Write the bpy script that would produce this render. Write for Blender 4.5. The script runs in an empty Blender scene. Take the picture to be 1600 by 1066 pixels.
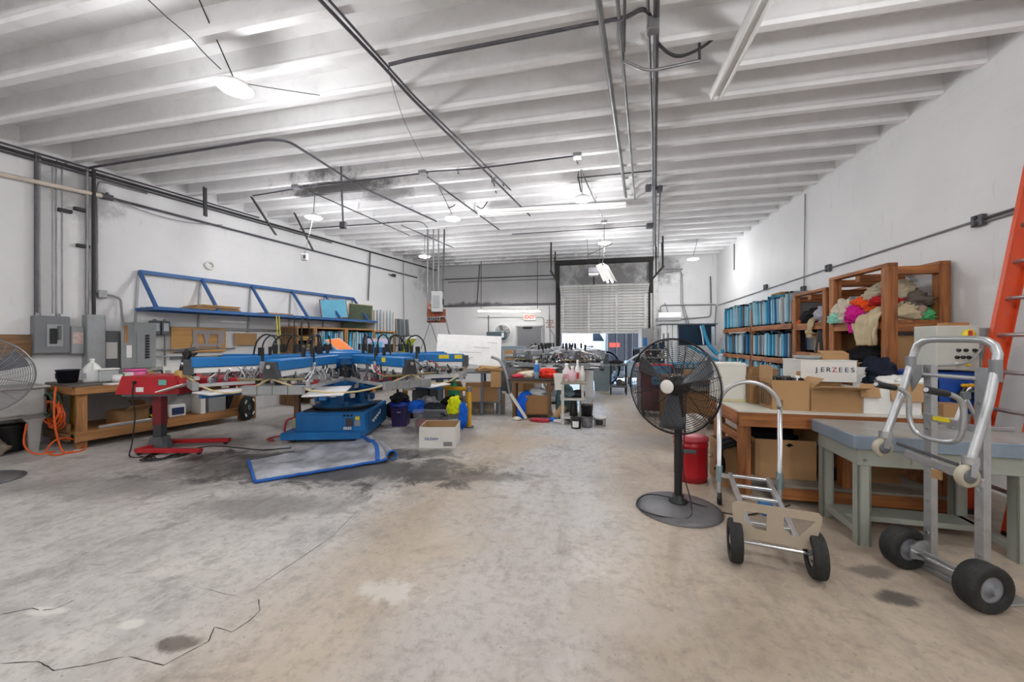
import bpy, bmesh, math, random
from mathutils import Vector, Matrix, noise
rnd = random.Random(7)
S = bpy.context.scene
COL = S.collection
# ------------------------------------------------------------------ camera, world, exposure
F_PX = 588.0                       # focal length for a 1600 px wide frame
TH = math.atan(130 / F_PX)         # yaw to the left of the aisle
SN, CS = math.sin(TH), math.cos(TH)
HC = 1.45                          # camera height
cam_d = bpy.data.cameras.new('camera')
cam_d.sensor_width = 36.0
cam_d.lens = F_PX * 36.0 / 1600.0
cam_d.clip_start = 0.05
cam_d.clip_end = 300
cam = bpy.data.objects.new('camera', cam_d)
COL.objects.link(cam)
cam.location = (0, 0, HC)
cam.rotation_euler = (math.pi / 2, 0, TH)
S.camera = cam
vs_ = S.view_settings
S.display_settings.display_device = 'sRGB'
vs_.view_transform = 'Standard'
vs_.look = 'None'
vs_.gamma = 1.0
vs_.use_curve_mapping = False
vs_.exposure = 0.74
wd = bpy.data.worlds.new('daylight')
S.world = wd
wd.use_nodes = True
wn = wd.node_tree
bgn = wn.nodes['Background']
sky = wn.nodes.new('ShaderNodeTexSky')
sky.sky_type = 'NISHITA'
sky.sun_disc = False
sky.sun_elevation = math.radians(52)
sky.sun_rotation = math.radians(150)
wn.links.new(sky.outputs[0], bgn.inputs[0])
bgn.inputs[1].default_value = 0.9
sun_d = bpy.data.lights.new('sun', 'SUN')
sun_d.energy = 5.0
sun_d.angle = math.radians(1.0)
sun = bpy.data.objects.new('sun', sun_d)
COL.objects.link(sun)
sun.rotation_euler = (math.radians(38), 0, math.radians(60))
LAMP_W = 31.0                      # watts of one hanging high-bay lamp
LAMP_COL = (0.975, 0.985, 1.0)

# ------------------------------------------------------------------ measured room (metres)
XR = 3.73                          # right wall
YB = 12.95                         # back wall
YF = -5.0                          # wall behind the camera
ZJ = 4.16                          # underside of the joists
ZC = 4.43                          # ceiling deck
LW0 = Vector((-7.855, 3.463))      # a point of the (skewed) left wall
LE = Vector((0.2168, 0.9762)).normalized()   # along the left wall, away from the camera
LN = Vector((LE.y, -LE.x))         # out of the left wall, into the room
RZL = math.atan2(LE.y, LE.x)
V0 = 533.0

def W(u, v, d):                    # a point at depth d seen at photo coordinate (u, v)
    lat = (u - 800) / F_PX * d
    return Vector((lat * CS - d * SN, lat * SN + d * CS, HC + (V0 - v) / F_PX * d))
def FP(u, v, z=0.0):               # where that line of sight meets a horizontal plane
    return W(u, v, F_PX * (z - HC) / (V0 - v))
def XP(u, v, x=XR):                # ... a plane parallel to the right wall
    t = (u - 800) / F_PX
    return W(u, v, x / (t * CS - SN))
def YP(u, v, y=YB):                # ... a plane parallel to the back wall
    t = (u - 800) / F_PX
    return W(u, v, y / (t * SN + CS))
def LP(u, v, off=0.0):             # ... a plane parallel to the left wall, off metres in front of it
    a = W(u, v, 1.0)
    dx, dy = a.x, a.y
    o = LW0 + LN * off
    t = (o.x * LN.x + o.y * LN.y) / (dx * LN.x + dy * LN.y)
    return W(u, v, t)
def lloc(p):                       # world point -> (along, in front of, up) of the left wall
    q = Vector((p.x, p.y)) - LW0
    return q.dot(LE), q.dot(LN), p.z
def lw(a, n, z=0.0):               # the reverse
    q = LW0 + LE * a + LN * n
    return Vector((q.x, q.y, z))
def dep(p):
    return -p.x * SN + p.y * CS
# ------------------------------------------------------------------ mesh builder
def V3(p):
    return p if isinstance(p, Vector) else Vector(p)
class MB:
    def __init__(s):
        s.v, s.f, s.sm, s.mi, s.m = [], [], [], [], 0
        s.T = None
    def add(s, vs, fs, smooth=False):
        n = len(s.v)
        if s.T is not None:
            vs = [s.T @ V3(p) for p in vs]
        s.v.extend([tuple(p) for p in vs])
        for f in fs:
            s.f.append([i + n for i in f]); s.sm.append(smooth); s.mi.append(s.m)
        return s
    def box(s, c, d, rz=0.0, ch=0.0, R=None):
        hx, hy, hz = d[0] / 2, d[1] / 2, d[2] / 2
        c = V3(c)
        if R is None:
            R = Matrix.Rotation(rz, 3, 'Z') if rz else None
        if ch <= 0 or ch > min(hx, hy, hz) * .95:
            vs = [Vector((x, y, z)) for x in (-hx, hx) for y in (-hy, hy) for z in (-hz, hz)]
            fs = [(0, 1, 3, 2), (4, 6, 7, 5), (0, 4, 5, 1), (2, 3, 7, 6), (0, 2, 6, 4), (1, 5, 7, 3)]
        else:
            vs, ix = [], {}
            for x in (-1, 1):
                for y in (-1, 1):
                    for z in (-1, 1):
                        for a in range(3):
                            h = [hx - ch, hy - ch, hz - ch]
                            h[a] += ch
                            ix[(x, y, z, a)] = len(vs)
                            vs.append(Vector((x * h[0], y * h[1], z * h[2])))
            fs = []
            q = ((-1, -1), (-1, 1), (1, 1), (1, -1))
            for sg in (-1, 1):
                fs.append([ix[(sg, a, b, 0)] for a, b in q])
                fs.append([ix[(a, sg, b, 1)] for a, b in q])
                fs.append([ix[(a, b, sg, 2)] for a, b in q])
            for a in (-1, 1):
                for b in (-1, 1):
                    fs.append([ix[(-1, a, b, 1)], ix[(1, a, b, 1)], ix[(1, a, b, 2)], ix[(-1, a, b, 2)]])
                    fs.append([ix[(a, -1, b, 0)], ix[(a, 1, b, 0)], ix[(a, 1, b, 2)], ix[(a, -1, b, 2)]])
                    fs.append([ix[(a, b, -1, 0)], ix[(a, b, 1, 0)], ix[(a, b, 1, 1)], ix[(a, b, -1, 1)]])
                    for e in (-1, 1):
                        fs.append([ix[(a, b, e, 0)], ix[(a, b, e, 1)], ix[(a, b, e, 2)]])
        vs = [(R @ p if R is not None else p) + c for p in vs]
        return s.add(vs, fs)
    def bb(s, x0, x1, y0, y1, z0, z1, ch=0.0):
        return s.box(((x0 + x1) / 2, (y0 + y1) / 2, (z0 + z1) / 2), (abs(x1 - x0), abs(y1 - y0), abs(z1 - z0)), ch=ch)
    def beam(s, p0, p1, w, h, up=(0, 0, 1), ch=0.0):    # w across, h along up
        p0, p1 = V3(p0), V3(p1)
        x = (p1 - p0)
        L = x.length
        x = x.normalized()
        up = V3(up)
        y = up.cross(x)
        if y.length < 1e-4:
            y = Vector((1, 0, 0)).cross(x)
            if y.length < 1e-4:
                y = Vector((0, 1, 0))
        y.normalize()
        z = x.cross(y)
        R = Matrix((x, y, z)).transposed()
        return s.box((p0 + p1) / 2, (L, w, h), R=R, ch=ch)
    def tube(s, pts, r, n=6, closed=False):
        pts = [V3(p) for p in pts]
        N = len(pts)
        rs = r if isinstance(r, (list, tuple)) else [r] * N
        vs, fs = [], []
        up = None
        for i, p in enumerate(pts):
            a = pts[(i - 1) % N] if (closed or i > 0) else p
            b = pts[(i + 1) % N] if (closed or i < N - 1) else p
            t = (b - a)
            t = t.normalized() if t.length > 1e-9 else Vector((0, 0, 1))
            if up is None:
                up = Vector((0, 0, 1)) if abs(t.z) < .9 else Vector((1, 0, 0))
            y = t.cross(up)
            if y.length < 1e-5:
                y = t.orthogonal()
            y.normalize()
            up = y.cross(t).normalized()
            for k in range(n):
                an = 2 * math.pi * k / n
                vs.append(p + (y * math.cos(an) + up * math.sin(an)) * rs[i])
        for i in range(N if closed else N - 1):
            j = (i + 1) % N
            for k in range(n):
                k2 = (k + 1) % n
                fs.append((i * n + k, i * n + k2, j * n + k2, j * n + k))
        s.add(vs, fs, n > 4)
        if not closed:
            s.add(vs[:n], [tuple(range(n - 1, -1, -1))])
            s.add(vs[-n:], [tuple(range(n))])
        return s
    def cyl(s, p0, p1, r0, r1=None, n=14):
        r1 = r0 if r1 is None else r1
        p0, p1 = V3(p0), V3(p1)
        return s.lathe([(0, 0), (r0, 0), (r1, (p1 - p0).length), (0, (p1 - p0).length)], p0, p1 - p0, n, sharp=True)
    def lathe(s, prof, c, axis=(0, 0, 1), n=20, sharp=False):
        c = V3(c)
        ax = V3(axis).normalized()
        Q = Vector((0, 0, 1)).rotation_difference(ax).to_matrix()
        if sharp:      # split every profile segment so that edges stay crisp
            for a, b in zip(prof[:-1], prof[1:]):
                s._ring([a, b], c, Q, n)
            return s
        s._ring(prof, c, Q, n)
        return s
    def _ring(s, prof, c, Q, n):
        vs, fs, rows = [], [], []
        for r, z in prof:
            if r < 1e-6:
                rows.append([len(vs)] * n)
                vs.append(c + Q @ Vector((0, 0, z)))
            else:
                rows.append(list(range(len(vs), len(vs) + n)))
                for k in range(n):
                    a = 2 * math.pi * k / n
                    vs.append(c + Q @ Vector((r * math.cos(a), r * math.sin(a), z)))
        for a, b in zip(rows[:-1], rows[1:]):
            for k in range(n):
                k2 = (k + 1) % n
                f = []
                for i in (a[k], a[k2], b[k2], b[k]):
                    if i not in f:
                        f.append(i)
                if len(f) > 2:
                    fs.append(f)
        s.add(vs, fs, True)
    def torus(s, c, R, r, axis=(0, 0, 1), n=28, m=6):
        c = V3(c)
        Q = Vector((0, 0, 1)).rotation_difference(V3(axis).normalized()).to_matrix()
        pts = [c + Q @ Vector((R * math.cos(2 * math.pi * k / n), R * math.sin(2 * math.pi * k / n), 0)) for k in range(n)]
        return s.tube(pts, r, m, closed=True)
    def prism(s, poly, fn, t0, t1):      # poly in 2-D, fn(a, b, t) -> point
        n = len(poly)
        vs = [V3(fn(a, b, t0)) for a, b in poly] + [V3(fn(a, b, t1)) for a, b in poly]
        fs = [tuple(range(n - 1, -1, -1)), tuple(range(n, 2 * n))]
        fs += [(i, (i + 1) % n, n + (i + 1) % n, n + i) for i in range(n)]
        return s.add(vs, fs)
    def sheet(s, fn, nu, nv, smooth=True, th=0.0):
        vs = [V3(fn(i / nu, j / nv)) for j in range(nv + 1) for i in range(nu + 1)]
        w = nu + 1
        fs = [(j * w + i, j * w + i + 1, (j + 1) * w + i + 1, (j + 1) * w + i) for j in range(nv) for i in range(nu)]
        if th:
            n0 = len(vs)
            vs += [p - Vector((0, 0, th)) for p in vs]
            fs += [tuple(n0 + k for k in reversed(f)) for f in fs[:]]
            rim = [i for i in range(w)] + [j * w + nu for j in range(1, nv + 1)] + [nv * w + i for i in range(nu - 1, -1, -1)] + [j * w for j in range(nv - 1, 0, -1)]
            for a, b in zip(rim, rim[1:] + rim[:1]):
                fs.append((a, b, n0 + b, n0 + a))
        return s.add(vs, fs, smooth)
    def blob(s, c, d, seed=0, amp=.25, fr=2.5, nu=22, nv=12, flat=True, ridge=.5, rz=0.0):
        c = V3(c)
        o = Vector((seed * 7.3, seed * 3.1, seed * 1.7))
        R = Matrix.Rotation(rz, 3, 'Z')
        vs, fs = [], []
        for j in range(nv + 1):
            ph = math.pi * j / nv
            for i in range(nu):
                a = 2 * math.pi * i / nu
                p = Vector((math.sin(ph) * math.cos(a), math.sin(ph) * math.sin(a), math.cos(ph)))
                w = noise.fractal(p * fr * .5 + o, 1.0, 2.0, 3)
                q = Vector((p.x * 1.0, p.y * 2.2, p.z * 1.4)) * fr + o
                rg = 1 - abs(noise.noise(q)) * 2
                r2 = 1 - abs(noise.noise(Vector((p.x * 1.3, p.y * 2.8, p.z * 3.0)) * fr * 1.9 + o)) * 2
                k = 1 + amp * w + amp * ridge * (rg - .5) + amp * ridge * .38 * (r2 - .5)
                p = Vector((p.x * d[0] / 2, p.y * d[1] / 2, p.z * d[2] / 2)) * k
                if flat and p.z < -d[2] * .28:
                    p.z = -d[2] * .28
                vs.append(R @ p + c)
        for j in range(nv):
            for i in range(nu):
                i2 = (i + 1) % nu
                fs.append((j * nu + i, j * nu + i2, (j + 1) * nu + i2, (j + 1) * nu + i))
        return s.add(vs, fs, True)
    def build(s, name, mats, parent=None, loc=None, rz=0.0, bevel=0.0, norm=True):
        if s.v and norm:
            pass
        me = bpy.data.meshes.new(name)
        me.from_pydata(s.v, [], s.f)
        mats = mats if isinstance(mats, (list, tuple)) else [mats]
        for m in mats:
            me.materials.append(m)
        me.polygons.foreach_set('use_smooth', s.sm)
        if len(mats) > 1:
            me.polygons.foreach_set('material_index', s.mi)
        if norm:
            bm = bmesh.new()
            bm.from_mesh(me)
            bmesh.ops.remove_doubles(bm, verts=bm.verts[:], dist=1e-5) if False else None
            bmesh.ops.recalc_face_normals(bm, faces=bm.faces[:])
            bm.to_mesh(me)
            bm.free()
        me.update()
        o = bpy.data.objects.new(name, me)
        COL.objects.link(o)
        if parent is not None:
            o.parent = parent
        if loc is not None:
            o.location = loc
        if rz:
            o.rotation_euler = (0, 0, rz)
        if bevel:
            b = o.modifiers.new('edge', 'BEVEL')
            b.width = bevel
            b.segments = 2
            b.limit_method = 'ANGLE'
        return o
def tag(o, label, cat, group=None, kind=None):
    if label: o['label'] = label
    if cat: o['category'] = cat
    if group: o['group'] = group
    if kind: o['kind'] = kind
    return o
def thing(name, label, cat, loc=(0, 0, 0), rz=0.0, group=None):
    o = bpy.data.objects.new(name, None)
    o.empty_display_size = .1
    COL.objects.link(o)
    o.location = loc
    o.rotation_euler = (0, 0, rz)
    return tag(o, label, cat, group)
def struct(o):
    o['kind'] = 'structure'
    return o
KIDS = {}
def kids(o):
    return [x for x in COL.objects if x.parent is o]
def dup(o, loc=None, rz=None, label=None, parent=None):
    c = o.copy()
    COL.objects.link(c)
    if parent is not None: c.parent = parent
    if loc is not None: c.location = loc
    if rz is not None: c.rotation_euler = (0, 0, rz)
    if label: c['label'] = label
    for k in list(o.children):
        dup(k, parent=c)
    return c
def recol(o, mat):                 # the same mesh in another material (object-level slot)
    o.material_slots[0].link = 'OBJECT'
    o.material_slots[0].material = mat
def arc(c, r, a0, a1, n, ax=(1, 0, 0), ay=(0, 0, 1)):
    c, ax, ay = V3(c), V3(ax), V3(ay)
    return [c + ax * (r * math.cos(math.radians(a0 + (a1 - a0) * i / n))) + ay * (r * math.sin(math.radians(a0 + (a1 - a0) * i / n))) for i in range(n + 1)]
def bend(pts, r=.12, n=4):         # polyline with rounded corners
    pts = [V3(p) for p in pts]
    out = [pts[0]]
    for a, b, c in zip(pts[:-2], pts[1:-1], pts[2:]):
        k = min(r, (a - b).length * .45, (c - b).length * .45)
        p, q = b + (a - b).normalized() * k, b + (c - b).normalized() * k
        for i in range(n + 1):
            t = i / n
            out.append(p * (1 - t) ** 2 + b * (2 * t * (1 - t)) + q * t ** 2)
    out.append(pts[-1])
    return out
def sag(p0, p1, dz, n=10):
    p0, p1 = V3(p0), V3(p1)
    return [p0.lerp(p1, i / n) - Vector((0, 0, dz * 4 * (i / n) * (1 - i / n))) for i in range(n + 1)]
def smoothpts(pts, k=4):           # Catmull-Rom through the points
    pts = [V3(p) for p in pts]
    out = []
    for i in range(len(pts) - 1):
        p0, p1, p2, p3 = pts[max(0, i - 1)], pts[i], pts[i + 1], pts[min(len(pts) - 1, i + 2)]
        for j in range(k):
            t = j / k
            out.append(.5 * ((2 * p1) + (p2 - p0) * t + (2 * p0 - 5 * p1 + 4 * p2 - p3) * t * t + (3 * p1 - p0 - 3 * p2 + p3) * t ** 3))
    out.append(pts[-1])
    return out
# ------------------------------------------------------------------ materials
def lin(h):
    if isinstance(h, str):
        h = h.lstrip('#')
        c = [int(h[i:i + 2], 16) / 255 for i in (0, 2, 4)]
        return [x / 12.92 if x <= .04045 else ((x + .055) / 1.055) ** 2.4 for x in c]
    return list(h)
MATS = {}
def nt(name):
    m = bpy.data.materials.new(name)
    m.use_nodes = True
    t = m.node_tree
    return m, t, t.nodes['Principled BSDF'], t.nodes, t.links
def ramp(N, pts):
    r = N.new('ShaderNodeValToRGB')
    e = r.color_ramp.elements
    while len(e) < len(pts):
        e.new(.5)
    for x, (p, c) in zip(e, pts):
        x.position = p
        x.color = (c, c, c, 1) if isinstance(c, (int, float)) else (*lin(c), 1)
    return r
def M(name, col, rough=.5, metal=0.0, var=.12, sc=4.0, dirt=0.0, dcol='#3a342e', bump=0.0, bs=60.0, spec=.5, stretch=None, alpha=1.0):
    if name in MATS:
        return MATS[name]
    m, t, b, N, L = nt(name)
    c = lin(col)
    tc = N.new('ShaderNodeTexCoord')
    vec = tc.outputs['Object']
    if stretch:
        mp = N.new('ShaderNodeMapping')
        mp.inputs['Scale'].default_value = stretch
        L.new(vec, mp.inputs['Vector'])
        vec = mp.outputs[0]
    nz = N.new('ShaderNodeTexNoise')
    nz.inputs['Scale'].default_value = sc
    nz.inputs['Detail'].default_value = 5
    L.new(vec, nz.inputs['Vector'])
    rp = ramp(N, [(.3, [x * (1 - var) for x in c]), (.7, [min(1, x * (1 + var)) for x in c])])
    L.new(nz.outputs[0], rp.inputs[0])
    out = rp.outputs[0]
    if dirt > 0:
        n2 = N.new('ShaderNodeTexNoise')
        n2.inputs['Scale'].default_value = sc * 2.3
        n2.inputs['Detail'].default_value = 8
        n2.inputs['Roughness'].default_value = .7
        L.new(vec, n2.inputs['Vector'])
        r2 = ramp(N, [(.5, 0), (.72, 1)])
        L.new(n2.outputs[0], r2.inputs[0])
        mm = N.new('ShaderNodeMath'); mm.operation = 'MULTIPLY'
        mm.inputs[1].default_value = dirt
        L.new(r2.outputs[0], mm.inputs[0])
        mx = N.new('ShaderNodeMix'); mx.data_type = 'RGBA'
        mx.inputs[7].default_value = (*lin(dcol), 1)
        L.new(mm.outputs[0], mx.inputs[0]); L.new(out, mx.inputs[6])
        out = mx.outputs[2]
    L.new(out, b.inputs['Base Color'])
    b.inputs['Roughness'].default_value = rough
    b.inputs['Metallic'].default_value = metal
    b.inputs['Specular IOR Level'].default_value = spec
    if alpha < 1:
        b.inputs['Alpha'].default_value = alpha
    if bump > 0:
        n3 = N.new('ShaderNodeTexNoise')
        n3.inputs['Scale'].default_value = bs
        n3.inputs['Detail'].default_value = 4
        L.new(vec, n3.inputs['Vector'])
        bp = N.new('ShaderNodeBump')
        bp.inputs['Strength'].default_value = bump
        bp.inputs['Distance'].default_value = .01
        L.new(n3.outputs[0], bp.inputs['Height'])
        L.new(bp.outputs[0], b.inputs['Normal'])
    MATS[name] = m
    return m
def wood(name, a, b_, axis='x', rough=.6, dirt=.25):
    k = {'x': (1.2, 14, 14), 'y': (14, 1.2, 14), 'z': (14, 14, 1.2)}[axis]
    nm = name + ' ' + axis
    if nm in MATS:
        return MATS[nm]
    m, t, b, N, L = nt(nm)
    tc = N.new('ShaderNodeTexCoord')
    mp = N.new('ShaderNodeMapping')
    mp.inputs['Scale'].default_value = k
    L.new(tc.outputs['Object'], mp.inputs['Vector'])
    nz = N.new('ShaderNodeTexNoise')
    nz.inputs['Scale'].default_value = 1.6
    nz.inputs['Detail'].default_value = 7
    nz.inputs['Distortion'].default_value = .6
    L.new(mp.outputs[0], nz.inputs['Vector'])
    rp = ramp(N, [(.3, b_), (.62, a)])
    L.new(nz.outputs[0], rp.inputs[0])
    n2 = N.new('ShaderNodeTexNoise')
    n2.inputs['Scale'].default_value = 2.2
    n2.inputs['Detail'].default_value = 6
    L.new(tc.outputs['Object'], n2.inputs['Vector'])
    r2 = ramp(N, [(.45, 0), (.75, dirt)])
    L.new(n2.outputs[0], r2.inputs[0])
    mx = N.new('ShaderNodeMix'); mx.data_type = 'RGBA'
    mx.inputs[7].default_value = (*lin('#2a1d13'), 1)
    L.new(r2.outputs[0], mx.inputs[0]); L.new(rp.outputs[0], mx.inputs[6])
    L.new(mx.outputs[2], b.inputs['Base Color'])
    b.inputs['Roughness'].default_value = rough
    bp = N.new('ShaderNodeBump'); bp.inputs['Strength'].default_value = .15; bp.inputs['Distance'].default_value = .004
    L.new(nz.outputs[0], bp.inputs['Height']); L.new(bp.outputs[0], b.inputs['Normal'])
    MATS[nm] = m
    return m
def emit(name, col, st):
    m, t, b, N, L = nt(name)
    b.inputs['Base Color'].default_value = (*lin(col), 1)
    b.inputs['Emission Color'].default_value = (*lin(col), 1)
    b.inputs['Emission Strength'].default_value = st
    MATS[name] = m
    return m
def clear(name, col, rough=.08, alpha=.3):        # thin clear or frosted plastic: part glossy film, part see-through
    m, t, b, N, L = nt(name)
    b.inputs['Base Color'].default_value = (*lin(col), 1)
    b.inputs['Roughness'].default_value = rough
    b.inputs['Alpha'].default_value = alpha
    MATS[name] = m
    return m
def text(s, name, mat, size, loc, rot, parent=None, ext=.0008, sx=1.0, bold=0.0):
    cu = bpy.data.curves.new(name, 'FONT')
    cu.body = s
    cu.size = size
    cu.extrude = ext
    cu.offset = bold
    cu.align_x = 'CENTER'
    cu.align_y = 'CENTER'
    tmp = bpy.data.objects.new('tmp', cu)
    me = bpy.data.meshes.new_from_object(tmp)
    bpy.data.objects.remove(tmp)
    me.materials.clear()
    me.materials.append(mat)
    o = bpy.data.objects.new(name, me)
    COL.objects.link(o)
    if parent is not None: o.parent = parent
    o.location = loc
    o.rotation_euler = rot
    o.scale = (sx, 1, 1)
    return o
# ------------------------------------------------------------------ room materials
def wall_mat(name, col, dirt):
    m, t, b, N, L = nt(name)
    tc = N.new('ShaderNodeTexCoord')
    n1 = N.new('ShaderNodeTexNoise'); n1.inputs['Scale'].default_value = .9; n1.inputs['Detail'].default_value = 6
    L.new(tc.outputs['Object'], n1.inputs['Vector'])
    c = lin(col)
    r1 = ramp(N, [(.3, [x * .9 for x in c]), (.65, c)])
    L.new(n1.outputs[0], r1.inputs[0])
    mp = N.new('ShaderNodeMapping'); mp.inputs['Scale'].default_value = (5.0, 5.0, .8)
    L.new(tc.outputs['Object'], mp.inputs['Vector'])
    n2 = N.new('ShaderNodeTexNoise'); n2.inputs['Scale'].default_value = 2.0; n2.inputs['Detail'].default_value = 9; n2.inputs['Roughness'].default_value = .7
    L.new(mp.outputs[0], n2.inputs['Vector'])
    r2 = ramp(N, [(.6, 0), (.85, dirt)])
    L.new(n2.outputs[0], r2.inputs[0])
    mx = N.new('ShaderNodeMix'); mx.data_type = 'RGBA'
    mx.inputs[7].default_value = (*lin('#6a6763'), 1)
    L.new(r2.outputs[0], mx.inputs[0]); L.new(r1.outputs[0], mx.inputs[6])
    L.new(mx.outputs[2], b.inputs['Base Color'])
    b.inputs['Roughness'].default_value = .55
    b.inputs['Specular IOR Level'].default_value = .3
    # painted block coursing as shallow relief
    sep = N.new('ShaderNodeSeparateXYZ'); L.new(tc.outputs['Object'], sep.inputs[0])
    ad = N.new('ShaderNodeMath'); L.new(sep.outputs[0], ad.inputs[0]); L.new(sep.outputs[1], ad.inputs[1])
    cb = N.new('ShaderNodeCombineXYZ'); L.new(ad.outputs[0], cb.inputs[0]); L.new(sep.outputs[2], cb.inputs[1])
    bk = N.new('ShaderNodeTexBrick')
    bk.inputs['Scale'].default_value = 1.0
    bk.inputs['Brick Width'].default_value = .4; bk.inputs['Row Height'].default_value = .2
    bk.inputs['Mortar Size'].default_value = .006; bk.inputs['Mortar Smooth'].default_value = .6
    L.new(cb.outputs[0], bk.inputs['Vector'])
    bp = N.new('ShaderNodeBump'); bp.invert = True
    bp.inputs['Strength'].default_value = .25; bp.inputs['Distance'].default_value = .004
    L.new(bk.outputs['Fac'], bp.inputs['Height'])
    n3 = N.new('ShaderNodeTexNoise'); n3.inputs['Scale'].default_value = 45
    L.new(tc.outputs['Object'], n3.inputs['Vector'])
    b2 = N.new('ShaderNodeBump'); b2.inputs['Strength'].default_value = .12; b2.inputs['Distance'].default_value = .003
    L.new(n3.outputs[0], b2.inputs['Height']); L.new(bp.outputs[0], b2.inputs['Normal']); L.new(b2.outputs[0], b.inputs['Normal'])
    MATS[name] = m
    return m
m_wall = wall_mat('painted block wall', '#e2e1e1', .4)
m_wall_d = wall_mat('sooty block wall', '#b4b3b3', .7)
m_ceil = M('painted joist', '#f0efef', .6, var=.05, sc=2, dirt=.12, dcol='#77726e')
def soot(mat, spots, col='#3f3c3a'):
    t = mat.node_tree; N, L = t.nodes, t.links; b = N['Principled BSDF']
    tc = N.new('ShaderNodeTexCoord')
    nz = N.new('ShaderNodeTexNoise'); nz.inputs['Scale'].default_value = 3.5; nz.inputs['Detail'].default_value = 8; nz.inputs['Roughness'].default_value = .7
    L.new(tc.outputs['Object'], nz.inputs['Vector'])
    out = b.inputs['Base Color'].links[0].from_socket
    for p, s, k in spots:
        mp = N.new('ShaderNodeMapping'); mp.vector_type = 'TEXTURE'
        mp.inputs['Location'].default_value = p; mp.inputs['Scale'].default_value = s
        L.new(tc.outputs['Object'], mp.inputs['Vector'])
        ln = N.new('ShaderNodeVectorMath'); ln.operation = 'LENGTH'; L.new(mp.outputs[0], ln.inputs[0])
        ad = N.new('ShaderNodeMath'); ad.operation = 'MULTIPLY_ADD'; L.new(nz.outputs[0], ad.inputs[0]); ad.inputs[1].default_value = 2.0
        L.new(ln.outputs['Value'], ad.inputs[2])
        mr = N.new('ShaderNodeMapRange'); mr.interpolation_type = 'SMOOTHSTEP'; L.new(ad.outputs[0], mr.inputs[0])
        mr.inputs[1].default_value = 1.95; mr.inputs[2].default_value = 1.35; mr.inputs[4].default_value = k
        mx = N.new('ShaderNodeMix'); mx.data_type = 'RGBA'; mx.inputs[7].default_value = (*lin(col), 1)
        L.new(mr.outputs[0], mx.inputs[0]); L.new(out, mx.inputs[6]); out = mx.outputs[2]
    L.new(out, b.inputs['Base Color'])
soot(m_ceil, [(tuple(FP(530, 288, 4.25)), (1.5, .55, .6), .8), (tuple(FP(600, 300, 4.25)), (.8, .4, .6), .5), (tuple(LW0 + LE * 8.5) + (4.2,), (2.2, 2.0, .8), .5), ((-1.4, YB - .3, 4.2), (2.6, 1.0, .6), .4)])
m_deck = M('painted deck', '#e8e7e7', .7, var=.06, sc=1.5, dirt=.15, dcol='#77726e')
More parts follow.
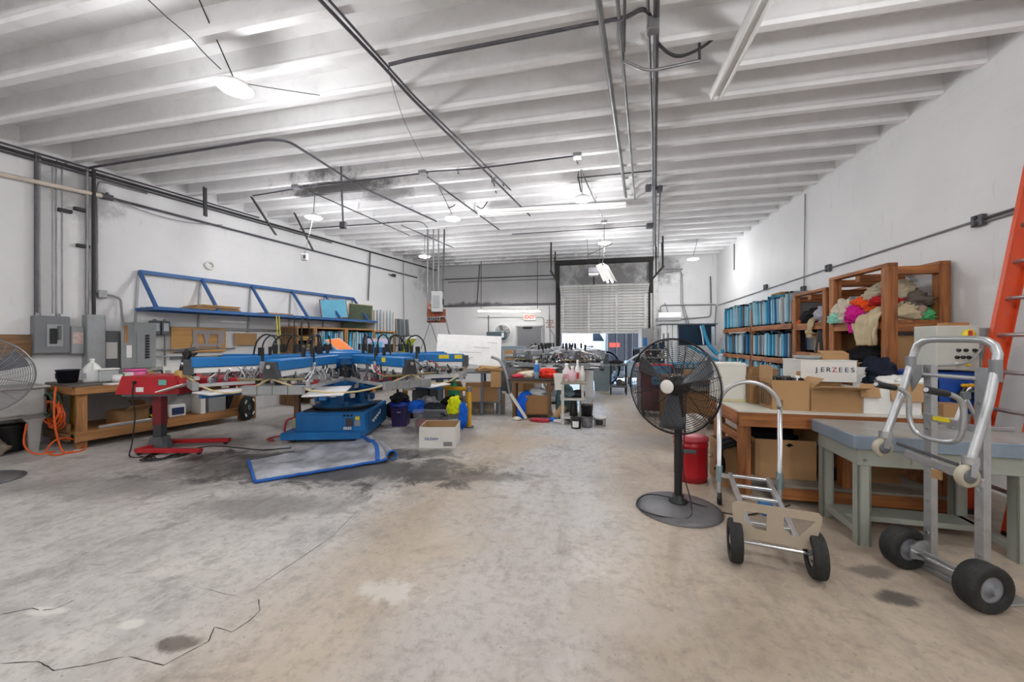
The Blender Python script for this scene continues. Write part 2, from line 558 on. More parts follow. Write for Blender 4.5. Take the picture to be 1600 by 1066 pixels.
# floor: bare slab, grey on the left, tan on the right, worn, stained
def floor_mat():
    m, t, b, N, L = nt('worn concrete slab')
    tc = N.new('ShaderNodeTexCoord'); P = tc.outputs['Object']
    def nz(sc, det=6, ro=.6, vec=P, dist=0.0):
        n = N.new('ShaderNodeTexNoise'); n.inputs['Scale'].default_value = sc
        n.inputs['Detail'].default_value = det; n.inputs['Roughness'].default_value = ro
        n.inputs['Distortion'].default_value = dist
        L.new(vec, n.inputs['Vector']); return n.outputs[0]
    def math_(op, a, c=None, cl=False):
        n = N.new('ShaderNodeMath'); n.operation = op; n.use_clamp = cl
        for i, x in enumerate((a, c)):
            if x is None: continue
            if isinstance(x, (int, float)): n.inputs[i].default_value = x
            else: L.new(x, n.inputs[i])
        return n.outputs[0]
    def mix(f, a, c):
        n = N.new('ShaderNodeMix'); n.data_type = 'RGBA'
        if isinstance(f, (int, float)): n.inputs[0].default_value = f
        else: L.new(f, n.inputs[0])
        for i, x in ((6, a), (7, c)):
            if isinstance(x, str): n.inputs[i].default_value = (*lin(x), 1)
            else: L.new(x, n.inputs[i])
        return n.outputs[2]
    sep = N.new('ShaderNodeSeparateXYZ'); L.new(P, sep.inputs[0])
    X, Y = sep.outputs[0], sep.outputs[1]
    # old pour joint running from the near left to the far middle
    j0, j1 = FP(385, 935), FP(640, 760)
    dv = (j1 - j0).normalized()
    side = math_('SUBTRACT', math_('MULTIPLY', math_('SUBTRACT', X, j0.x), dv.y), math_('MULTIPLY', math_('SUBTRACT', Y, j0.y), dv.x))
    wob = math_('MULTIPLY', math_('SUBTRACT', nz(.9, 5), .5), 1.3)
    sd = math_('ADD', side, wob)
    rr = N.new('ShaderNodeMapRange'); rr.interpolation_type = 'SMOOTHSTEP'
    L.new(sd, rr.inputs[0]); rr.inputs[1].default_value = -.35; rr.inputs[2].default_value = .55
    big = nz(.55, 7, .62, dist=.4)
    rt = ramp(N, [(.3, '#a39484'), (.5, '#bbac9a'), (.72, '#cfc4b6')]); L.new(big, rt.inputs[0])
    mid = nz(1.7, 9, .68)
    rg = ramp(N, [(.28, '#aca8a5'), (.5, '#c8c4c0'), (.72, '#d6d0ca')]); L.new(mid, rg.inputs[0])
    col = mix(rr.outputs[0], rg.outputs[0], rt.outputs[0])
    # daylight painted as a pale lane up the middle aisle
    glare = N.new('ShaderNodeMapRange'); glare.interpolation_type = 'SMOOTHSTEP'
    ln = math_('ABSOLUTE', math_('ADD', math_('ADD', X, .45), math_('MULTIPLY', math_('SUBTRACT', nz(.7, 4), .5), 1.4)))
    L.new(ln, glare.inputs[0]); glare.inputs[1].default_value = .9; glare.inputs[2].default_value = .25
    far = N.new('ShaderNodeMapRange'); L.new(Y, far.inputs[0]); far.inputs[1].default_value = 2.2; far.inputs[2].default_value = 6
    far.inputs[3].default_value = .45; far.inputs[4].default_value = .97
    col = mix(math_('MULTIPLY', glare.outputs[0], far.outputs[0]), col, '#c9cacd')
    # streaks of wear along the aisle and fine grain
    mp = N.new('ShaderNodeMapping'); mp.inputs['Scale'].default_value = (3.2, .6, 1); mp.inputs['Rotation'].default_value = (0, 0, .5)
    L.new(P, mp.inputs['Vector'])
    st = nz(1.6, 8, .7, mp.outputs[0])
    rs = ramp(N, [(.52, 0), (.74, .45)]); L.new(st, rs.inputs[0])
    col = mix(rs.outputs[0], col, '#7d756e')
    gr = nz(14, 10, .75)
    rgr = ramp(N, [(.34, .6), (.52, 0)]); L.new(gr, rgr.inputs[0])
    col = mix(rgr.outputs[0], col, '#8f867d')
    wh = nz(6.5, 9, .72, dist=.8)
    rw = ramp(N, [(.62, 0), (.72, .6)]); L.new(wh, rw.inputs[0])
    col = mix(rw.outputs[0], col, '#e2dcd4')
    # dark mottling, oily on the left half, brown smudges on the right
    dk = nz(2.6, 10, .74, dist=.5)
    rd = ramp(N, [(.52, 0), (.72, .7)]); L.new(dk, rd.inputs[0])
    col = mix(rd.outputs[0], col, mix(rr.outputs[0], '#6a6664', '#7f6f60'))
    mp3 = N.new('ShaderNodeMapping'); mp3.inputs['Scale'].default_value = (1.2, 5.5, 1); mp3.inputs['Rotation'].default_value = (0, 0, -.35)
    L.new(P, mp3.inputs['Vector'])
    fl = nz(4.5, 9, .75, mp3.outputs[0])
    rf = ramp(N, [(.63, 0), (.7, .75)]); L.new(fl, rf.inputs[0])
    lf_ = N.new('ShaderNodeMath'); lf_.operation = 'MULTIPLY_ADD'; L.new(rr.outputs[0], lf_.inputs[0]); lf_.inputs[1].default_value = -.7; lf_.inputs[2].default_value = 1.0
    col = mix(math_('MULTIPLY', rf.outputs[0], lf_.outputs[0]), col, '#e0dad3')
    sp = nz(38, 3, .6)
    rsp = ramp(N, [(.27, .6), (.36, 0)]); L.new(sp, rsp.inputs[0])
    col = mix(rsp.outputs[0], col, '#5e564e')
    # individual stains: (photo place, size along x and y, colour, strength)
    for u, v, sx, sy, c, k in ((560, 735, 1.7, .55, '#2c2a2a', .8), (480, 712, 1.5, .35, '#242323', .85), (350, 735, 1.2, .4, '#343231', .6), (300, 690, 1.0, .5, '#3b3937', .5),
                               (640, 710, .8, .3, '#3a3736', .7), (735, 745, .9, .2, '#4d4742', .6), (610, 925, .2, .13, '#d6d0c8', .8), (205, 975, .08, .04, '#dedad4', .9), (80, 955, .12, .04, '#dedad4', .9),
                               (275, 1006, .12, .06, '#4a3d33', .75), (1400, 935, .14, .07, '#4a4745', .85), (1365, 893, .2, .07, '#57524e', .7), (1090, 1010, .9, .5, '#6d5a48', .25), (990, 960, .5, .2, '#c2b8ac', .3),
                               (690, 850, .5, .3, '#b7a78f', .4), (350, 720, .7, .5, '#4a4747', .6), (420, 790, 1.0, .3, '#5b5755', .5), (160, 760, 1.6, .35, '#5c5a58', .4), (930, 800, .2, .9, '#c4c4c6', .25),
                               (1030, 690, .9, .6, '#8f8f91', .5), (800, 690, 1.0, .5, '#b8a78f', .55)):
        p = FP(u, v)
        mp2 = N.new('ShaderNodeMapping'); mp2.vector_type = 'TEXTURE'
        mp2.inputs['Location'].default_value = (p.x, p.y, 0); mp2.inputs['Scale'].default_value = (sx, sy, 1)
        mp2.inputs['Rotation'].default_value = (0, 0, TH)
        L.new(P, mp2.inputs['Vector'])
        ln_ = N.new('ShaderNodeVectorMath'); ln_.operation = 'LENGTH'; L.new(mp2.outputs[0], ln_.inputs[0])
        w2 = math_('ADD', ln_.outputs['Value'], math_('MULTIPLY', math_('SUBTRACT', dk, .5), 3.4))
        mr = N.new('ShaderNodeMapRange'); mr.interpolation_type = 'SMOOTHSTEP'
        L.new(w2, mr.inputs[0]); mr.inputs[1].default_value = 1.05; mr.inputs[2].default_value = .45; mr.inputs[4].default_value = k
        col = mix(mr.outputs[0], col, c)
    L.new(col, b.inputs['Base Color'])
    ro = ramp(N, [(.3, .28), (.7, .55)]); L.new(mid, ro.inputs[0])
    L.new(ro.outputs[0], b.inputs['Roughness'])
    b.inputs['Specular IOR Level'].default_value = .45
    bp = N.new('ShaderNodeBump'); bp.inputs['Strength'].default_value = .12; bp.inputs['Distance'].default_value = .004
    L.new(gr, bp.inputs['Height']); L.new(bp.outputs[0], b.inputs['Normal'])
    return m
soot(m_wall, [(tuple(LW0 + LE * 9.8) + (3.6,), (1.2, 1.6, .9), .4), (tuple(LW0 + LE * .8) + (3.7,), (.5, .5, .5), .45), ((2.0, YB, 3.8), (1.0, .4, .6), .6), ((1.7, YB, 2.6), (.25, .4, 1.5), .5)])
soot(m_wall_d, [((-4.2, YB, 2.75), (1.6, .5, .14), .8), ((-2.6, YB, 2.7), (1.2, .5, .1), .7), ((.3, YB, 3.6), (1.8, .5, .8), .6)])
m_floor = floor_mat()
# ------------------------------------------------------------------ shell
lb = LW0 + LE * ((YB - LW0.y) / LE.y)          # back end of the left wall
lf = LW0 + LE * ((YF - LW0.y) / LE.y)          # its front end
g = MB()
g.add([(lf.x, YF, 0), (XR, YF, 0), (XR, YB + .2, 0), (lb.x, YB + .2, 0), (lf.x, YF, -.15), (XR, YF, -.15), (XR, YB + .2, -.15), (lb.x, YB + .2, -.15)],
      [(0, 1, 2, 3), (4, 7, 6, 5), (0, 4, 5, 1), (1, 5, 6, 2), (2, 6, 7, 3), (3, 7, 4, 0)])
floor_o = struct(g.build('floor', m_floor))
def ribbon(pts, w, mat, name='crack', z=.0012, jit=.35, sub=5):
    P = [FP(u, v) for u, v in pts]
    Q = []
    for a, b in zip(P[:-1], P[1:]):
        for i in range(sub):
            q = a.lerp(b, i / sub)
            q += Vector((rnd.uniform(-1, 1), rnd.uniform(-1, 1), 0)) * (a - b).length * .03 * jit
            Q.append(q)
    Q.append(P[-1])
    vs, fs = [], []
    for i, q in enumerate(Q):
        t = (Q[min(i + 1, len(Q) - 1)] - Q[max(i - 1, 0)]).normalized()
        nn = Vector((-t.y, t.x, 0)) * w * rnd.uniform(.5, 1.2) * (.25 if i in (0, len(Q) - 1) else 1)
        vs += [(*(q + nn).xy, z), (*(q - nn).xy, z)]
    fs = [(2 * i, 2 * i + 2, 2 * i + 3, 2 * i + 1) for i in range(len(Q) - 1)]
    return MB().add(vs, fs).build(name, mat, floor_o)
m_crack = M('open crack', '#3a3531', .9, var=.2)
ribbon([(0, 1037), (60, 1034), (84, 1048), (135, 1040), (192, 1027)], .0022, m_crack)
ribbon([(200, 1026), (228, 1033), (256, 1040), (300, 1016), (326, 1003), (335, 980), (362, 988), (388, 972), (406, 955), (404, 936)], .0022, m_crack)
ribbon([(0, 961), (50, 951), (62, 954)], .0028, m_crack)
ribbon([(66, 954), (85, 952), (118, 937)], .0028, m_crack)
ribbon([(192, 897), (222, 893)], .002, m_crack)
ribbon([(140, 883), (166, 883)], .0016, m_crack)
ribbon([(385, 928), (470, 872), (520, 838), (560, 797)], .0022, m_crack, 'slab_joint', jit=.05)
ribbon([(300, 915), (380, 935)], .001, m_crack)
# ceiling
g = MB()
g.add([(lf.x, YF, ZC), (XR, YF, ZC), (XR, YB, ZC), (lb.x, YB, ZC), (lf.x, YF, ZC + .12), (XR, YF, ZC + .12), (XR, YB, ZC + .12), (lb.x, YB, ZC + .12)],
      [(0, 3, 2, 1), (4, 5, 6, 7), (0, 1, 5, 4), (1, 2, 6, 5), (2, 3, 7, 6), (3, 0, 4, 7)])
ceil_o = struct(g.build('ceiling', m_deck))
YJ0, DYJ = 4.577, .4755
for k in range(-12, 18):
    y = YJ0 + k * DYJ
    xl = LW0.x + (y - LW0.y) * LE.x / LE.y - .02
    j = MB()
    # precast joist: web with a slightly wider foot
    prof = [(0, 0), (.075, 0), (.08, .04), (.07, .07), (.07, ZC - ZJ), (.005, ZC - ZJ), (.005, .07), (-.005, .04)]
    j.prism(prof, lambda a, b, t: (t, y + a, ZJ + b), xl, XR)
    j.build('joist', m_ceil, ceil_o)
# right wall, left wall, wall behind the camera
g = MB(); g.bb(XR, XR + .2, YF, YB + .2, -.15, ZC + .12)
wr = struct(g.build('wall_right', m_wall))
g = MB()
o2 = -LN * .2
g.add([(*lf, -.15), (*lb, -.15), (*(lb + o2), -.15), (*(lf + o2), -.15), (*lf, ZC + .12), (*lb, ZC + .12), (*(lb + o2), ZC + .12), (*(lf + o2), ZC + .12)],
      [(0, 1, 2, 3), (4, 7, 6, 5), (0, 4, 5, 1), (1, 5, 6, 2), (2, 6, 7, 3), (3, 7, 4, 0)])
wl = struct(g.build('wall_left', m_wall))
g = MB(); g.bb(lf.x - .2, XR + .2, YF - .2, YF, -.15, ZC + .12)
struct(g.build('wall_front', m_wall))
# back wall with the dock opening
GX0, GX1 = YP(878, 500).x, YP(1010, 500).x
GZ = YP(945, 459).z
g = MB()
g.m = 0
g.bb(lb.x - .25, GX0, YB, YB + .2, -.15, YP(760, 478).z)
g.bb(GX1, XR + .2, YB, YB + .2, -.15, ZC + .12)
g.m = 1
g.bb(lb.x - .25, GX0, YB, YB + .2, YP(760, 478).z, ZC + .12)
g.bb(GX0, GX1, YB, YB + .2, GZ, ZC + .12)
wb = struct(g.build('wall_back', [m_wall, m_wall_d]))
# ------------------------------------------------------------------ high-bay lamps
m_lampglow = emit('lamp glow', '#fffdf8', 28.0)
m_steel = M('dull galvanised conduit', '#8d8d8e', .45, .6, .2, 3, dirt=.35, dcol='#4a4744')
m_dark = M('dark wiring', '#2b2a2a', .6, 0, .2, 8)
m_conduit_d = M('grimy conduit', '#57555a', .5, .3, .25, 3, dirt=.5, dcol='#2c2a29')
m_white = M('white enamel', '#f0efed', .4, 0, .04, 3, dirt=.1)
m_alu = M('aluminium', '#c9cacb', .35, .75, .08, 6, dirt=.12, dcol='#77746f')
def hang_lamp(u, v, d, hang, label, show=True, w=1.0, p=None):
    p = p or W(u, v, d)
    t = thing('high_bay_lamp', label, 'lamp', p)
    MB().lathe([(0, .075), (.05, .075), (.06, .05), (.135, .03), (.15, .01), (.15, 0), (.135, 0)], (0, 0, 0), n=28).build('housing', m_white, t)
    MB().lathe([(.135, .004), (.13, -.012), (.06, -.03), (0, -.034)], (0, 0, 0), n=28).build('diffuser', m_lampglow, t)
    hang = (hang[0], hang[1], ZC - p.z + .002)
    MB().tube(sag((0, 0, .07), hang, .0, 4), .006, 5).build('hanging_cable', m_dark, t)
    ld = bpy.data.lights.new('bulb', 'POINT')
    ld.energy = LAMP_W * w
    ld.color = LAMP_COL
    ld.shadow_soft_size = .13
    lo = bpy.data.objects.new('bulb', ld)
    COL.objects.link(lo)
    lo.parent = t
    lo.location = (0, 0, -.19)
    return t
def up(p): return ZJ - p
hang_lamp(367, 138, 3.5, (-.1, -.25, ZJ - W(367, 138, 3.5).z), 'large glaring high-bay lamp hung nearest the camera over the left floor')
hang_lamp(490, 340, 7.0, (0, .05, .38), 'round high-bay lamp with a switch box dangling below it')
hang_lamp(707, 342, 7.0, (-.25, -.3, .42), 'round high-bay lamp hung just above the long white strip light')
hang_lamp(663, 401, 9.8, (0, .05, .45), 'small far high-bay lamp beside the hanging conduit drop')
hang_lamp(910, 312, 6.3, (-.03, -.05, .33), 'bright high-bay lamp on a jointed chain above the middle aisle')
hang_lamp(944, 380, 9.0, (0, 0, .36), 'high-bay lamp on a short stem in front of the roller door')
hang_lamp(1083, 405, 10.2, (.12, -.3, .5), 'high-bay lamp near the far right corner of the hall')
# unseen lamps of the same kind, assumed behind and above the camera
for i, (x, y) in enumerate(((-5.2, -.6), (-1.6, -.9), (1.9, -.4), (-5.6, -3.6), (-1.4, -3.7), (2.0, -3.4), (1.9, 2.2))):
    hang_lamp(0, 0, 0, (0, 0, .4), 'unseen round high-bay lamp assumed in the bays around the camera', p=Vector((x, y, 3.74)), w=.9).__setitem__('group', 'unseen high-bay lamps around the camera')
# ------------------------------------------------------------------ pipework and wiring
def conduit(label, pts, r=.014, mat=None, name='conduit', cat='conduit', rb=.12, n=6, straps=0):
    P = bend(pts, rb) if len(pts) > 2 else [V3(p) for p in pts]
    o = MB().tube(P, r, n).build(name, mat or m_steel)
    tag(o, label, cat)
    return o
def cz(u, v, z=4.13): return FP(u, v, z)
def on_back(p, q, L=2.6):           # carry a run on past the picture's edge, above the photographer
    return p + (p - q).normalized() * L
zz = 4.135
# ceiling runs
for i, (du, r) in enumerate(((0, .016), (7, .012))):
    conduit(('thicker' if i == 0 else 'thinner') + ' grey conduit running diagonally under the joists from the top edge to mid ceiling',
            [on_back(cz(500 + du * 2, 0), cz(598 + du, 103)), cz(500 + du * 2, 0), cz(598 + du, 103), cz(640 + du, 150), cz(828 - i * 30, 337 - i * 40)], r, m_conduit_d)
t = thing('hanging_cable_loop', 'black cable loops drooping off the end of the diagonal conduit', 'cable', cz(778, 290))
o = t.location.copy()
MB().tube([p - o for p in smoothpts([cz(715, 265), W(718, 290, 7.6), W(712, 318, 7.5), W(700, 325, 7.4)])], .01, 5).build('cable', m_dark, t)
MB().tube([p - o for p in smoothpts([cz(768, 275), W(768, 300, 7.5), W(755, 325, 7.4), W(745, 322, 7.4)])], .01, 5).build('cable', m_dark, t)
MB().tube([p - o for p in smoothpts([cz(770, 280), W(778, 308, 7.6), W(788, 300, 7.6), cz(786, 288)])], .01, 5).build('cable', m_dark, t)
conduit('dark flexible conduit crossing the ceiling from the diagonal run to the twin pipes', [cz(608, 101), cz(640, 93), cz(980, 27), cz(1005, 12), cz(1017, 25), cz(1018, 40)], .017, m_conduit_d)
conduit('large grey pipe running down the ceiling left of the twin pipes', [on_back(cz(935, 0), cz(978, 308)), cz(978, 308)], .026, m_steel, 'ceiling_pipe', 'pipe')
conduit('slim grey pipe beside the large ceiling pipe', [on_back(cz(965, 0), cz(992, 312)), cz(992, 312)], .016, m_steel, 'ceiling_pipe', 'pipe')
conduit('stub of grey pipe at the top edge beside the slim ceiling pipe', [on_back(cz(976, 0, 4.0), cz(975, 80, 4.0), 1.2), cz(975, 80, 4.0)], .012, m_conduit_d, 'ceiling_pipe', 'pipe')
conduit('left pipe of the long close-set pair running to the back wall', [on_back(cz(1012, 0), cz(1019, 200)), cz(1019, 200), cz(1021, 400)], .014, m_steel, 'ceiling_pipe', 'pipe')
conduit('right sooty pipe of the long close-set pair running to the back wall', [on_back(cz(1026, 0, 4.1), cz(1024, 200, 4.1)), cz(1024, 200, 4.1), cz(1024, 385, 4.1)], .024, m_conduit_d, 'ceiling_pipe', 'pipe')
conduit('thin beaded conduit right of the long close-set pipes', [cz(1032, 290), cz(1028, 405)], .014, m_conduit_d)
# trapeze hanger for the pipes
t = thing('pipe_trapeze', 'steel trapeze hanger with two drop rods carrying ceiling pipes near the top edge', 'pipe hanger', cz(1012, 100, 4.0))
o = t.location.copy()
dT = dep(o)
MB().beam(Vector((W(973, 40, dT).x, W(973, 40, dT).y, ZC)) - o, W(974, 95, dT) - o, .03, .012).build('drop_rod', m_conduit_d, t)
MB().beam(Vector((W(1092, 40, dT).x, W(1092, 40, dT).y, ZC)) - o, W(1093, 95, dT) - o, .03, .012).build('drop_rod', m_conduit_d, t)
MB().tube([p - o for p in bend([W(974, 95, dT), W(1012, 112, dT), W(1093, 95, dT)], .1)], .014, 6).build('cross_bar', m_steel, t)
conduit('black cable swooping from the ceiling junction box to the twin strip light', smoothpts([W(1022, 45, 3.35), W(1030, 70, 3.35), W(1058, 88, 3.35), W(1095, 75, 3.4), W(1125, 50, 3.4), W(1135, 30, 3.4)]), .014, m_dark, 'black_cable', 'cable')
def jbox(label, p, s=(.11, .11, .07), mat=None, rz=0, name='junction_box', cat='junction box'):
    t = thing(name, label, cat, p, rz)
    MB().box((0, 0, 0), s, ch=.006).build('body', mat or m_steel, t)
    MB().box((0, -s[1] / 2 - .003, 0), (s[0] * .86, .006, s[2] * .86)).build('cover', mat or m_steel, t)
    return t
jbox('square steel junction box among the pipes near the top edge', cz(1020, 40, 4.06), (.09, .09, .1))
conduit('conduit that leaves the left wall, crosses the ceiling and turns toward the hanging switch panel', [cz(140, 262), cz(415, 218), cz(450, 220), cz(560, 290), cz(682, 346)], .017, m_conduit_d, rb=.25)
conduit('long conduit across the ceiling linking the square boxes above the lamps', [cz(395, 306), cz(480, 292), cz(560, 283), cz(660, 271), cz(672, 268), cz(740, 264), cz(895, 244)], .012, m_conduit_d, rb=.2)
jbox('ceiling junction box above the lamp with the dangling switch box', cz(463, 293), (.13, .1, .05))
jbox('ceiling junction box above the lamp by the long strip light', cz(661, 270), (.12, .12, .05))
jbox('ceiling junction box at the right end of the cross conduit', cz(902, 244), (.12, .12, .06))
conduit('diagonal conduit from the left ceiling box toward the back', [cz(484, 299), cz(640, 368)], .012, m_conduit_d)
conduit('diagonal conduit from the middle ceiling box ending beyond the strip light', [cz(668, 277), cz(780, 359)], .014, m_conduit_d)
conduit('short diagonal conduit near the far left of the ceiling', [cz(627, 352), cz(708, 387)], .012, m_conduit_d)
conduit('conduit bending along the far ceiling toward the hanging drop pipes', [cz(443, 360), cz(640, 346), cz(660, 347), cz(668, 356)], .012, m_conduit_d, rb=.2)
t = thing('hanging_outlet', 'outlet box on a straight drop pipe hung from the left of the ceiling', 'outlet', cz(533, 268))
q = W(536, 350, dep(t.location)) - t.location
MB().tube([(0, 0, ZC - t.location.z), (0, 0, 0), q], .013, 6).build('drop_pipe', m_conduit_d, t)
MB().box(q + Vector((0, 0, -.02)), (.1, .06, .1), ch=.006).build('box', m_conduit_d, t)
t = thing('hanging_switch_box', 'small white switch box dangling on a cord under the left lamp', 'switch', W(476, 402, 6.95))
MB().box((0, 0, 0), (.12, .06, .12), ch=.006).build('box', m_white, t)
MB().tube([(0, 0, .06), W(488, 345, 6.97) - t.location], .005, 5).build('cord', m_steel, t)
MB().box((.02, -.032, 0), (.03, .008, .06)).build('switch_lever', m_dark, t)
for i, (a, b, w) in enumerate((((320, 293), (321, 338), .07), ((393, 308), (431, 367), .06), ((460, 333), (489, 391), .06))):
    p = cz(*a)
    tag(MB().beam((0, 0, 0), W(b[0], b[1], dep(p)) - p, w, .02, up=(CS, SN, 0)).build('hanging_strap', m_dark, None, p),
        ('vertical black metal strap hanging from the joists near the left wall', 'slanting black strap hanging between the vertical strap and the left lamp', 'slanting black strap hanging just left of the lamp with the switch box')[i], 'strap')
# wires of the big lamp
conduit('pair of thin wires running from the top edge down to the nearest lamp', smoothpts([on_back(cz(232, 0, 4.12), cz(262, 28, 4.12), 1.6), cz(232, 0, 4.12), cz(262, 28, 4.12), cz(296, 57, 4.1), cz(318, 82, 4.1), cz(345, 108, 4.1)]), .005, m_dark, 'lamp_wire', 'wire')
conduit('thin wire from the nearest lamp to a hook in the joist', smoothpts([cz(385, 131, 4.1), cz(440, 140, 4.12), cz(500, 149, 4.17)]), .004, m_dark, 'lamp_wire', 'wire')
conduit('very thin wire slanting from the diagonal conduit down to the middle lamp', smoothpts([cz(606, 105, 4.1), cz(630, 185, 4.12), cz(662, 250, 4.12)]), .003, m_dark, 'lamp_wire', 'wire')
# chain above the bright middle lamp, conduit to the next lamp
conduit('zigzag chain and wire above the bright middle lamp', [cz(900, 248), W(905, 263, 6.4), W(903, 275, 6.4), W(908, 300, 6.3)], .012, m_conduit_d, 'lamp_chain', 'chain', rb=.02)
conduit('thin rod running from the chain over the bright lamp to the next lamp box', [cz(908, 266), cz(943, 345)], .011, m_steel)
jbox('junction box above the lamp in front of the roller door', cz(944, 347), (.12, .12, .06))
conduit('cross conduit from the lamp chain to the twin pipes', [cz(902, 278), cz(1018, 267)], .011, m_conduit_d)
jbox('outlet box on the left of the twin pipes in mid ceiling', cz(1013, 294, 4.08), (.1, .1, .1), m_conduit_d)
jbox('outlet box on the right of the twin pipes in mid ceiling', cz(1030, 296, 4.08), (.1, .1, .1), m_conduit_d)
jbox('dark junction box far along the twin pipes', cz(1015, 353, 4.08), (.14, .14, .1), m_conduit_d)
conduit('cross conduit from the far junction box toward the left', [cz(1010, 353), cz(800, 366)], .011, m_conduit_d)
for u, v, lab in ((1262, 153, 'rusty flat strap nailed to a joist face at the right'),):
    y = YJ0 + 2 * DYJ - .008
    p = YP(u, v, y)
    tag(MB().box((0, 0, 0), (.045, .012, .2), ch=.003).build('joist_strap', m_conduit_d, None, p), lab, 'strap')
# ------------------------------------------------------------------ strip lights
m_tube_off = M('unlit white tube', '#f4f4f2', .35, 0, .02)
m_tube_on = emit('lit tube', '#fffef9', 14.0)
def strip(name, label, p0, p1, lit=None, ntube=2, gap=.09, w=.12, below=.04, hood=0.0):
    p0, p1 = V3(p0), V3(p1)
    c = (p0 + p1) / 2
    t = thing(name, label, 'strip light', c)
    a, b = p0 - c, p1 - c
    x = (b - a).normalized()
    y = Vector((0, 0, 1)).cross(x).normalized()
    MB().beam(a, b, w, .06, ch=.008).build('housing', m_white, t)
    for k in range(ntube):
        o = y * gap * (k - (ntube - 1) / 2) - Vector((0, 0, .03 + below * .6))
        MB().cyl(a + o + x * .03, b + o - x * .03, .018, n=10).build('tube', lit or m_tube_off, t)
    for e in (a + x * .015, b - x * .015):
        MB().box(e - Vector((0, 0, .045)), (.03, .03, .05), rz=math.atan2(x.y, x.x)).build('lamp_holder', m_white, t)
    return t
near = cz(1118, 146, 4.1)
strip('twin_strip_light', 'unlit twin tube strip light under the joists at top right', Vector((near.x, near.y - 2.4, 4.09)), Vector((near.x, near.y, 4.09)))
strip('cross_strip_light', 'long unlit white strip light hung across mid ceiling behind the middle lamps', FP(747, 331, 4.02), FP(978, 319, 4.02), ntube=1, w=.1)
for u, v in ((747, 329), (978, 318)): pass
a_, b_ = YP(746, 484, YB - .7), YP(846, 484, YB - .7)
sl = strip('lit_strip_light', 'lit white strip light over the back counter left of the exit', a_, b_, m_tube_on, 1, w=.09)
for f in (.06, .94):
    q = (a_.lerp(b_, f)) - sl.location
    MB().tube([q, q + Vector((0, 0, ZJ - a_.z))], .012, 6).build('hanger_rod', m_conduit_d, sl)
a_, b_ = W(941, 412, 8.6), W(954, 437, 7.9)
t = thing('reflector_light', 'lit reflector strip light hung askew in front of the roller door', 'strip light', (a_ + b_) / 2)
o = t.location.copy()
x = (b_ - a_).normalized(); y = Vector((0, 0, 1)).cross(x).normalized(); zl = x.cross(y)
g = MB()
for s_ in (-1, 1):
    g.beam(a_ - o + y * .08 * s_ - zl * .02, b_ - o + y * .08 * s_ - zl * .02, .14, .008, up=(zl + y * .5 * s_))
g.build('reflector', m_white, t)
for s_ in (-1, 1):
    MB().cyl(a_ - o + y * .05 * s_ - zl * .055, b_ - o + y * .05 * s_ - zl * .055, .018, n=8).build('tube', m_tube_on, t)
MB().tube([a_ - o, W(944, 395, 8.7) - o, cz(944, 360) - o], .008, 5).build('hanging_wire', m_steel, t)
# ------------------------------------------------------------------ roller door
m_slat = M('grimy white door steel', '#d6d4d1', .5, .1, .08, 3, dirt=.35, dcol='#57524d')
m_iron = M('black angle iron', '#26241f', .6, .2, .2, 8)
gd = bpy.data.objects.new('door_2', None); COL.objects.link(gd); struct(gd)
yd = YB - .12
gd.location = (0, yd, 0)
zb, zt = YP(945, 518, yd).z, YP(945, 460, yd).z
ns = 13
hs = (zt - zb) / ns
prof = [(0, 0), (-.012, .008), (-.03, .02), (-.03, hs * .62), (-.012, hs * .8), (0, hs * .86), (.012, hs), (.03, hs), (.03, 0)]
g = MB().prism([(a, b) for a, b in prof], lambda a, b, t_: (t_, a, b), GX0 - .04, GX1 + .04)
s0 = g.build('slat', m_slat, gd, (0, 0, zb))
for k in range(1, ns):
    s1 = s0.copy(); COL.objects.link(s1); s1.location = (0, 0, zb + hs * k)
# the top section already follows the curve of the track
for k, (dy, dz, an) in enumerate(((-.03, .0, 18), (-.075, .09, 30), (-.14, .165, 48), (-.22, .225, 62))):
    s1 = s0.copy(); COL.objects.link(s1); s1.location = (0, dy, zt + dz); s1.rotation_euler = (math.radians(an), 0, 0)
for u in (880, 920, 963, 1008):
    x_ = YP(u, 490, yd).x
    MB().bb(x_ - .035, x_ + .035, -.055, -.02, zb, zt).build('stile', m_slat, gd)
    MB().tube([(x_, -.05, zt), (x_, -.09, zt + .1), (x_, -.17, zt + .2), (x_, -.28, zt + .27)], .032, 4).build('stile', m_slat, gd)
MB().bb(GX0 - .04, GX1 + .04, -.05, .05, zb - .07, zb, ch=.008).build('bottom_bar', m_slat, gd)
for u in (896, 940, 988):
    x_ = YP(u, 514, yd).x
    MB().bb(x_ - .05, x_ + .05, -.08, -.045, zb - .02, zb + .05).build('hinge_plate', m_slat, gd)
for x_, s_ in ((GX0 - .07, -1), (GX1 + .07, 1)):
    MB().tube(bend([(x_, .0, .02), (x_, .0, zt + .25), (x_, -.5, zt + .34), (x_, -2.6, zt + .36)], .4, 6), .035, 4).build('track', m_iron, gd)
    for yy, tilt in ((-2.5, .0), (-1.4, .5)):
        MB().beam((x_, yy, zt + .36), (x_, yy, ZJ), .04, .04).build('hanger_bar', m_iron, gd)
        MB().beam((x_, yy, zt + .36), (x_ + s_ * .1, yy + .75, ZJ), .035, .035).build('hanger_bar', m_iron, gd)
xm = (GX0 + GX1) / 2
op = thing('door_opener', 'grey door opener motor hanging on black straps before the roller door', 'door opener', (xm - .3, yd - 2.6, 3.3))
MB().box((0, 0, 0), (.34, .4, .2), ch=.04).build('motor_box', m_conduit_d, op)
MB().box((0, -.06, -.1), (.26, .26, .06), ch=.02).build('lens_cover', m_white, op)
MB().beam((0, .2, .02), (0, 2.55, .02), .05, .04).build('rail', m_iron, op)
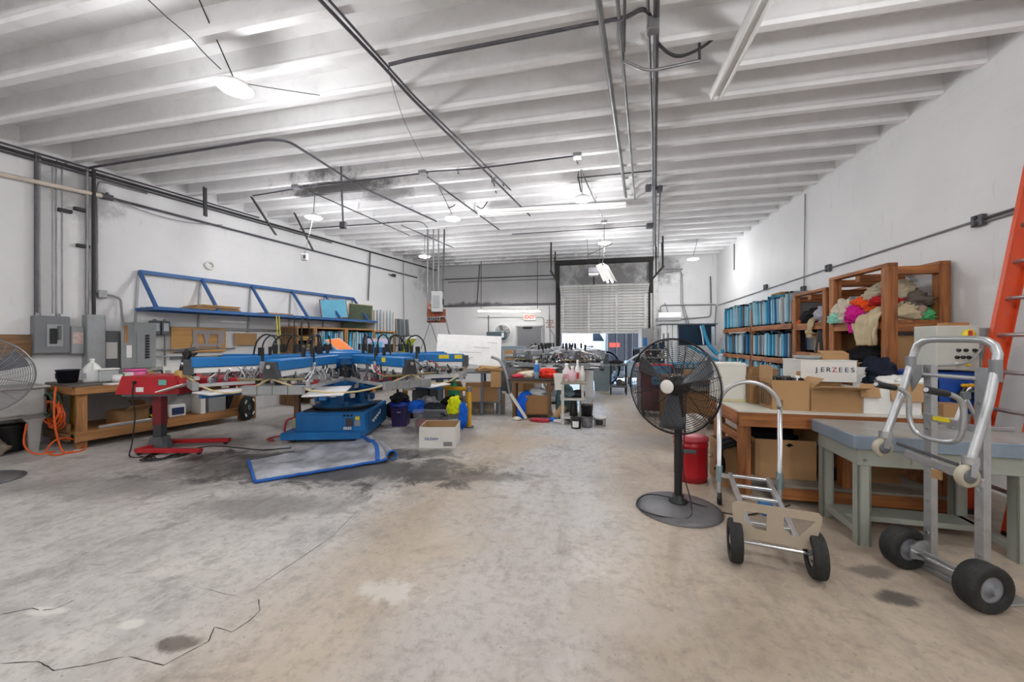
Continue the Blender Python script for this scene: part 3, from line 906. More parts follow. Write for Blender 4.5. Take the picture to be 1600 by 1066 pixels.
for x_ in (-.14, .14):
    MB().beam((x_, 0, .1), (x_ * 1.2, 0, ZJ - 3.3), .035, .01).build('hanger_strap', m_iron, op)
MB().beam((-.14, 0, .45), (.5, .6, ZJ - 3.3), .035, .01).build('brace_strap', m_iron, op)
# frame of the opening, torsion shaft, columns
m_steelpaint = M('grimy white steel column', '#c9c7c4', .5, .1, .1, 3, dirt=.5, dcol='#3d3a37')
def trim(n, x0, x1, y0, y1, z0, z1, mat):
    return struct(MB().bb(x0, x1, y0, y1, z0, z1, ch=.004).build('trim_%d' % n, mat))
m_sootp = M('black sooty paint', '#2c2a29', .7, 0, .2, 4)
trim(1, GX0 - .2, GX0 - .08, YB - .1, YB, 0, ZC - .3, m_sootp)
trim(2, GX1 + .08, GX1 + .18, YB - .1, YB, 0, 3.0, m_steelpaint)
trim(3, GX1 + .19, GX1 + .33, YB - .16, YB, 0, ZC - .3, m_steelpaint)
trim(4, GX1 + .08, GX1 + .3, YB - .12, YB, 3.0, ZC - .35, m_sootp)
trim(5, GX0 - .1, GX1 + .1, YB - .1, YB, GZ + .1, GZ + .2, m_sootp)
trim(6, lb.x, GX0 - .2, YB - .06, YB, YP(760, 479).z, YP(760, 476).z, m_conduit_d)
trim(7, GX0 - .2, GX1 + .2, YB - .2, YB, ZC - .4, ZC - .25, m_sootp)
# exit door
m_doorgrey = M('grey door paint', '#77777b', .45, 0, .05, 2)
xd0, xd1, zd = YP(807, 507).x, YP(848, 507).x, YP(827, 509).z
dr = bpy.data.objects.new('door_1', None); COL.objects.link(dr); struct(dr); dr.location = ((xd0 + xd1) / 2, YB, 0)
hw = (xd1 - xd0) / 2
MB().bb(-hw + .05, hw - .05, -.05, -.004, .01, zd - .05, ch=.004).build('door_leaf', m_doorgrey, dr)
g = MB(); g.bb(-hw, -hw + .05, -.07, 0, 0, zd); g.bb(hw - .05, hw, -.07, 0, 0, zd); g.bb(-hw, hw, -.07, 0, zd - .05, zd)
g.build('frame', M('light grey frame', '#a9a9aa', .5), dr)
MB().bb(-.22, .1, -.11, -.05, zd - .1, zd - .04, ch=.01).build('door_closer', m_iron, dr)
MB().tube([(hw - .12, -.05, 1.0), (hw - .12, -.1, 1.0), (hw - .22, -.1, 1.0)], .012, 6).build('handle', m_steel, dr)
ex = YP(828, 496, YB)
t = thing('exit_sign', 'white exit sign with red letters above the grey back door', 'exit sign', (ex.x, YB - .04, ex.z))
MB().box((0, 0, 0), (.42, .07, .22), ch=.012).build('case', m_white, t)
m_red_e = emit('exit red', '#e03525', 1.2)
text('EXIT', 'lettering', m_red_e, .17, (0, -.037, 0), (math.pi / 2, 0, 0), t, .002, 1.0, .006)
# red stencil on the wall right of the door: four short worn lines
st = YP(860, 506, YB)
m_stencil = M('faded red stencil paint', '#b0736a', .7, 0, .3, 20)
sg = thing('wall_stencil', 'faded red stencilled warning lines on the wall between exit and roller door', 'wall lettering', (st.x, YB - .002, st.z))
for k, w_ in enumerate((.24, .32, .18, .3)):
    g = MB(); x_ = -w_ / 2
    while x_ < w_ / 2 - .03:
        l = rnd.uniform(.02, .045)
        g.bb(x_, x_ + l, -.003, .0, .11 - k * .075 - .025, .11 - k * .075 + .025); x_ += l + .014
    g.build('stencil_line', m_stencil, sg)
# back wall conduits and boxes
yb = YB - .03
def yp(u, v, y=None): return YP(u, v, yb if y is None else y)
conduit('pair-line pipe along the upper back wall left of the roller door', [yp(690, 437), yp(868, 430)], .02, m_conduit_d)
conduit('lower thin pipe along the upper back wall left of the roller door', [yp(700, 441), yp(868, 436)], .012, m_conduit_d)
conduit('vertical black pipe dropping down the back wall to the lit strip light', [yp(750, 406), yp(745, 478)], .018, m_conduit_d)
conduit('thin conduit framing the wall above the exit sign', [yp(746, 496), yp(850, 496), yp(850, 545)], .01, m_steel)
conduit('vertical conduit right of the exit door', [yp(858, 478), yp(860, 545)], .014, m_steel)
conduit('bent conduit dropping from the horn beside the red stencil', [yp(858, 492), yp(858, 512), yp(866, 525), yp(866, 545)], .012, m_steel, rb=.05)
conduit('white pipe leaving the soot-black column toward the right', [yp(1012, 429), yp(1028, 428), yp(1030, 421), yp(1066, 421)], .022, m_steel, rb=.06)
conduit('conduit from the column end dropping down the right back wall', [yp(1025, 429), yp(1062, 423), yp(1066, 428), yp(1067, 474), yp(1078, 510)], .014, m_steel, rb=.08)
conduit('twin conduit beside the one dropping down the right back wall', [yp(1064, 425), yp(1064, 474), yp(1074, 510)], .01, m_steel, rb=.08)
conduit('conduit from the small box running right to the corner', [yp(1032, 494), yp(1032, 477), yp(1118, 476)], .018, m_steel, rb=.12)
conduit('short conduit curling up from the hood light to the corner run', [yp(1060, 499), yp(1110, 495), yp(1111, 478)], .016, m_steel, rb=.1)
conduit('vertical conduit in the far right corner', [yp(1110, 432), yp(1111, 474)], .018, m_conduit_d)
conduit('thin vertical conduit below the corner run', [yp(1119, 478), yp(1116, 515)], .014, m_steel)
jbox('grey box on the wall right of the roller door', yp(1029, 489, YB - .06), (.16, .1, .2))
m_hood = M('white lamp hood', '#fbfbfb', .4, 0, .02)
p = yp(1045, 496, YB - .7)
t = thing('hood_light', 'white box hood light on the back wall above the blue machine', 'strip light', p)
MB().box((0, 0, .06), (.64, .35, .16), ch=.01).build('hood', m_hood, t)
MB().box((-.02, 0, -.07), (.66, .37, .1), ch=.01).build('skirt', M('grey hood skirt', '#9c9c9e', .5), t)
MB().tube([(0, .1, .14), (0, .65, .5)], .012, 6).build('bracket', m_steel, t)
# round drum fan on the back wall
p = yp(785, 520, YB - .12)
t = thing('wall_fan', 'round white wall fan partly hidden behind the white foam sheet', 'fan', p)
MB().torus((0, 0, 0), .3, .02, (0, 1, 0)).build('rim', m_white, t)
g = MB()
for k in range(12):
    a = k * math.pi / 6
    g.tube([(0, 0, 0), (.29 * math.cos(a), 0, .29 * math.sin(a))], .005, 4)
for r_ in (.1, .2): g.torus((0, 0, 0), r_, .005, (0, 1, 0), 24, 4)
g.build('guard', m_steel, t)
MB().cyl((0, -.03, 0), (0, .1, 0), .07).build('motor', m_white, t)
for k in range(4):
    a = k * math.pi / 2 + .3
    MB().beam((.06 * math.cos(a), .03, .06 * math.sin(a)), (.26 * math.cos(a), .03, .26 * math.sin(a)), .02, .12, up=(-math.sin(a), .4, math.cos(a))).build('blade', m_steel, t)
# right wall: long conduit with boxes, thin drop
rw = lambda u, v: XP(u, v, XR - .02)
p0, p1, p2, p3 = rw(1122, 477), rw(1293, 420), rw(1522, 346), rw(1640, 309)
conduit('long thin conduit sloping along the right wall to the back corner', [p0, p1, p2], .011, m_steel)
conduit('upper of two conduits entering the right wall outlet from the right edge', [p2, p3], .013, m_conduit_d)
conduit('lower of two conduits entering the right wall outlet from the right edge', [p2 - Vector((0, 0, .035)), p3 - Vector((0, 0, .035))], .011, m_steel)
def rbox(label, u, v, s):
    t = thing('wall_outlet', label, 'outlet', XP(u, v, XR - .03))
    MB().box((0, 0, 0), (.05, s, s), ch=.005).build('box', m_conduit_d, t)
    for z_ in (-.25, .25):
        MB().lathe([(0, .006), (s * .2, .006), (s * .2, 0)], (-.026, 0, z_ * s), (-1, 0, 0), 12).build('socket', m_dark, t)
rbox('dark outlet box on the right wall near the right edge', 1529, 345, .11)
rbox('dark outlet box on the conduit above the tall wooden tower', 1294, 419, .11)
rbox('small outlet on the right wall above the screen racks', 1196, 449, .12)
rbox('small outlet on the conduit between rack and tower', 1255, 452, .11)
conduit('thin vertical conduit dropping down the right wall from the joists', [rw(1258, 303), rw(1256, 450)], .009, m_steel)
conduit('thin vertical conduit high on the right wall near the back', [rw(1147, 381), rw(1147, 422)], .012, m_conduit_d)
# ------------------------------------------------------------------ outside the dock door
m_yard = M('pale yard concrete', '#bdb9b0', .8, var=.08, sc=.6)
g = MB(); g.bb(-14, 16, YB + .2, 46, -.2, -.02)
struct(g.build('ground', m_yard))
m_cont = M('charcoal steel doors', '#26272b', .55, .1, .08, 2)
cx0, cx1 = YP(950, 530, 15.6).x, YP(1016, 530, 15.6).x
t = thing('shipping_container', 'charcoal steel container with double doors parked outside the dock', 'container', ((cx0 + cx1) / 2, 15.6, 0))
w_ = cx1 - cx0
MB().bb(-w_ / 2, w_ / 2, .05, 4.0, .25, 2.5, ch=.02).build('body', m_cont, t)
for s_ in (-1, 1):
    d_ = MB().bb(s_ * .01, s_ * (w_ / 2 - .03), 0, .05, .3, 2.45, ch=.01).build('door', m_cont, t)
    for k in range(2):
        MB().tube([(s_ * (.12 + .35 * k), -.02, .3), (s_ * (.12 + .35 * k), -.02, 2.45)], .016, 6).build('lock_rod', m_conduit_d, d_)
MB().bb(-w_ / 2 + .05, -.35, -.012, 0, 1.2, 1.38).build('marker_plate', M('red marker plate', '#c5412f', .5), t)
for s_ in (-1, 1):
    for y_ in (.6, 3.4): MB().cyl((s_ * w_ * .38 - .1, y_, .13), (s_ * w_ * .38 + .1, y_, .13), .15).build('wheel', m_dark, t)
m_truckw = M('white truck paint', '#e6eaf0', .35, 0, .03)
p = YP(892, 545, 19.5)
t = thing('box_truck', 'white truck parked far out in the bright yard beyond the dock', 'truck', (p.x, 19.5, 0))
MB().bb(-1.5, .9, 0, 2.0, .7, 2.9, ch=.05).build('cargo_box', m_truckw, t)
MB().prism([(.9, .5), (2.1, .5), (2.1, 1.3), (1.7, 1.5), (1.35, 2.1), (.9, 2.1)], lambda a, b, t_: (a, t_, b), .1, 1.9).build('cab', m_truckw, t)
MB().prism([(1.1, 1.45), (1.66, 1.45), (1.36, 1.98), (1.1, 1.98)], lambda a, b, t_: (a, t_, b), .085, .1).build('side_window', M('dark window glass', '#1f2a33', .1), t)
MB().bb(-1.5, 2.05, .2, 1.8, .4, .6).build('chassis', m_dark, t)
for x_ in (-.9, 1.5):
    for y_ in (.02, 1.78):
        wh_ = MB().cyl((x_, y_, .42), (x_, y_ + .2, .42), .42, n=20).build('wheel', m_dark, t)
        MB().cyl((x_, y_ - .012, .42), (x_, y_ + .02, .42), .2).build('hub', m_alu, wh_)
m_leaf = M('tree leaves', '#5f8a3a', .6, 0, .3, 6)
p = YP(921, 540, 24)
t = thing('yard_tree', 'young green tree standing in the yard beyond the dock', 'tree', (p.x, 24, 0))
MB().tube([(0, 0, 0), (.05, 0, 1.2), (-.03, .05, 2.2)], [.09, .07, .04], 7).build('trunk', wood('bark', '#6b5a48', '#3f342a', 'z'), t)
g = MB()
for k in range(420):
    a, b_, r_ = rnd.uniform(0, 6.283), rnd.uniform(-1, 1), rnd.random() ** .4
    c = Vector((math.cos(a) * math.sqrt(1 - b_ * b_) * .75 * r_, math.sin(a) * math.sqrt(1 - b_ * b_) * .75 * r_, 2.2 + b_ * .9 * r_))
    n1 = Vector((rnd.uniform(-1, 1), rnd.uniform(-1, 1), rnd.uniform(-1, 1))).normalized(); n2 = n1.orthogonal().normalized()
    g.add([c - n1 * .1, c + n2 * .05, c + n1 * .1, c - n2 * .05], [(0, 1, 2, 3)])
tag(g.build('foliage', m_leaf, t, norm=False), None, None, None, 'stuff')
t = thing('yard_wall', 'pale block yard wall closing off the yard behind the tree', 'wall', (-2, 30, 0))
MB().bb(-9, 12, 0, .2, 0, 2.2).build('wall_panel', m_wall, t)
# ------------------------------------------------------------------ shared prop makers
m_card = M('brown cardboard', '#b08a60', .8, 0, .08, 3, dirt=.1, dcol='#6e5236')
m_card2 = M('darker cardboard', '#96714a', .8, 0, .1, 3, dirt=.12, dcol='#5c4229')
m_cardw = M('white carton', '#e2dfd9', .7, 0, .04, 3, dirt=.12, dcol='#a89f92')
m_black = M('black plastic', '#1b1b1c', .45, 0, .15, 10)
m_rubber = M('black rubber', '#222222', .75, 0, .15, 12, dirt=.15, dcol='#6c665f')
m_chrome = M('worn chrome', '#bfc0c2', .22, .9, .05, 8)
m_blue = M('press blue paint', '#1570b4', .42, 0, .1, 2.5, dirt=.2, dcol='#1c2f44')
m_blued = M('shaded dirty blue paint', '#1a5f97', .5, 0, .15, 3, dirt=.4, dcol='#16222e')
m_red = M('red enamel', '#b8242c', .4, 0, .1, 4, dirt=.12, dcol='#5a1a1c')
m_grey = M('grey enamel', '#8f9193', .5, .1, .06, 3, dirt=.15, dcol='#55524f')
m_greyd = M('dark grey enamel', '#5f6366', .5, .1, .1, 3, dirt=.2)
m_pallet = M('white shirt board', '#dcdadb', .5, 0, .05, 3, dirt=.25, dcol='#8f8a86')
m_yel = M('yellow paint', '#e0a91e', .45, 0, .1, 5, dirt=.15)
m_label = M('yellow sticker', '#e8d21e', .5, 0, .05)
m_paper = M('white paper', '#efeeea', .7, 0, .03)
wx = wood('bench wood', '#b58350', '#8f6138', 'x'); wy = wood('bench wood', '#b58350', '#8f6138', 'y'); wz = wood('bench wood', '#b58350', '#8f6138', 'z')
def cbox(name, label, loc, rz, w, d, h, mat=None, flaps=(), cat='box', th=.006, flap_l=.45, open_top=True, inner=None, group=None):
    """cardboard box, origin at base centre; flaps = list of (side, angle) with side f b l r, angle 0 = closed over, 90 = upright, 180 = hanging down"""
    mat = mat or m_card
    t = thing(name, label, cat, loc, rz, group)
    g = MB()
    g.bb(-w / 2, w / 2, -d / 2, -d / 2 + th, 0, h); g.bb(-w / 2, w / 2, d / 2 - th, d / 2, 0, h)
    g.bb(-w / 2, -w / 2 + th, -d / 2 + th, d / 2 - th, 0, h); g.bb(w / 2 - th, w / 2, -d / 2 + th, d / 2 - th, 0, h)
    g.bb(-w / 2 + th, w / 2 - th, -d / 2 + th, d / 2 - th, 0, th)
    if not open_top:
        g.bb(-w / 2, w / 2, -d / 2, d / 2, h, h + th)
    g.build('body', [mat], t)
    for sd, an in flaps:
        a = math.radians(an)
        L = flap_l * min(w, d)
        ax, mid, wid = {'f': ((0, 1), (0, -d / 2), w), 'b': ((0, -1), (0, d / 2), w), 'l': ((1, 0), (-w / 2, 0), d), 'r': ((-1, 0), (w / 2, 0), d)}[sd]
        dirv = Vector((ax[0] * math.cos(a), ax[1] * math.cos(a), math.sin(a)))
        p0 = Vector((mid[0], mid[1], h + .002))
        side = Vector((-ax[1], ax[0], 0))
        nrm = dirv.cross(side)
        q = [p0 + side * wid * .495, p0 - side * wid * .495, p0 - side * wid * .47 + dirv * L, p0 + side * wid * .47 + dirv * L]
        vs = q + [p + nrm * th for p in q]
        MB().add(vs, [(0, 1, 2, 3), (7, 6, 5, 4), (0, 4, 5, 1), (1, 5, 6, 2), (2, 6, 7, 3), (3, 7, 4, 0)]).build('flap', inner or mat, t)
    return t
def cloth(name, label, loc, d, mat, seed, rz=0, cat='garment', amp=.3, fr=2.6, ridge=.85, nu=44, nv=26, flat=True, group=None):
    o = MB().blob((0, 0, d[2] * .28), d, seed, amp, fr, nu, nv, flat, ridge).build(name, mat, None, loc, rz)
    return tag(o, label, cat, group)
def fab(name, col, var=.12):
    return M(name, col, .9, 0, var, 9, bump=.25, bs=120, spec=.2)
def drape(name, label, mat, path, width, axis, seed, th=.012, cat='garment', amp=.03):
    """a hanging strip of fabric: path of points, width along axis, wrinkled"""
    P = smoothpts(path, 5)
    ax = V3(axis).normalized()
    n = len(P) - 1
    def fn(u, v):
        k = min(n, int(round(v * n)))
        p = P[k]
        w = width * (1 - .35 * v * v) * (u - .5)
        q = Vector((u * 4.0 + seed, v * 2.2, seed * 1.7))
        tt = (P[min(n, k + 1)] - P[max(0, k - 1)]).normalized()
        nrm = tt.cross(ax).normalized()
        return p + ax * (w + .02 * noise.noise(q * 2)) + nrm * (math.sin(u * 26 + seed + v * 3 + 2 * noise.noise(q)) * amp * .4 + amp * noise.noise(q) + amp * .7 * noise.noise(q * 2.7))
    o = MB().sheet(fn, 22, n).build(name, mat)
    md = o.modifiers.new('thick', 'SOLIDIFY'); md.thickness = th
    return tag(o, label, cat)
def frame_screen(name, label, loc, R, w, h, fmat, mesh_mat, th=.035, bar=.035, cat='printing screen', group=None, pm=None):
    """screen frame lying in its local XZ plane, origin at the middle of the lower edge; R is a 3x3 matrix"""
    t = thing(name, label, cat, loc, 0, group)
    t.rotation_euler = R.to_euler()
    g = MB()
    g.bb(-w / 2, w / 2, -th / 2, th / 2, 0, bar); g.bb(-w / 2, w / 2, -th / 2, th / 2, h - bar, h)
    g.bb(-w / 2, -w / 2 + bar, -th / 2, th / 2, bar, h - bar); g.bb(w / 2 - bar, w / 2, -th / 2, th / 2, bar, h - bar)
    g.build('frame', fmat, t)
    MB().bb(-w / 2 + bar * .5, w / 2 - bar * .5, -th / 2 - .003, -th / 2 + .001, bar * .5, h - bar * .5).build('mesh', mesh_mat, t)
    if pm:
        MB().bb(-w * .28, w * .26, -th / 2 - .006, -th / 2 - .002, h * .25, h * .75).build('stencil', pm, t)
    return t
def lathe_thing(name, label, cat, loc, parts, group=None):
    t = thing(name, label, cat, loc, 0, group)
    for nm, mat, prof in parts:
        MB().lathe(prof, (0, 0, 0), n=20).build(nm, mat, t)
    return t
def tangle(name, label, cat, loc, R, mat, n=3, r=.006, seed=1, h=.04, pts=16):
    rr = random.Random(seed)
    g = MB()
    for k in range(n):
        P = []
        a0, rad = rr.uniform(0, 6), R * rr.uniform(.5, 1)
        for i in range(pts):
            a = a0 + i * .8
            P.append((rad * math.cos(a) * rr.uniform(.6, 1.1), rad * math.sin(a) * rr.uniform(.6, 1.1), r + h * rr.random()))
        g.tube(smoothpts(P, 3), r, 5)
    return tag(g.build(name, mat, None, loc), label, cat)
def lthing(name, label, cat, a, n, z, group=None):
    return thing(name, label, cat, lw(a, n, z), RZL, group)
def la(u, v=450):
    return lloc(LP(u, v))[0]
def lz(u, v, off=0.0):
    return lloc(LP(u, v, off))[2]
# ------------------------------------------------------------------ left wall: electrical gear
m_box = M('grey electrical enamel', '#77797c', .45, .1, .05, 3, dirt=.12)
m_boxl = M('light grey electrical enamel', '#9c9fa0', .45, .2, .07, 3, dirt=.15)
t = lthing('breaker_cabinet', 'square grey breaker cabinet with a recessed lever at the far left of the wall', 'electrical panel', .435, 0, 1.27)
MB().bb(-.17, .17, -.15, 0, 0, .54, ch=.01).build('case', m_box, t)
MB().bb(-.055, .1, -.158, -.15, .1, .42, ch=.002).build('cover_plate', m_boxl, t)
MB().bb(-.03, .04, -.17, -.156, .14, .36, ch=.004).build('lever_recess', m_black, t)
MB().bb(.045, .075, -.19, -.156, .2, .4, ch=.006).build('lever', m_greyd, t)
for x_ in (-.12, .07): MB().cyl((x_, -.075, .54), (x_, -.075, .58), .025).build('conduit_hub', m_steel, t)
t = lthing('disconnect_switch', 'small light grey disconnect with a printed label beside the breaker cabinet', 'electrical panel', .69, 0, 1.25)
MB().bb(-.075, .075, -.12, 0, 0, .42, ch=.015).build('case', m_boxl, t)
MB().bb(-.05, .055, -.124, -.12, .16, .33).build('label_plate', M('faded label', '#c9b3a8', .6, 0, .2, 30), t)
MB().bb(.078, .1, -.1, -.03, .2, .3).build('lever', m_black, t)
t = lthing('pull_box', 'tall narrow galvanised pull box under the thick conduit bundle', 'electrical panel', .865, 0, .97)
MB().bb(-.1, .1, -.2, 0, 0, .88, ch=.006).build('case', m_boxl, t)
MB().bb(-.092, .092, -.206, -.2, .02, .86).build('cover', m_boxl, t)
for x_, z_ in ((-.08, .05), (.08, .05), (-.08, .83), (.08, .83)): MB().cyl((x_, -.206, z_), (x_, -.212, z_), .008, n=8).build('screw', m_steel, t)
t = lthing('sub_panel', 'grey sub panel with a white notice half behind the open panel door', 'electrical panel', 1.05, 0, 1.03)
MB().bb(-.085, .1, -.13, 0, 0, .58, ch=.006).build('case', m_box, t)
MB().bb(-.06, .07, -.136, -.13, .14, .4).build('notice', m_paper, t)
t = lthing('load_centre', 'grey load centre with its door swung open and rows of breakers', 'electrical panel', 1.45, 0, 1.0)
MB().bb(-.16, .13, -.2, 0, 0, .76, ch=.006).build('case', M('green grey enamel', '#8d938f', .45, .1, .06, 3, dirt=.15), t)
MB().bb(-.12, .08, -.206, -.2, .08, .62).build('dead_front', m_grey, t)
for k in range(9):
    MB().bb(-.015, .035, -.218, -.204, .16 + k * .045, .195 + k * .045).build('breaker', m_black, t)
d_ = MB().beam((-.16, -.2, .38), (-.36, -.36, .38), .015, .74, ch=.004).build('door', m_boxl, t)
MB().beam((-.2, -.243, .28), (-.285, -.311, .28), .006, .2).build('index_card', m_paper, d_)
MB().beam((-.27, -.299, .56), (-.32, -.339, .56), .006, .28).build('wood_shim', wz, d_)
for i, a_ in enumerate((1.61, 1.74)):
    t = lthing('fused_switch', ('left', 'right')[i] + ' of the two small safety switches with a glass front beside the load centre', 'electrical panel', a_, 0, 1.56)
    MB().bb(-.058, .058, -.14, 0, 0, .24, ch=.01).build('case', m_greyd, t)
    MB().bb(-.036, .036, -.146, -.14, .06, .2, ch=.002).build('glass', M('pale glass', '#b9c2c6', .1, 0, .05), t)
    MB().cyl((0, -.07, .24), (0, -.07, .275), .02).build('conduit_hub', m_steel, t)
for i, (a_, z0_, z1_) in enumerate(((1.58, .9, 1.56), (1.76, .9, 1.56))):
    conduit(('left', 'right')[i] + ' conduit dropping from the small safety switches behind the bench', [lw(a_, .05, z0_), lw(a_, .05, z1_)], .018, m_steel)
conduit('horizontal conduit below the safety switches', [lw(1.62, .09, 1.3), lw(2.9, .05, 1.3)], .014, m_steel)
conduit('lower horizontal conduit below the safety switches', [lw(1.62, .09, 1.18), lw(2.9, .05, 1.14)], .014, m_steel)
# vertical conduits
def vcon(u, vtop, z0, r, lab, mat=m_steel, off=.05, top=None):
    a_ = la(u)
    pts = [lw(a_, off, z0), lw(a_, off, lz(u, vtop))]
    if top is not None: pts.append(lw(a_ + top, off, lz(u, vtop)))
    conduit(lab, pts, r, mat)
vcon(54, 240, 1.8, .02, 'leftmost dark riser conduit above the breaker cabinet', m_conduit_d)
vcon(60, 243, 1.8, .012, 'thin riser right beside the leftmost dark riser')
vcon(80, 252, 1.85, .009, 'first of three slim risers above the breaker cabinet')
vcon(86, 248, 1.85, .009, 'second of three slim risers above the breaker cabinet', top=.15)
vcon(95, 252, 1.85, .009, 'third of three slim risers, bending right at the top', top=.35)
vcon(134, 265, 1.86, .022, 'left thick riser of the bundle into the pull box', m_steel)
vcon(143, 268, 1.86, .026, 'right thick dark riser of the bundle into the pull box', m_dark, .08)
vcon(150, 282, 2.2, .013, 'slim riser right of the bundle, bending right under the ceiling', top=.6)
# strut brackets, small box with its conduit
for u, v in ((100, 330), (124, 328), (128, 385)):
    a_, _, z_ = lloc(LP(u, v))
    tag(MB().box((0, 0, 0), (.14, .06, .05), ch=.004).build('strut_bracket', m_dark, None, lw(a_, .035, z_), RZL), {100: 'dark clamp bracket left of the thick bundle under the white pipe', 124: 'dark clamp bracket beside the thick bundle under the white pipe', 128: 'dark clamp bracket halfway down the thick bundle'}[u], 'bracket')
a_, _, z_ = lloc(LP(157, 460))
t = lthing('wall_junction_box', 'small grey conduit box on the left wall near the thick bundle', 'junction box', a_, .05, z_)
MB().box((0, 0, 0), (.1, .08, .12), ch=.006).build('body', m_boxl, t); MB().box((0, -.043, 0), (.09, .008, .11)).build('cover', m_boxl, t)
conduit('bent conduit from the small wall box down into the load centre', [lw(a_ + .05, .05, z_), lw(la(186), .05, z_ - .03), lw(la(189), .06, 1.76)], .014, m_steel, rb=.15)
# ceiling-line cables and pipes along the left wall
for i, (dz, r, m_) in enumerate(((0, .022, m_dark), (-.05, .016, m_conduit_d), (.06, .014, m_conduit_d))):
    conduit(('thick black cable', 'grey conduit just under the black cable', 'grey conduit just above the black cable')[i] + ' running along the top of the left wall', [lw(-1.2, .05 + i * .005, 4.06 + dz), lw(1.2, .05, 4.06 + dz), lw(3.4, .05, 4.05 + dz), lw(9.7 if i == 0 else (5.2 if i == 1 else 3.3), .05, 4.05 + dz)], r, m_)
a0_, _, z0_ = lloc(LP(0, 277)); a1_, _, z1_ = lloc(LP(165, 309)); a2_, _, z2_ = lloc(LP(650, 434))
m_cream = M('cream painted pipe', '#cfc3b4', .5, 0, .1, 3, dirt=.3, dcol='#5b4e42')
conduit('cream painted pipe along the upper left wall from the left edge', [lw(a0_ - .6, .06, z0_), lw(a1_, .06, z1_)], .034, m_cream, 'wall_pipe', 'pipe', n=8)
conduit('thin dark pipe continuing the cream pipe to the back of the left wall', [lw(a1_ + .02, .06, z1_), lw(a2_, .05, z2_)], .02, m_conduit_d, 'wall_pipe', 'pipe', n=8)
conduit('sagging thin wire below the thin dark wall pipe', sag(lw(a1_, .08, z1_), lw(la(345, 352), .06, lz(345, 352)), .12), .006, m_steel, 'wall_wire', 'wire')
t = lthing('pipe_coupling', 'dirty coupling where the cream pipe meets the thin dark pipe', 'pipe fitting', a1_, .06, z1_)
MB().cyl((-.06, 0, 0), (.06, 0, 0), .045).build('sleeve', m_conduit_d, t); MB().cyl((0, 0, .04), (0, 0, .07), .02).build('bleed_plug', m_conduit_d, t)
a_, _, z_ = lloc(LP(327, 415))
tag(MB().torus((0, 0, 0), .07, .02, (0, 1, 0)).build('pipe_ring', m_cardw, None, lw(a_, .022, z_), RZL), 'small white ring stub in the left wall above the blue rack', 'wall ring')
conduit('conduit dropping from the ceiling to the green framed screen', [lw(la(576, 395), .06, lz(576, 395)), lw(la(573, 466), .06, lz(573, 470))], .018, m_conduit_d)
conduit('thin conduit dropping down the left wall behind the tall pale boards', [lw(la(628, 408), .06, lz(628, 410)), lw(la(629, 500), .06, lz(629, 500))], .012, m_steel)
t = lthing('wall_spotlight', 'small black spotlight under the pipe at the far end of the left wall', 'spotlight', *[(lambda q: (q[0], .12, q[2]))(lloc(LP(607, 430)))][0])
MB().cyl((0, 0, 0), (.1, -.08, -.02), .035, .05).build('head', m_black, t); MB().tube([(0, .12, .03), (0, 0, 0)], .01, 5).build('arm', m_black, t)
# ------------------------------------------------------------------ blue wall rack
t = lthing('blue_rack', 'long blue steel wall rack with slanting braces above the press', 'wall rack', 0, 0, 0)
m_rack = M('blue rack paint', '#2d5c93', .45, .1, .1, 3, dirt=.15)
zr, zs = 2.62, 1.98
aL, aR = 1.42, 6.2
MB().beam((aL, -.05, zr), (aR - .3, -.05, zr), .05, .06).build('top_rail', m_rack, t)
MB().beam((aL - .05, -.62, zs), (aR, -.62, zs), .06, .05).build('front_rail', m_rack, t)
MB().beam((aL - .05, -.05, zs), (aR, -.05, zs), .05, .05).build('rear_rail', m_rack, t)
for k in range(7):
    a_ = aL + (aR - aL - .1) * k / 6
    MB().beam((a_, -.62, zs), (a_, -.03, zs), .05, .04).build('cross_bar', m_rack, t)
for k in range(6):
    a_ = aL + (aR - .3 - aL) * k / 5.0
    MB().beam((a_, -.05, zr), (a_ + .0, -.62, zs), .04, .05).build('brace', m_rack, t)
    MB().beam((a_, -.02, zr), (a_ - .05, -.02, zs - .35), .03, .02, up=(0, 1, 0)).build('wall_strut', m_boxl, t)
for k in range(3):
    MB().bb(aL, aR - .02, -.56 + k * .19, -.42 + k * .19, zs + .026, zs + .036).build('shelf_slat', m_rack, t)
tg = lthing('cardboard_sheets', 'stack of flat cardboard sheets lying on the blue wall rack', 'cardboard', 2.35, .35, zs + .037)
for k in range(4):
    MB().box((rnd.uniform(-.04, .04), rnd.uniform(-.03, .03), .012 + k * .022), (.8 - k * .06, .5, .016), rz=rnd.uniform(-.06, .06)).build('sheet', m_card, tg)
tag(MB().box((0, 0, .012), (.6, .4, .024)).build('board', wx, None, lw(3.5, .35, zs + .037), RZL), 'flat wooden board lying on the blue wall rack', 'board')
# hanging things at the rack
tag(MB().tube(smoothpts([lw(3.35, .66, 1.98), lw(3.36, .68, 1.6), lw(3.34, .67, 1.25), lw(3.42, .67, 1.22), lw(3.42, .68, 1.6), lw(3.41, .66, 1.97)]), .012, 5).build('yellow_strap', M('yellow webbing', '#c8bd4a', .8)), 'yellow strap hanging from the front of the blue rack', 'strap')
tag(MB().tube(smoothpts([lw(3.95, .66, 1.98), lw(3.9, .68, 1.7), lw(3.93, .68, 1.42), lw(4.02, .68, 1.36), lw(4.1, .68, 1.5), lw(4.08, .68, 1.8), lw(4.05, .66, 1.98)]), .018, 6).build('belt_loop', m_black), 'black belt loop hanging from the blue rack', 'belt')
tag(MB().tube(smoothpts([lw(3.75, .66, 1.98), lw(3.73, .68, 1.6), lw(3.75, .68, 1.3), lw(3.7, .68, 1.1)]), .012, 5).build('power_cord', m_black), 'black cord hanging straight from the blue rack', 'cord')
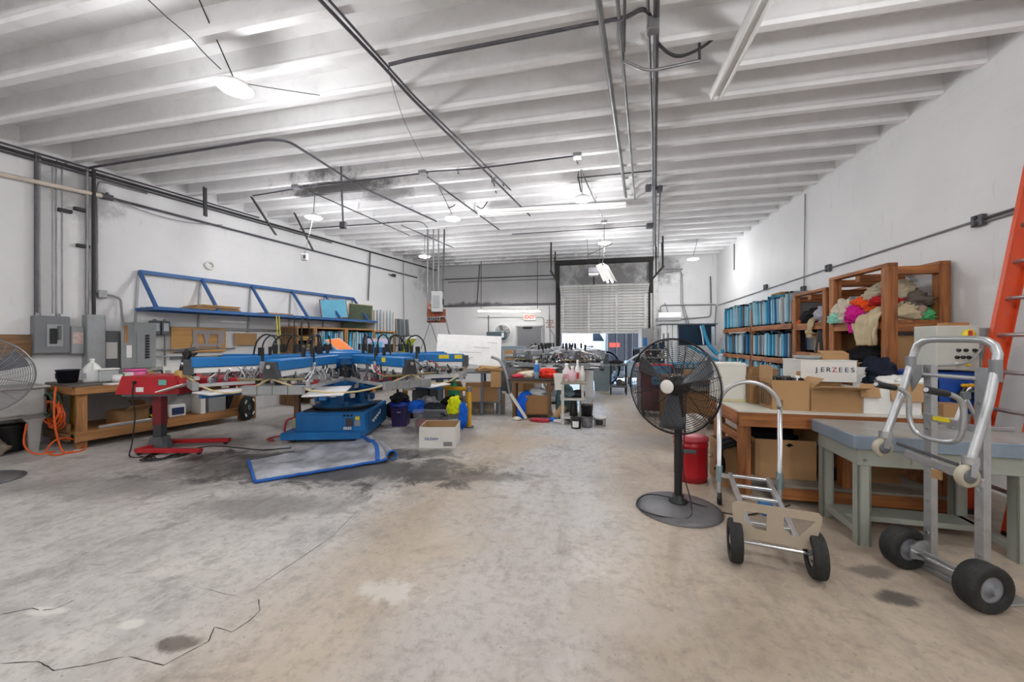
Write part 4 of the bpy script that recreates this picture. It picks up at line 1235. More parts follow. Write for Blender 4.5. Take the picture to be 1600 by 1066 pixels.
# wall rails and boards
for i, z_ in enumerate((1.66, 1.12)):
    tag(MB().bb(0, 2.9, -.04, 0, 0, .05, ch=.004).build('strut_rail', m_steel, None, lw(1.85, 0, z_), RZL), ('upper', 'lower')[i] + ' horizontal strut rail on the left wall behind the press', 'rail')
tag(MB().bb(-.44, .44, -.02, 0, 0, .46, ch=.003).build('plywood_board', wood('plywood', '#c8985c', '#b08048', 'x'), None, lw(2.28, .045, 1.24), RZL), 'orange toned plywood board fixed on the left wall', 'board')
t = lthing('template_board', 'grey notched template board leaning on the plywood', 'board', 2.42, .068, 1.3)
poly = [(-.24, .36), (.24, .36), (.24, .1), (.2, .1), (.2, .05), (.15, .05), (.15, .1), (-.28, .1), (-.28, .05), (-.3, .05)]
m_tmpl = M('grey laminate', '#9b918f', .5, 0, .05)
g = MB()
g.bb(-.26, .26, -.02, 0, .28, .36); g.bb(-.28, .2, -.02, 0, .04, .1); g.bb(-.26, -.19, -.02, 0, .1, .28); g.bb(.15, .26, -.02, 0, .1, .28)
g.prism([(-.06, .28), (.02, .28), (-.02, .1), (-.06, .1)], lambda a, b, t_: (a, t_, b), -.02, 0); g.prism([(-.06, .1), (-.06, .28), (-.09, .28)], lambda a, b, t_: (a, t_, b), -.02, 0)
g.build('panel', m_tmpl, t); MB().box((.17, -.02, .05), (.07, .03, .05)).build('notch_block', m_tmpl, t)
tag(MB().bb(-.22, .22, -.015, 0, 0, .25).build('cardboard_sheet', m_card, None, lw(3.1, .045, 1.36), RZL), 'plain cardboard panel pinned to the wall right of the template board', 'cardboard')
tag(MB().bb(-.25, .25, -.03, 0, 0, .32, ch=.003).build('wall_plank', wood('dark plank', '#8e6a45', '#5e452c', 'x'), None, lw(.02, .02, 1.22), RZL), 'dark wooden panel on the wall at the far left edge', 'board')
# ------------------------------------------------------------------ left work bench
t = lthing('left_work_bench', 'long wooden work bench with a dark top along the left wall', 'work bench', 0, 0, 0)
m_btop = M('dark bench top', '#5a544f', .5, 0, .2, 4, dirt=.4, dcol='#2d2927')
B0, B1, BN = .38, 2.62, 1.06
MB().bb(B0, B1, -BN, -.08, .83, .86, ch=.004).build('top', m_btop, t)
MB().bb(B0 + .02, B1 - .02, -BN, -BN + .04, .73, .83, ch=.004).build('front_rail', wx, t)
MB().bb(B0, B0 + .04, -BN + .04, -.08, .73, .83, ch=.004).build('side_rail', wy, t)
for a_ in (B0 + .05, B1 - .16):
    for n_ in (-BN + .05, -.18):
        MB().bb(a_, a_ + .1, n_ - .0, n_ + .09, 0, .73, ch=.006).build('leg', wz, t)
MB().bb(B0 + .02, B1 - .02, -BN + .01, -.1, .2, .225).build('lower_shelf', wx, t)
MB().bb(B0 + .02, B1 - .02, -BN + .0, -BN + .04, .1, .2).build('shelf_rail', wx, t)
for z_ in (.1, .24): MB().bb(B0 - .02, B0 + .02, -BN + .14, -.1, z_, z_ + .1, ch=.004).build('end_plank', wood('dark plank', '#8e6a45', '#5e452c', 'y'), t)
def bl(a_, n_, z=.862): return lw(a_, n_, z)
def pix_on(u, v, z): return FP(u, v, z)
# things on the bench
p = pix_on(106, 598, .862)
t = lathe_thing('ink_bucket', 'small black bucket with a wire bail on the left end of the bench', 'bucket', p, [('body', M('navy black plastic', '#20222e', .4), [(0, 0), (.095, 0), (.115, .17), (.122, .17), (.122, .185), (.11, .185), (.09, .02), (0, .02)])])
MB().tube(arc((0, 0, .17), .12, 200, 340, 10, (CS, SN, 0), (0, -.3, .7)), .004, 5).build('bail', m_chrome, t)
MB().sheet(lambda a, b: (.1115 * math.cos(3.6 + a * .8) * (1 + .08 * b), .1115 * math.sin(3.6 + a * .8) * (1 + .08 * b), .05 + .08 * b), 6, 1).build('label', m_paper, t)
p = pix_on(144, 597, .862)
m_jug = M('translucent white jug', '#e9eae8', .35, 0, .03)
t = lathe_thing('white_jug', 'white gallon jug standing at the bench corner', 'jug', p, [('body', m_jug, [(0, 0), (.085, 0), (.095, .015), (.095, .19), (.06, .25), (.022, .285), (.022, .31), (0, .31)]), ('cap', m_white, [(0, .335), (.026, .335), (.026, .305)])])
MB().tube(smoothpts([(.06, -.03, .25), (.1, -.05, .28), (.09, -.045, .2), (.09, -.04, .16)]), .012, 6).build('handle', m_jug, t)
MB().box((.0, -.096, .1), (.09, .004, .07)).build('label', M('jug label', '#b9bcc4', .6, 0, .25, 60), t)
p = pix_on(167, 596, .862)
t = thing('clear_tub', 'clear lidded plastic tub beside the white jug', 'tub', p, RZL)
m_clear = clear('cloudy plastic', '#dfe3e4', .25, .55)
MB().bb(-.1, .1, -.09, .09, 0, .17, ch=.012).build('body', m_clear, t); MB().bb(-.108, .108, -.098, .098, .17, .19, ch=.004).build('lid', m_white, t)
p = pix_on(183, 597, .862)
t = lathe_thing('putty_pot', 'small round white pot in front of the clear tub', 'tub', p, [('body', m_white, [(0, 0), (.05, 0), (.055, .09), (0, .09)]), ('lid', m_white, [(.058, .09), (.058, .1), (0, .105)])])
p = pix_on(211, 594, .862)
m_pink = M('pink plastic', '#e35f9c', .4, 0, .05)
t = lathe_thing('pink_tub', 'white tub with a pink lid and bright pink and green label on the bench', 'tub', p, [('body', m_pink, [(0, 0), (.115, 0), (.125, .14), (0, .14)]), ('lid', m_pink, [(0, .17), (.13, .165), (.132, .14), (.12, .14)])])
MB().sheet(lambda a, b: (.128 * math.cos(4.0 + a * 1.6), .128 * math.sin(4.0 + a * 1.6), .03 + .1 * b), 8, 1).build('label', M('pale label', '#f0e6ea', .5), t)
MB().sheet(lambda a, b: (.1305 * math.cos(4.2 + a * .55), .1305 * math.sin(4.2 + a * .55), .05 + .06 * b), 5, 1).build('label_blob', M('lime print', '#7fc43a', .5), t)
p = pix_on(240, 592, .862)
t = thing('tape_dispenser', 'black tape dispenser with a grip handle on the bench behind the red dryer', 'tape dispenser', p, RZL)
MB().bb(-.16, .12, -.05, .05, 0, .03, ch=.008).build('base', m_black, t); MB().tube([(-.1, 0, .03), (-.02, 0, .12), (.1, 0, .12), (.12, 0, .03)], .014, 6).build('grip', m_black, t)
MB().cyl((-.04, -.03, .075), (-.04, .03, .075), .05).build('tape_roll', m_card, t)
for i, (u, v, w_, h_) in enumerate(((238, 586, .3, .13), (262, 586, .2, .15), (278, 588, .26, .1))):
    p = pix_on(u, v, .862)
    o = cbox('white_carton', ('low white carton at the back of the bench', 'upright white carton behind the red dryer', 'flat white carton at the right end of the bench')[i], p + Vector((LE.x, LE.y, 0)) * 0, RZL, w_, .2, h_, m_cardw, open_top=False)
tag(MB().box((0, 0, .008), (.3, .2, .016), ch=.004).build('tray', m_cardw, None, pix_on(190, 600, .862), RZL + .1), 'thin white tray lying at the front of the bench', 'tray')
# things on the lower shelf
def sh(a_, n_): return lw(a_, n_, .227)
cbox('small_carton', 'crumpled cardboard box with a lifted flap on the bench shelf', sh(1.02, .78), RZL + .3, .34, .3, .2, m_card2, [('r', 60), ('f', 150)])
tag(MB().box((0, 0, .022), (.62, .05, .045), ch=.006).build('level_bar', m_alu, None, sh(.95, .99), RZL), 'silver spirit level bar along the front of the bench shelf', 'level')
tag(MB().box((0, 0, .02), (.34, .04, .04), ch=.01).build('hand_saw_handle', M('orange tool plastic', '#d2572a', .5), None, sh(.82, .9), RZL + .25), 'orange handled tool lying on the bench shelf', 'tool')
tangle('hose_tangle', 'yellow green hose bundle on the bench shelf', 'hose', sh(1.32, .93), .12, M('lime hose', '#b6c02f', .5), 3, .014, 4, .08)
tangle('cable_heap', 'heap of black cables on the bench shelf behind the lime hose', 'cable', sh(1.35, .62), .22, m_black, 6, .008, 9, .2)
t = lthing('multimeter_case', 'white and blue instrument case leaning on the bench shelf', 'instrument', 1.55, .92, .227)
MB().bb(-.11, .11, -.05, .05, 0, .2, ch=.015).build('case', m_white, t); MB().bb(-.08, .08, -.056, -.05, .04, .15).build('keypad', M('navy keypad', '#2c3a63', .5, 0, .3, 60), t)
tag(MB().blob((0, 0, .15), (.42, .34, .55), 5, .2, 3, 24, 14, True, .8).build('clear_bag', clear('crumpled film', '#dcdfe2', .2, .5), None, sh(1.72, .62), RZL), 'crumpled clear plastic bag on the bench shelf behind the red post', 'bag')
tag(MB().box((0, 0, .2), (.07, .3, .4), ch=.004).build('white_board', m_cardw, None, sh(1.86, .9), RZL), 'narrow white panel standing on the bench shelf', 'panel')
t = cbox('grey_bin', 'grey bin holding cardboard offcuts on the bench shelf', sh(2.1, .84), RZL, .26, .3, .34, m_boxl)
MB().beam((-.1, 0, .3), (.12, .03, .46), .22, .006, up=(0, 1, .3)).build('cardboard_offcut', m_card, t)
MB().beam((0, -.1, .34), (.2, -.1, .38), .16, .006).build('cardboard_offcut', m_card, t)
tag(MB().beam((0, 0, .02), (.12, 0, .42), .05, .09).build('black_bracket', m_black, None, sh(2.28, .9), RZL), 'black slanted metal bracket on the bench shelf', 'bracket')
cbox('paper_parcel', 'crumpled brown paper parcel at the right end of the bench shelf', sh(2.44, .72), RZL - .2, .28, .3, .24, m_card, [('f', 120), ('l', 40)])
tag(MB().bb(-.05, .05, -.045, .045, 0, .66, ch=.006).build('wooden_post', wz, None, lw(2.68, .98, 0), RZL), 'short wooden post beside the black weight plate', 'post')
# weight plate leaning
p = FP(387, 656)
t = thing('weight_plate', 'black bumper weight plate with four white marks standing by the bench end', 'weight plate', p, RZL + .55)
rp_ = .225
MB().lathe([(0, -.03), (.04, -.03), (.04, -.022), (.11, -.022), (.13, -.035), (rp_ - .01, -.035), (rp_, -.02), (rp_, .03), (.02, .03), (0, .03)], (0, 0, rp_), (0, 1, 0), 36).build('disc', m_rubber, t)
MB().lathe([(.028, -.034), (.045, -.034), (.045, -.028)], (0, 0, rp_), (0, 1, 0), 20).build('hub_ring', m_chrome, t)
for k in range(4):
    a_ = math.radians(45 + 90 * k)
    c_ = Vector((math.cos(a_) * .17, -.038, rp_ + math.sin(a_) * .17))
    MB().box(c_, (.07, .004, .035), R=Matrix.Rotation(-a_ + math.pi / 2, 3, 'Y')).build('white_mark', m_paper, t)
# utility sink at the far left
t = lthing('utility_sink', 'grey moulded utility sink on splayed legs at the far left', 'sink', -.25, .36, 0)
m_sink = M('worn grey sink', '#a9a8a5', .5, 0, .08, 3, dirt=.35, dcol='#6e6a66')
g = MB()
x0, x1, y0, y1 = -.5, .5, -.32, .3
for q in ((x0, x0 + .03, y0, y1), (x1 - .03, x1, y0, y1), (x0, x1, y0, y0 + .03), (x0, x1, y1 - .03, y1)):
    g.bb(*q, .46, .84, ch=.006)
g.bb(x0, x1, y0, y1, .46, .5)
g.build('basin', m_sink, t)
g = MB(); g.bb(x0 - .03, x1 + .03, y0 - .03, y0 + .02, .83, .86, ch=.008); g.bb(x0 - .03, x1 + .03, y1 - .02, y1 + .03, .83, .86, ch=.008); g.bb(x0 - .03, x0 + .02, y0, y1, .83, .86); g.bb(x1 - .02, x1 + .03, y0, y1, .83, .86)
g.build('rim', m_sink, t)
for x_ in (-.4, .4):
    for y_ in (y0 + .06, y1 - .06):
        MB().prism([(-.13, .46), (.11, .46), (.05, .38), (.04, 0), (-.04, 0), (-.07, .38)], lambda a, b, t_: (x_ + a * (1 if x_ < 0 else -1), y_ + t_, b), -.02, .02).build('leg', m_greyd if False else m_sink, t)
MB().tube([(-.1, 0, .46), (-.1, 0, .3), (-.1, .1, .2), (-.1, .3, .2)], .03, 8).build('drain_pipe', M('brown drain pipe', '#6d5a45', .5), t)
tag(MB().blob((0, 0, .06), (.42, .3, .3), 3, .35, 3, 20, 12, True, .9).build('rag_heap', fab('dirty rag', '#8f8577'), None, lw(-.18, .45, 0)), 'heap of dirty rags on the floor under the sink', 'rag')
t = lthing('black_drum', 'black drum standing under the sink', 'drum', .02, .34, 0)
MB().lathe([(0, 0), (.12, 0), (.125, .01), (.125, .32), (.13, .33), (0, .33)], (0, 0, 0), n=18).build('body', m_black, t)
MB().lathe([(.13, .33), (.134, .35), (.0, .35)], (0, 0, 0), n=18).build('lid', m_black, t)
# orange extension cord coils on the bench end
m_or = M('orange cord', '#dd5a1c', .5, 0, .05)
t = lthing('extension_lead', 'orange extension cord coiled on the bench end and trailing on the floor', 'cord', .3, .72, 0)
for k in range(6):
    MB().tube([(-.05 + .012 * k + .02 * math.sin(i + k), -.1 + (.25 - .012 * k) * math.cos(i * .33 + k), .5 - .008 * k + (.16 + .012 * (k % 3)) * math.sin(i * .33 + k)) for i in range(19)], .009, 6, True).build('coil', m_or, t)
MB().tube(smoothpts([(-.06, -.3, .86), (-.08, -.32, .6), (-.07, -.34, .3), (-.02, -.36, .03), (.02, -.5, .012), (.15, -.45, .012), (.2, -.25, .04), (.1, -.2, .14), (-.05, -.25, .16), (-.15, -.35, .05), (-.1, -.5, .012), (.05, -.42, .012)], 5), .011, 6).build('trailing_length', m_or, t)
MB().tube(smoothpts([(-.25, -.1, .4), (-.28, -.14, .15), (-.2, -.2, .015), (-.05, -.25, .015)], 5), .011, 6).build('hanging_loop', m_or, t)
t = lthing('green_hose', 'dark green hose coil hung on the bench end above the orange cord', 'hose', .33, .75, .6)
for k in range(3):
    MB().torus((-.03 - .03 * k, 0, .0), .17 - .01 * k, .016, (1, .05, 0), 22, 6).build('coil', M('dark green hose', '#24402c', .5), t)
tag(MB().prism([(0, 0), (.5, 0), (.45, .32), (.05, .5)], lambda a, b, t_: (.04 + t_, -a, b), 0, .02).build('yellow_sheet', M('mustard panel', '#a5821d', .6, 0, .15), None, lw(.48, .42, .23), RZL), 'mustard yellow panel standing at the left end under the bench', 'panel')
# ------------------------------------------------------------------ screen printing carousel
def carousel(name, label, C, rot0, base_rz, n, R, mats, full=True):
    mb, mbd, mrail, mpal = mats
    k = R / 1.95
    t = thing(name, label, 'printing press', (C[0], C[1], 0))
    # base cabinet
    b = MB(); b.box((0, 0, .24), (.98 * k, 1.15, .34), rz=base_rz, ch=.012)
    base = b.build('base_cabinet', mb, t)
    Rb = Matrix.Rotation(base_rz, 3, 'Z')
    def sub(nm, mat, c, d, ch=0.0):
        return MB().box(Rb @ Vector(c), d, rz=base_rz, ch=ch).build(nm, mat, base)
    MB().box(Rb @ Vector((-.08, -.1, .1)), (1.12 * k, 1.2, .1), rz=base_rz, ch=.01).build('plinth', mb, t)
    if full:
        sub('deck_plate', M('grimy black deck', '#26272b', .6, 0, .3, 6), (0, .02, .415), (.86, 1.0, .012))
        sub('end_panel', mbd, (.497, .05, .26), (.015, .9, .26), .004)
        sub('side_panel', mb, (-.12, -.58, .25), (.6, .012, .26), .004)
        sub('socket_plate', M('brown socket plate', '#4a3d3c', .5), (.27, -.58, .27), (.1, .012, .11), .003)
        sub('rating_plate', m_grey, (.385, -.58, .255), (.08, .01, .08))
        sub('warning_sticker', m_label, (.385, -.58, .33), (.06, .01, .05))
        for i in range(4): sub('connector', m_paper, (.2 + i * .03, -.585, .185), (.024, .02, .04), .004)
        for i in range(3): sub('lamp_button', m_black, (.2 + i * .05, -.582, .37), (.028, .02, .028), .006)
        g = MB()
        P = [(-.28 + i * .035, .5 + .03 * math.sin(i * 1.9)) for i in range(13)]
        g.tube([Rb @ Vector((.507, y_, .21 + (y_ + .3) * .2 + .03 * math.sin(i * 2.2))) for i, (y_, _) in enumerate(P)], .009, 4)
        g.build('script_mark', m_paper, base)
        for x_, y_ in ((-.5, -.6), (.4, -.6), (-.5, .45), (.4, .45)):
            MB().cyl(Rb @ Vector((x_, y_, 0)), Rb @ Vector((x_, y_, .05)), .035).build('levelling_foot', m_black, t)
        # air preparation unit with a red hose on the left end
        q = Rb @ Vector((-.62, -.25, 0))
        au = MB().box(q + Vector((0, 0, .36)), (.07, .07, .56), rz=base_rz).build('air_post', M('brown painted post', '#6b4a35', .6, 0, .15), t)
        MB().box(q + Vector((.02, -.07, .2)), (.06, .06, .18), rz=base_rz, ch=.008).build('regulator', M('beige regulator', '#c6bb98', .5), au)
        MB().tube(smoothpts([q + Vector((0, -.06, .3)), q + Vector((-.06, -.14, .26)), q + Vector((-.02, -.22, .12)), q + Vector((.1, -.28, .03)), q + Vector((.2, -.3, .018))]), .016, 6).build('red_hose', M('red air hose', '#a8393a', .5), au)
        MB().tube(smoothpts([q + Vector((0, -.1, .04)), q + Vector((-.18, -.16, .03)), q + Vector((-.24, -.3, .018)), q + Vector((-.1, -.34, .018))]), .014, 6).build('red_hose', M('red air hose', '#a8393a', .5), au)
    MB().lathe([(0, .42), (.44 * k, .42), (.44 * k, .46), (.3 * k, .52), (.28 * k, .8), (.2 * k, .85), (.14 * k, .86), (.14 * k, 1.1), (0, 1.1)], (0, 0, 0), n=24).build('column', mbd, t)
    MB().lathe([(.455 * k, .43), (.47 * k, .445), (.455 * k, .46), (.44 * k, .445)], (0, 0, 0), n=32).build('index_ring', m_black, t)
    hub = MB().lathe([(0, 1.06), (.36 * k, 1.06), (.4 * k, 1.1), (.4 * k, 1.27), (.36 * k, 1.29), (0, 1.29)], (0, 0, 0), n=8, sharp=True).build('hub', mb, t)
    MB().lathe([(0, 1.29), (.3 * k, 1.29), (.3 * k, 1.3), (.1 * k, 1.315), (0, 1.315)], (0, 0, 0), n=16).build('hub_cap', mb, t)
    f = Vector((math.cos(rot0), math.sin(rot0), 0))
    if full:
        MB().lathe([(0, .84), (.13, .84), (.14, .87), (.1, .9), (.085, .9), (.085, 1.08), (0, 1.08)], f * .45, n=20).build('drive_motor', m_black, t)
        MB().lathe([(.15, .8), (.16, .82), (.15, .87), (0, .87)], f * .45, n=20).build('motor_flange', mb, t)
        MB().box(f * .43 + Vector((0, 0, 1.2)), (.02, .42, .03), rz=rot0).build('hub_lip', mb, t)
    # one print arm, copied round the hub
    arm = MB().bb(.3 * k, R - .06, -.075, .075, 1.12, 1.245, ch=.012).build('print_arm', mb, t)
    MB().bb(.45 * k, R, -.055, .055, 1.05, 1.118, ch=.004).build('white_rail', mrail, arm)
    MB().bb(.9 * k, .9 * k + .32, -.078, -.074, 1.165, 1.2).build('arm_slot', mbd, arm)
    for x_ in (.72, .98):
        g = MB()
        for y_ in (-.04, .05): g.cyl((x_ * k, y_, 1.27), (x_ * k, y_, 1.4), .022, n=8)
        g.build('air_valve', m_black, arm)
    if full: MB().tube(smoothpts([(.72 * k, -.04, 1.4), (.74 * k, -.04, 1.5), (.84 * k, -.05, 1.55), (.95 * k, -.1, 1.46), (1.0 * k, -.12, 1.3)]), .011, 6).build('air_hose', m_black, arm)
    if full: MB().tube(smoothpts([(.98 * k, .05, 1.4), (1.0 * k, .06, 1.5), (1.12 * k, .08, 1.54), (1.22 * k, .1, 1.44), (1.26 * k, .1, 1.26)]), .011, 6).build('air_hose', m_black, arm)
    # squeegee carriage: two silver cylinders, chrome clamps, cross blades
    for y_ in (-.09, .03):
        MB().bb(1.12 * k, 1.12 * k + .06, y_, y_ + .06, 1.0, 1.17, ch=.006).build('carriage_cylinder', m_alu, arm)
        MB().cyl((1.15 * k, y_ + .03, 1.17), (1.15 * k, y_ + .03, 1.36), .024, n=10).build('piston', m_black, arm)
    for x_ in (1.02, 1.28):
        MB().beam((x_ * k, -.22, .99), (x_ * k, .22, .99), .03, .05, ch=.005).build('squeegee_bar', m_alu, arm)
        MB().beam((x_ * k, -.2, .94), (x_ * k, .2, .94), .012, .06, up=(.25, 0, 1)).build('squeegee_blade', m_red if x_ > 1.1 else m_cardw, arm)
        for y_ in (-.12, .0, .12):
            MB().tube([(x_ * k, y_, 1.02), (x_ * k - .03, y_, 1.07), (x_ * k + .02, y_, 1.08)], .012, 6).build('clamp_knob', m_chrome if y_ else m_black, arm)
    for nm_, mt_, cnt, lo, hi in (('screen_clamps', m_chrome, 16, .55, 1.75), ('micro_clamps', m_black, 14, .6, 1.75), ('hose_fittings', m_conduit_d, 10, .5, 1.7)):
        g = MB()
        for i in range(cnt):
            x_, y_ = rnd.uniform(lo, hi) * k, rnd.choice((-1, 1)) * rnd.uniform(.07, .3)
            g.tube([(x_, y_, .95), (x_ + rnd.uniform(-.03, .03), y_ + rnd.uniform(-.03, .03), 1.0), (x_ + rnd.uniform(-.06, .06), y_ + rnd.uniform(-.06, .06), 1.05 + rnd.uniform(0, .09))], rnd.uniform(.008, .015), 6)
            g.box((x_, y_, .965), (rnd.uniform(.03, .07), rnd.uniform(.03, .07), rnd.uniform(.03, .08)), rz=rnd.uniform(0, 1), ch=.006)
        tag(g.build(nm_, mt_, arm), None, None, None, 'stuff')
    for i in range(3):
        x_ = rnd.uniform(.7, 1.5) * k
        MB().tube(smoothpts([(x_, -.1, 1.1), (x_ + .08, -.2, 1.14), (x_ + .2, -.22, 1.05), (x_ + .26, -.12, 1.0)]), .008, 5).build('air_line', (m_black, m_red, m_cardw)[i], arm)
    # tip: cross rod, black bracket, light grey screen holder
    MB().tube([(R - .03, -.36, 1.03), (R - .03, .36, 1.03)], .013, 6).build('cross_rod', M('brass cross rod', '#8d8257', .4, .5), arm)
    MB().prism([(-.085, 1.04), (.085, 1.04), (.045, 1.22), (-.045, 1.22)], lambda a, b_, t_: (R - .08 + t_, a, b_), 0, .09).build('tip_bracket', m_greyd if not full else M('graphite bracket', '#3b3d40', .45), arm)
    MB().cyl((R + .012, 0, 1.17), (R + .03, 0, 1.17), .022, n=12).build('tip_gauge', m_alu, arm)
    for y_ in (-.2, -.1, .08, .19):
        MB().bb(R - .12, R - .07, y_, y_ + .035, .98, 1.02).build('micro_block', m_black if y_ < 0 else m_alu, arm)
    g = MB()
    for i in range(4): g.bb(R - .1, R - .04, -.33 + .165 * i + .002, -.33 + .165 * (i + 1) - .002, .86, .96, ch=.006)
    fr = g.build('screen_holder_front', m_boxl, arm)
    MB().bb(.62 * k, .66 * k, -.3, .3, .9, .94).build('screen_holder_rear', m_alu, arm)
    for y_ in (-.31, .29): MB().bb(.66 * k, R - .1, y_, y_ + .025, .9, .94).build('screen_holder_side', m_alu, arm)
    for i in range(n):
        a = rot0 + math.pi / n + i * 2 * math.pi / n
        o = arm if i == 0 else dup(arm, parent=t)
        o.rotation_euler = (0, 0, a)
    # pallets between the heads, on curved blue supports
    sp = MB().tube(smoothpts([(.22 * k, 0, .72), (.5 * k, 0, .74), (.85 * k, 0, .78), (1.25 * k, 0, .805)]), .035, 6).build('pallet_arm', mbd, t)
    MB().bb(1.15 * k, R - .02, -.035, .035, .79, .83).build('pallet_rail', mbd, sp)
    MB().bb(1.08 * k, R - .02, -.21, .21, .832, .852, ch=.006).build('pallet', mpal, sp)
    MB().bb(1.3 * k, 1.42 * k, -.06, .06, .75, .79, ch=.004).build('pallet_clamp', m_alu, sp)
    for i in range(n):
        a = rot0 - .12 + i * 2 * math.pi / n
        o = sp if i == 0 else dup(sp, parent=t)
        o.rotation_euler = (0, 0, a)
    if full:
        rr_ = random.Random(3)
        for nm_, mt_, cnt in (('bracket', mbd, 16), ('cable', m_black, 10), ('valve', m_alu, 10)):
            for i in range(cnt):
                a = rr_.uniform(0, 6.283); r_ = rr_.uniform(.22, .5); z_ = rr_.uniform(.5, .82)
                c_ = Vector((r_ * math.cos(a), r_ * math.sin(a), z_))
                if nm_ == 'cable': MB().tube(smoothpts([c_, c_ + Vector((rr_.uniform(-.1, .1), rr_.uniform(-.1, .1), -.08)), c_ + Vector((rr_.uniform(-.2, .2), rr_.uniform(-.2, .2), -.05)), c_ + Vector((rr_.uniform(-.2, .2), rr_.uniform(-.2, .2), .1))]), .012, 5).build(nm_, mt_, t)
                else: MB().box(c_, (rr_.uniform(.04, .12), rr_.uniform(.03, .07), rr_.uniform(.04, .16)), rz=a, ch=.006).build(nm_, mt_, t)
        m_air = M('cream air hose', '#c9b98c', .5)
        for i in range(-3, 3):
            a0, a1 = rot0 + (i + .5) * 2 * math.pi / n, rot0 + (i + 1.5) * 2 * math.pi / n
            p0 = Vector((math.cos(a0) * R, math.sin(a0) * R, 1.05)); p1 = Vector((math.cos(a1) * R, math.sin(a1) * R, 1.05))
            MB().tube(sag(p0, p1, .2, 12), .012, 6).build('hanging_air_hose', m_air, t)
        for i in range(n):      # blue fins of the pallet turret
            a = rot0 - .12 + i * 2 * math.pi / n
            MB().prism([(.2, .5), (.4, .5), (.34, .72), (.2, .84)], lambda x_, z_, t_: (x_ * math.cos(a) - t_ * math.sin(a), x_ * math.sin(a) + t_ * math.cos(a), z_), -.03, .03).build('turret_fin', mbd, t)
        for i, u_ in ((1, 1.5), (2, 1.62)):
            pass
    return t
PC = Vector((-3.9, 5.3, 0))
PROT = math.radians(-53.7)
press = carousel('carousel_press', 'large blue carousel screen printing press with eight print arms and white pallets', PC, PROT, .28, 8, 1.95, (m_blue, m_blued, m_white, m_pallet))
# yellow stickers on the press arms
for i, (ai, x_, c_) in enumerate(((0, 1.35, .1), (1, 1.5, .16), (1, 1.75, .12))):
    a = PROT + math.pi / 8 + ai * math.pi / 4
    st_ = MB().bb(x_, x_ + c_, -.079, -.0755, 1.17, 1.23).build('yellow_sticker', m_label, press)
    st_.rotation_euler = (0, 0, a)
# screens propped on the far arms of the press
def scr(label, u, v, d, w, h, yaw, tilt, roll, fm, mm, pm=None):
    R_ = Matrix.Rotation(yaw, 3, 'Z') @ Matrix.Rotation(tilt, 3, 'X') @ Matrix.Rotation(roll, 3, 'Y')
    return frame_screen('printing_screen', label, W(u, v, d), R_, w, h, fm, mm, pm=pm)
m_frame = M('aluminium screen frame', '#d9d9d8', .4, .4, .05, 4)
m_framew = M('wood screen frame', '#8a4a3c', .6, 0, .1, 4)
m_oran = M('orange screen ink', '#e8792c', .6, 0, .08, 3)
m_lime = M('lime screen ink', '#d8d51c', .6, 0, .08, 3)
m_cyan = M('cyan emulsion', '#5fa8c4', .6, 0, .1, 4)
m_pinkf = M('pink taped frame', '#d9a8a6', .6, 0, .1, 5)
m_lilac = M('pale lilac mesh', '#b9b6d6', .6, 0, .08, 3)
m_olive = M('olive mesh', '#3f4a33', .7, 0, .3, 8)
def scr3(label, c0, cx_, cz_, fm, mm, pm=None):
    x = (cx_ - c0); z = (cz_ - c0); w_, h_ = x.length, z.length
    x = x.normalized(); y = z.cross(x).normalized(); z = x.cross(y)
    return frame_screen('printing_screen', label, c0 + (cx_ - c0) / 2, Matrix((x, y, z)).transposed(), w_, h_, fm, mm, pm=pm)
scr3('orange screen frame propped slanting on the back of the blue press', W(538, 557, 6.5), W(559, 553, 6.85), W(509, 532, 6.6), m_frame, m_oran)
scr('pink edged screen frame with lilac mesh standing on the back of the press', 587, 553, 7.0, .44, .3, TH, -.35, 0, m_pinkf, m_lilac, m_cyan)
scr3('lime yellow screen frame leaning right on the back of the press', W(619, 552, 6.9), W(636, 550, 7.25), W(640, 531, 7.0), m_frame, m_lime, M('lime print', '#7fc43a', .5))
tag(MB().bb(-.15, .15, -.05, .05, 0, .1, ch=.006).build('blue_tray', m_blue, None, W(592, 551, 6.75), TH), 'small blue tray in front of the lilac screen on the press', 'tray')
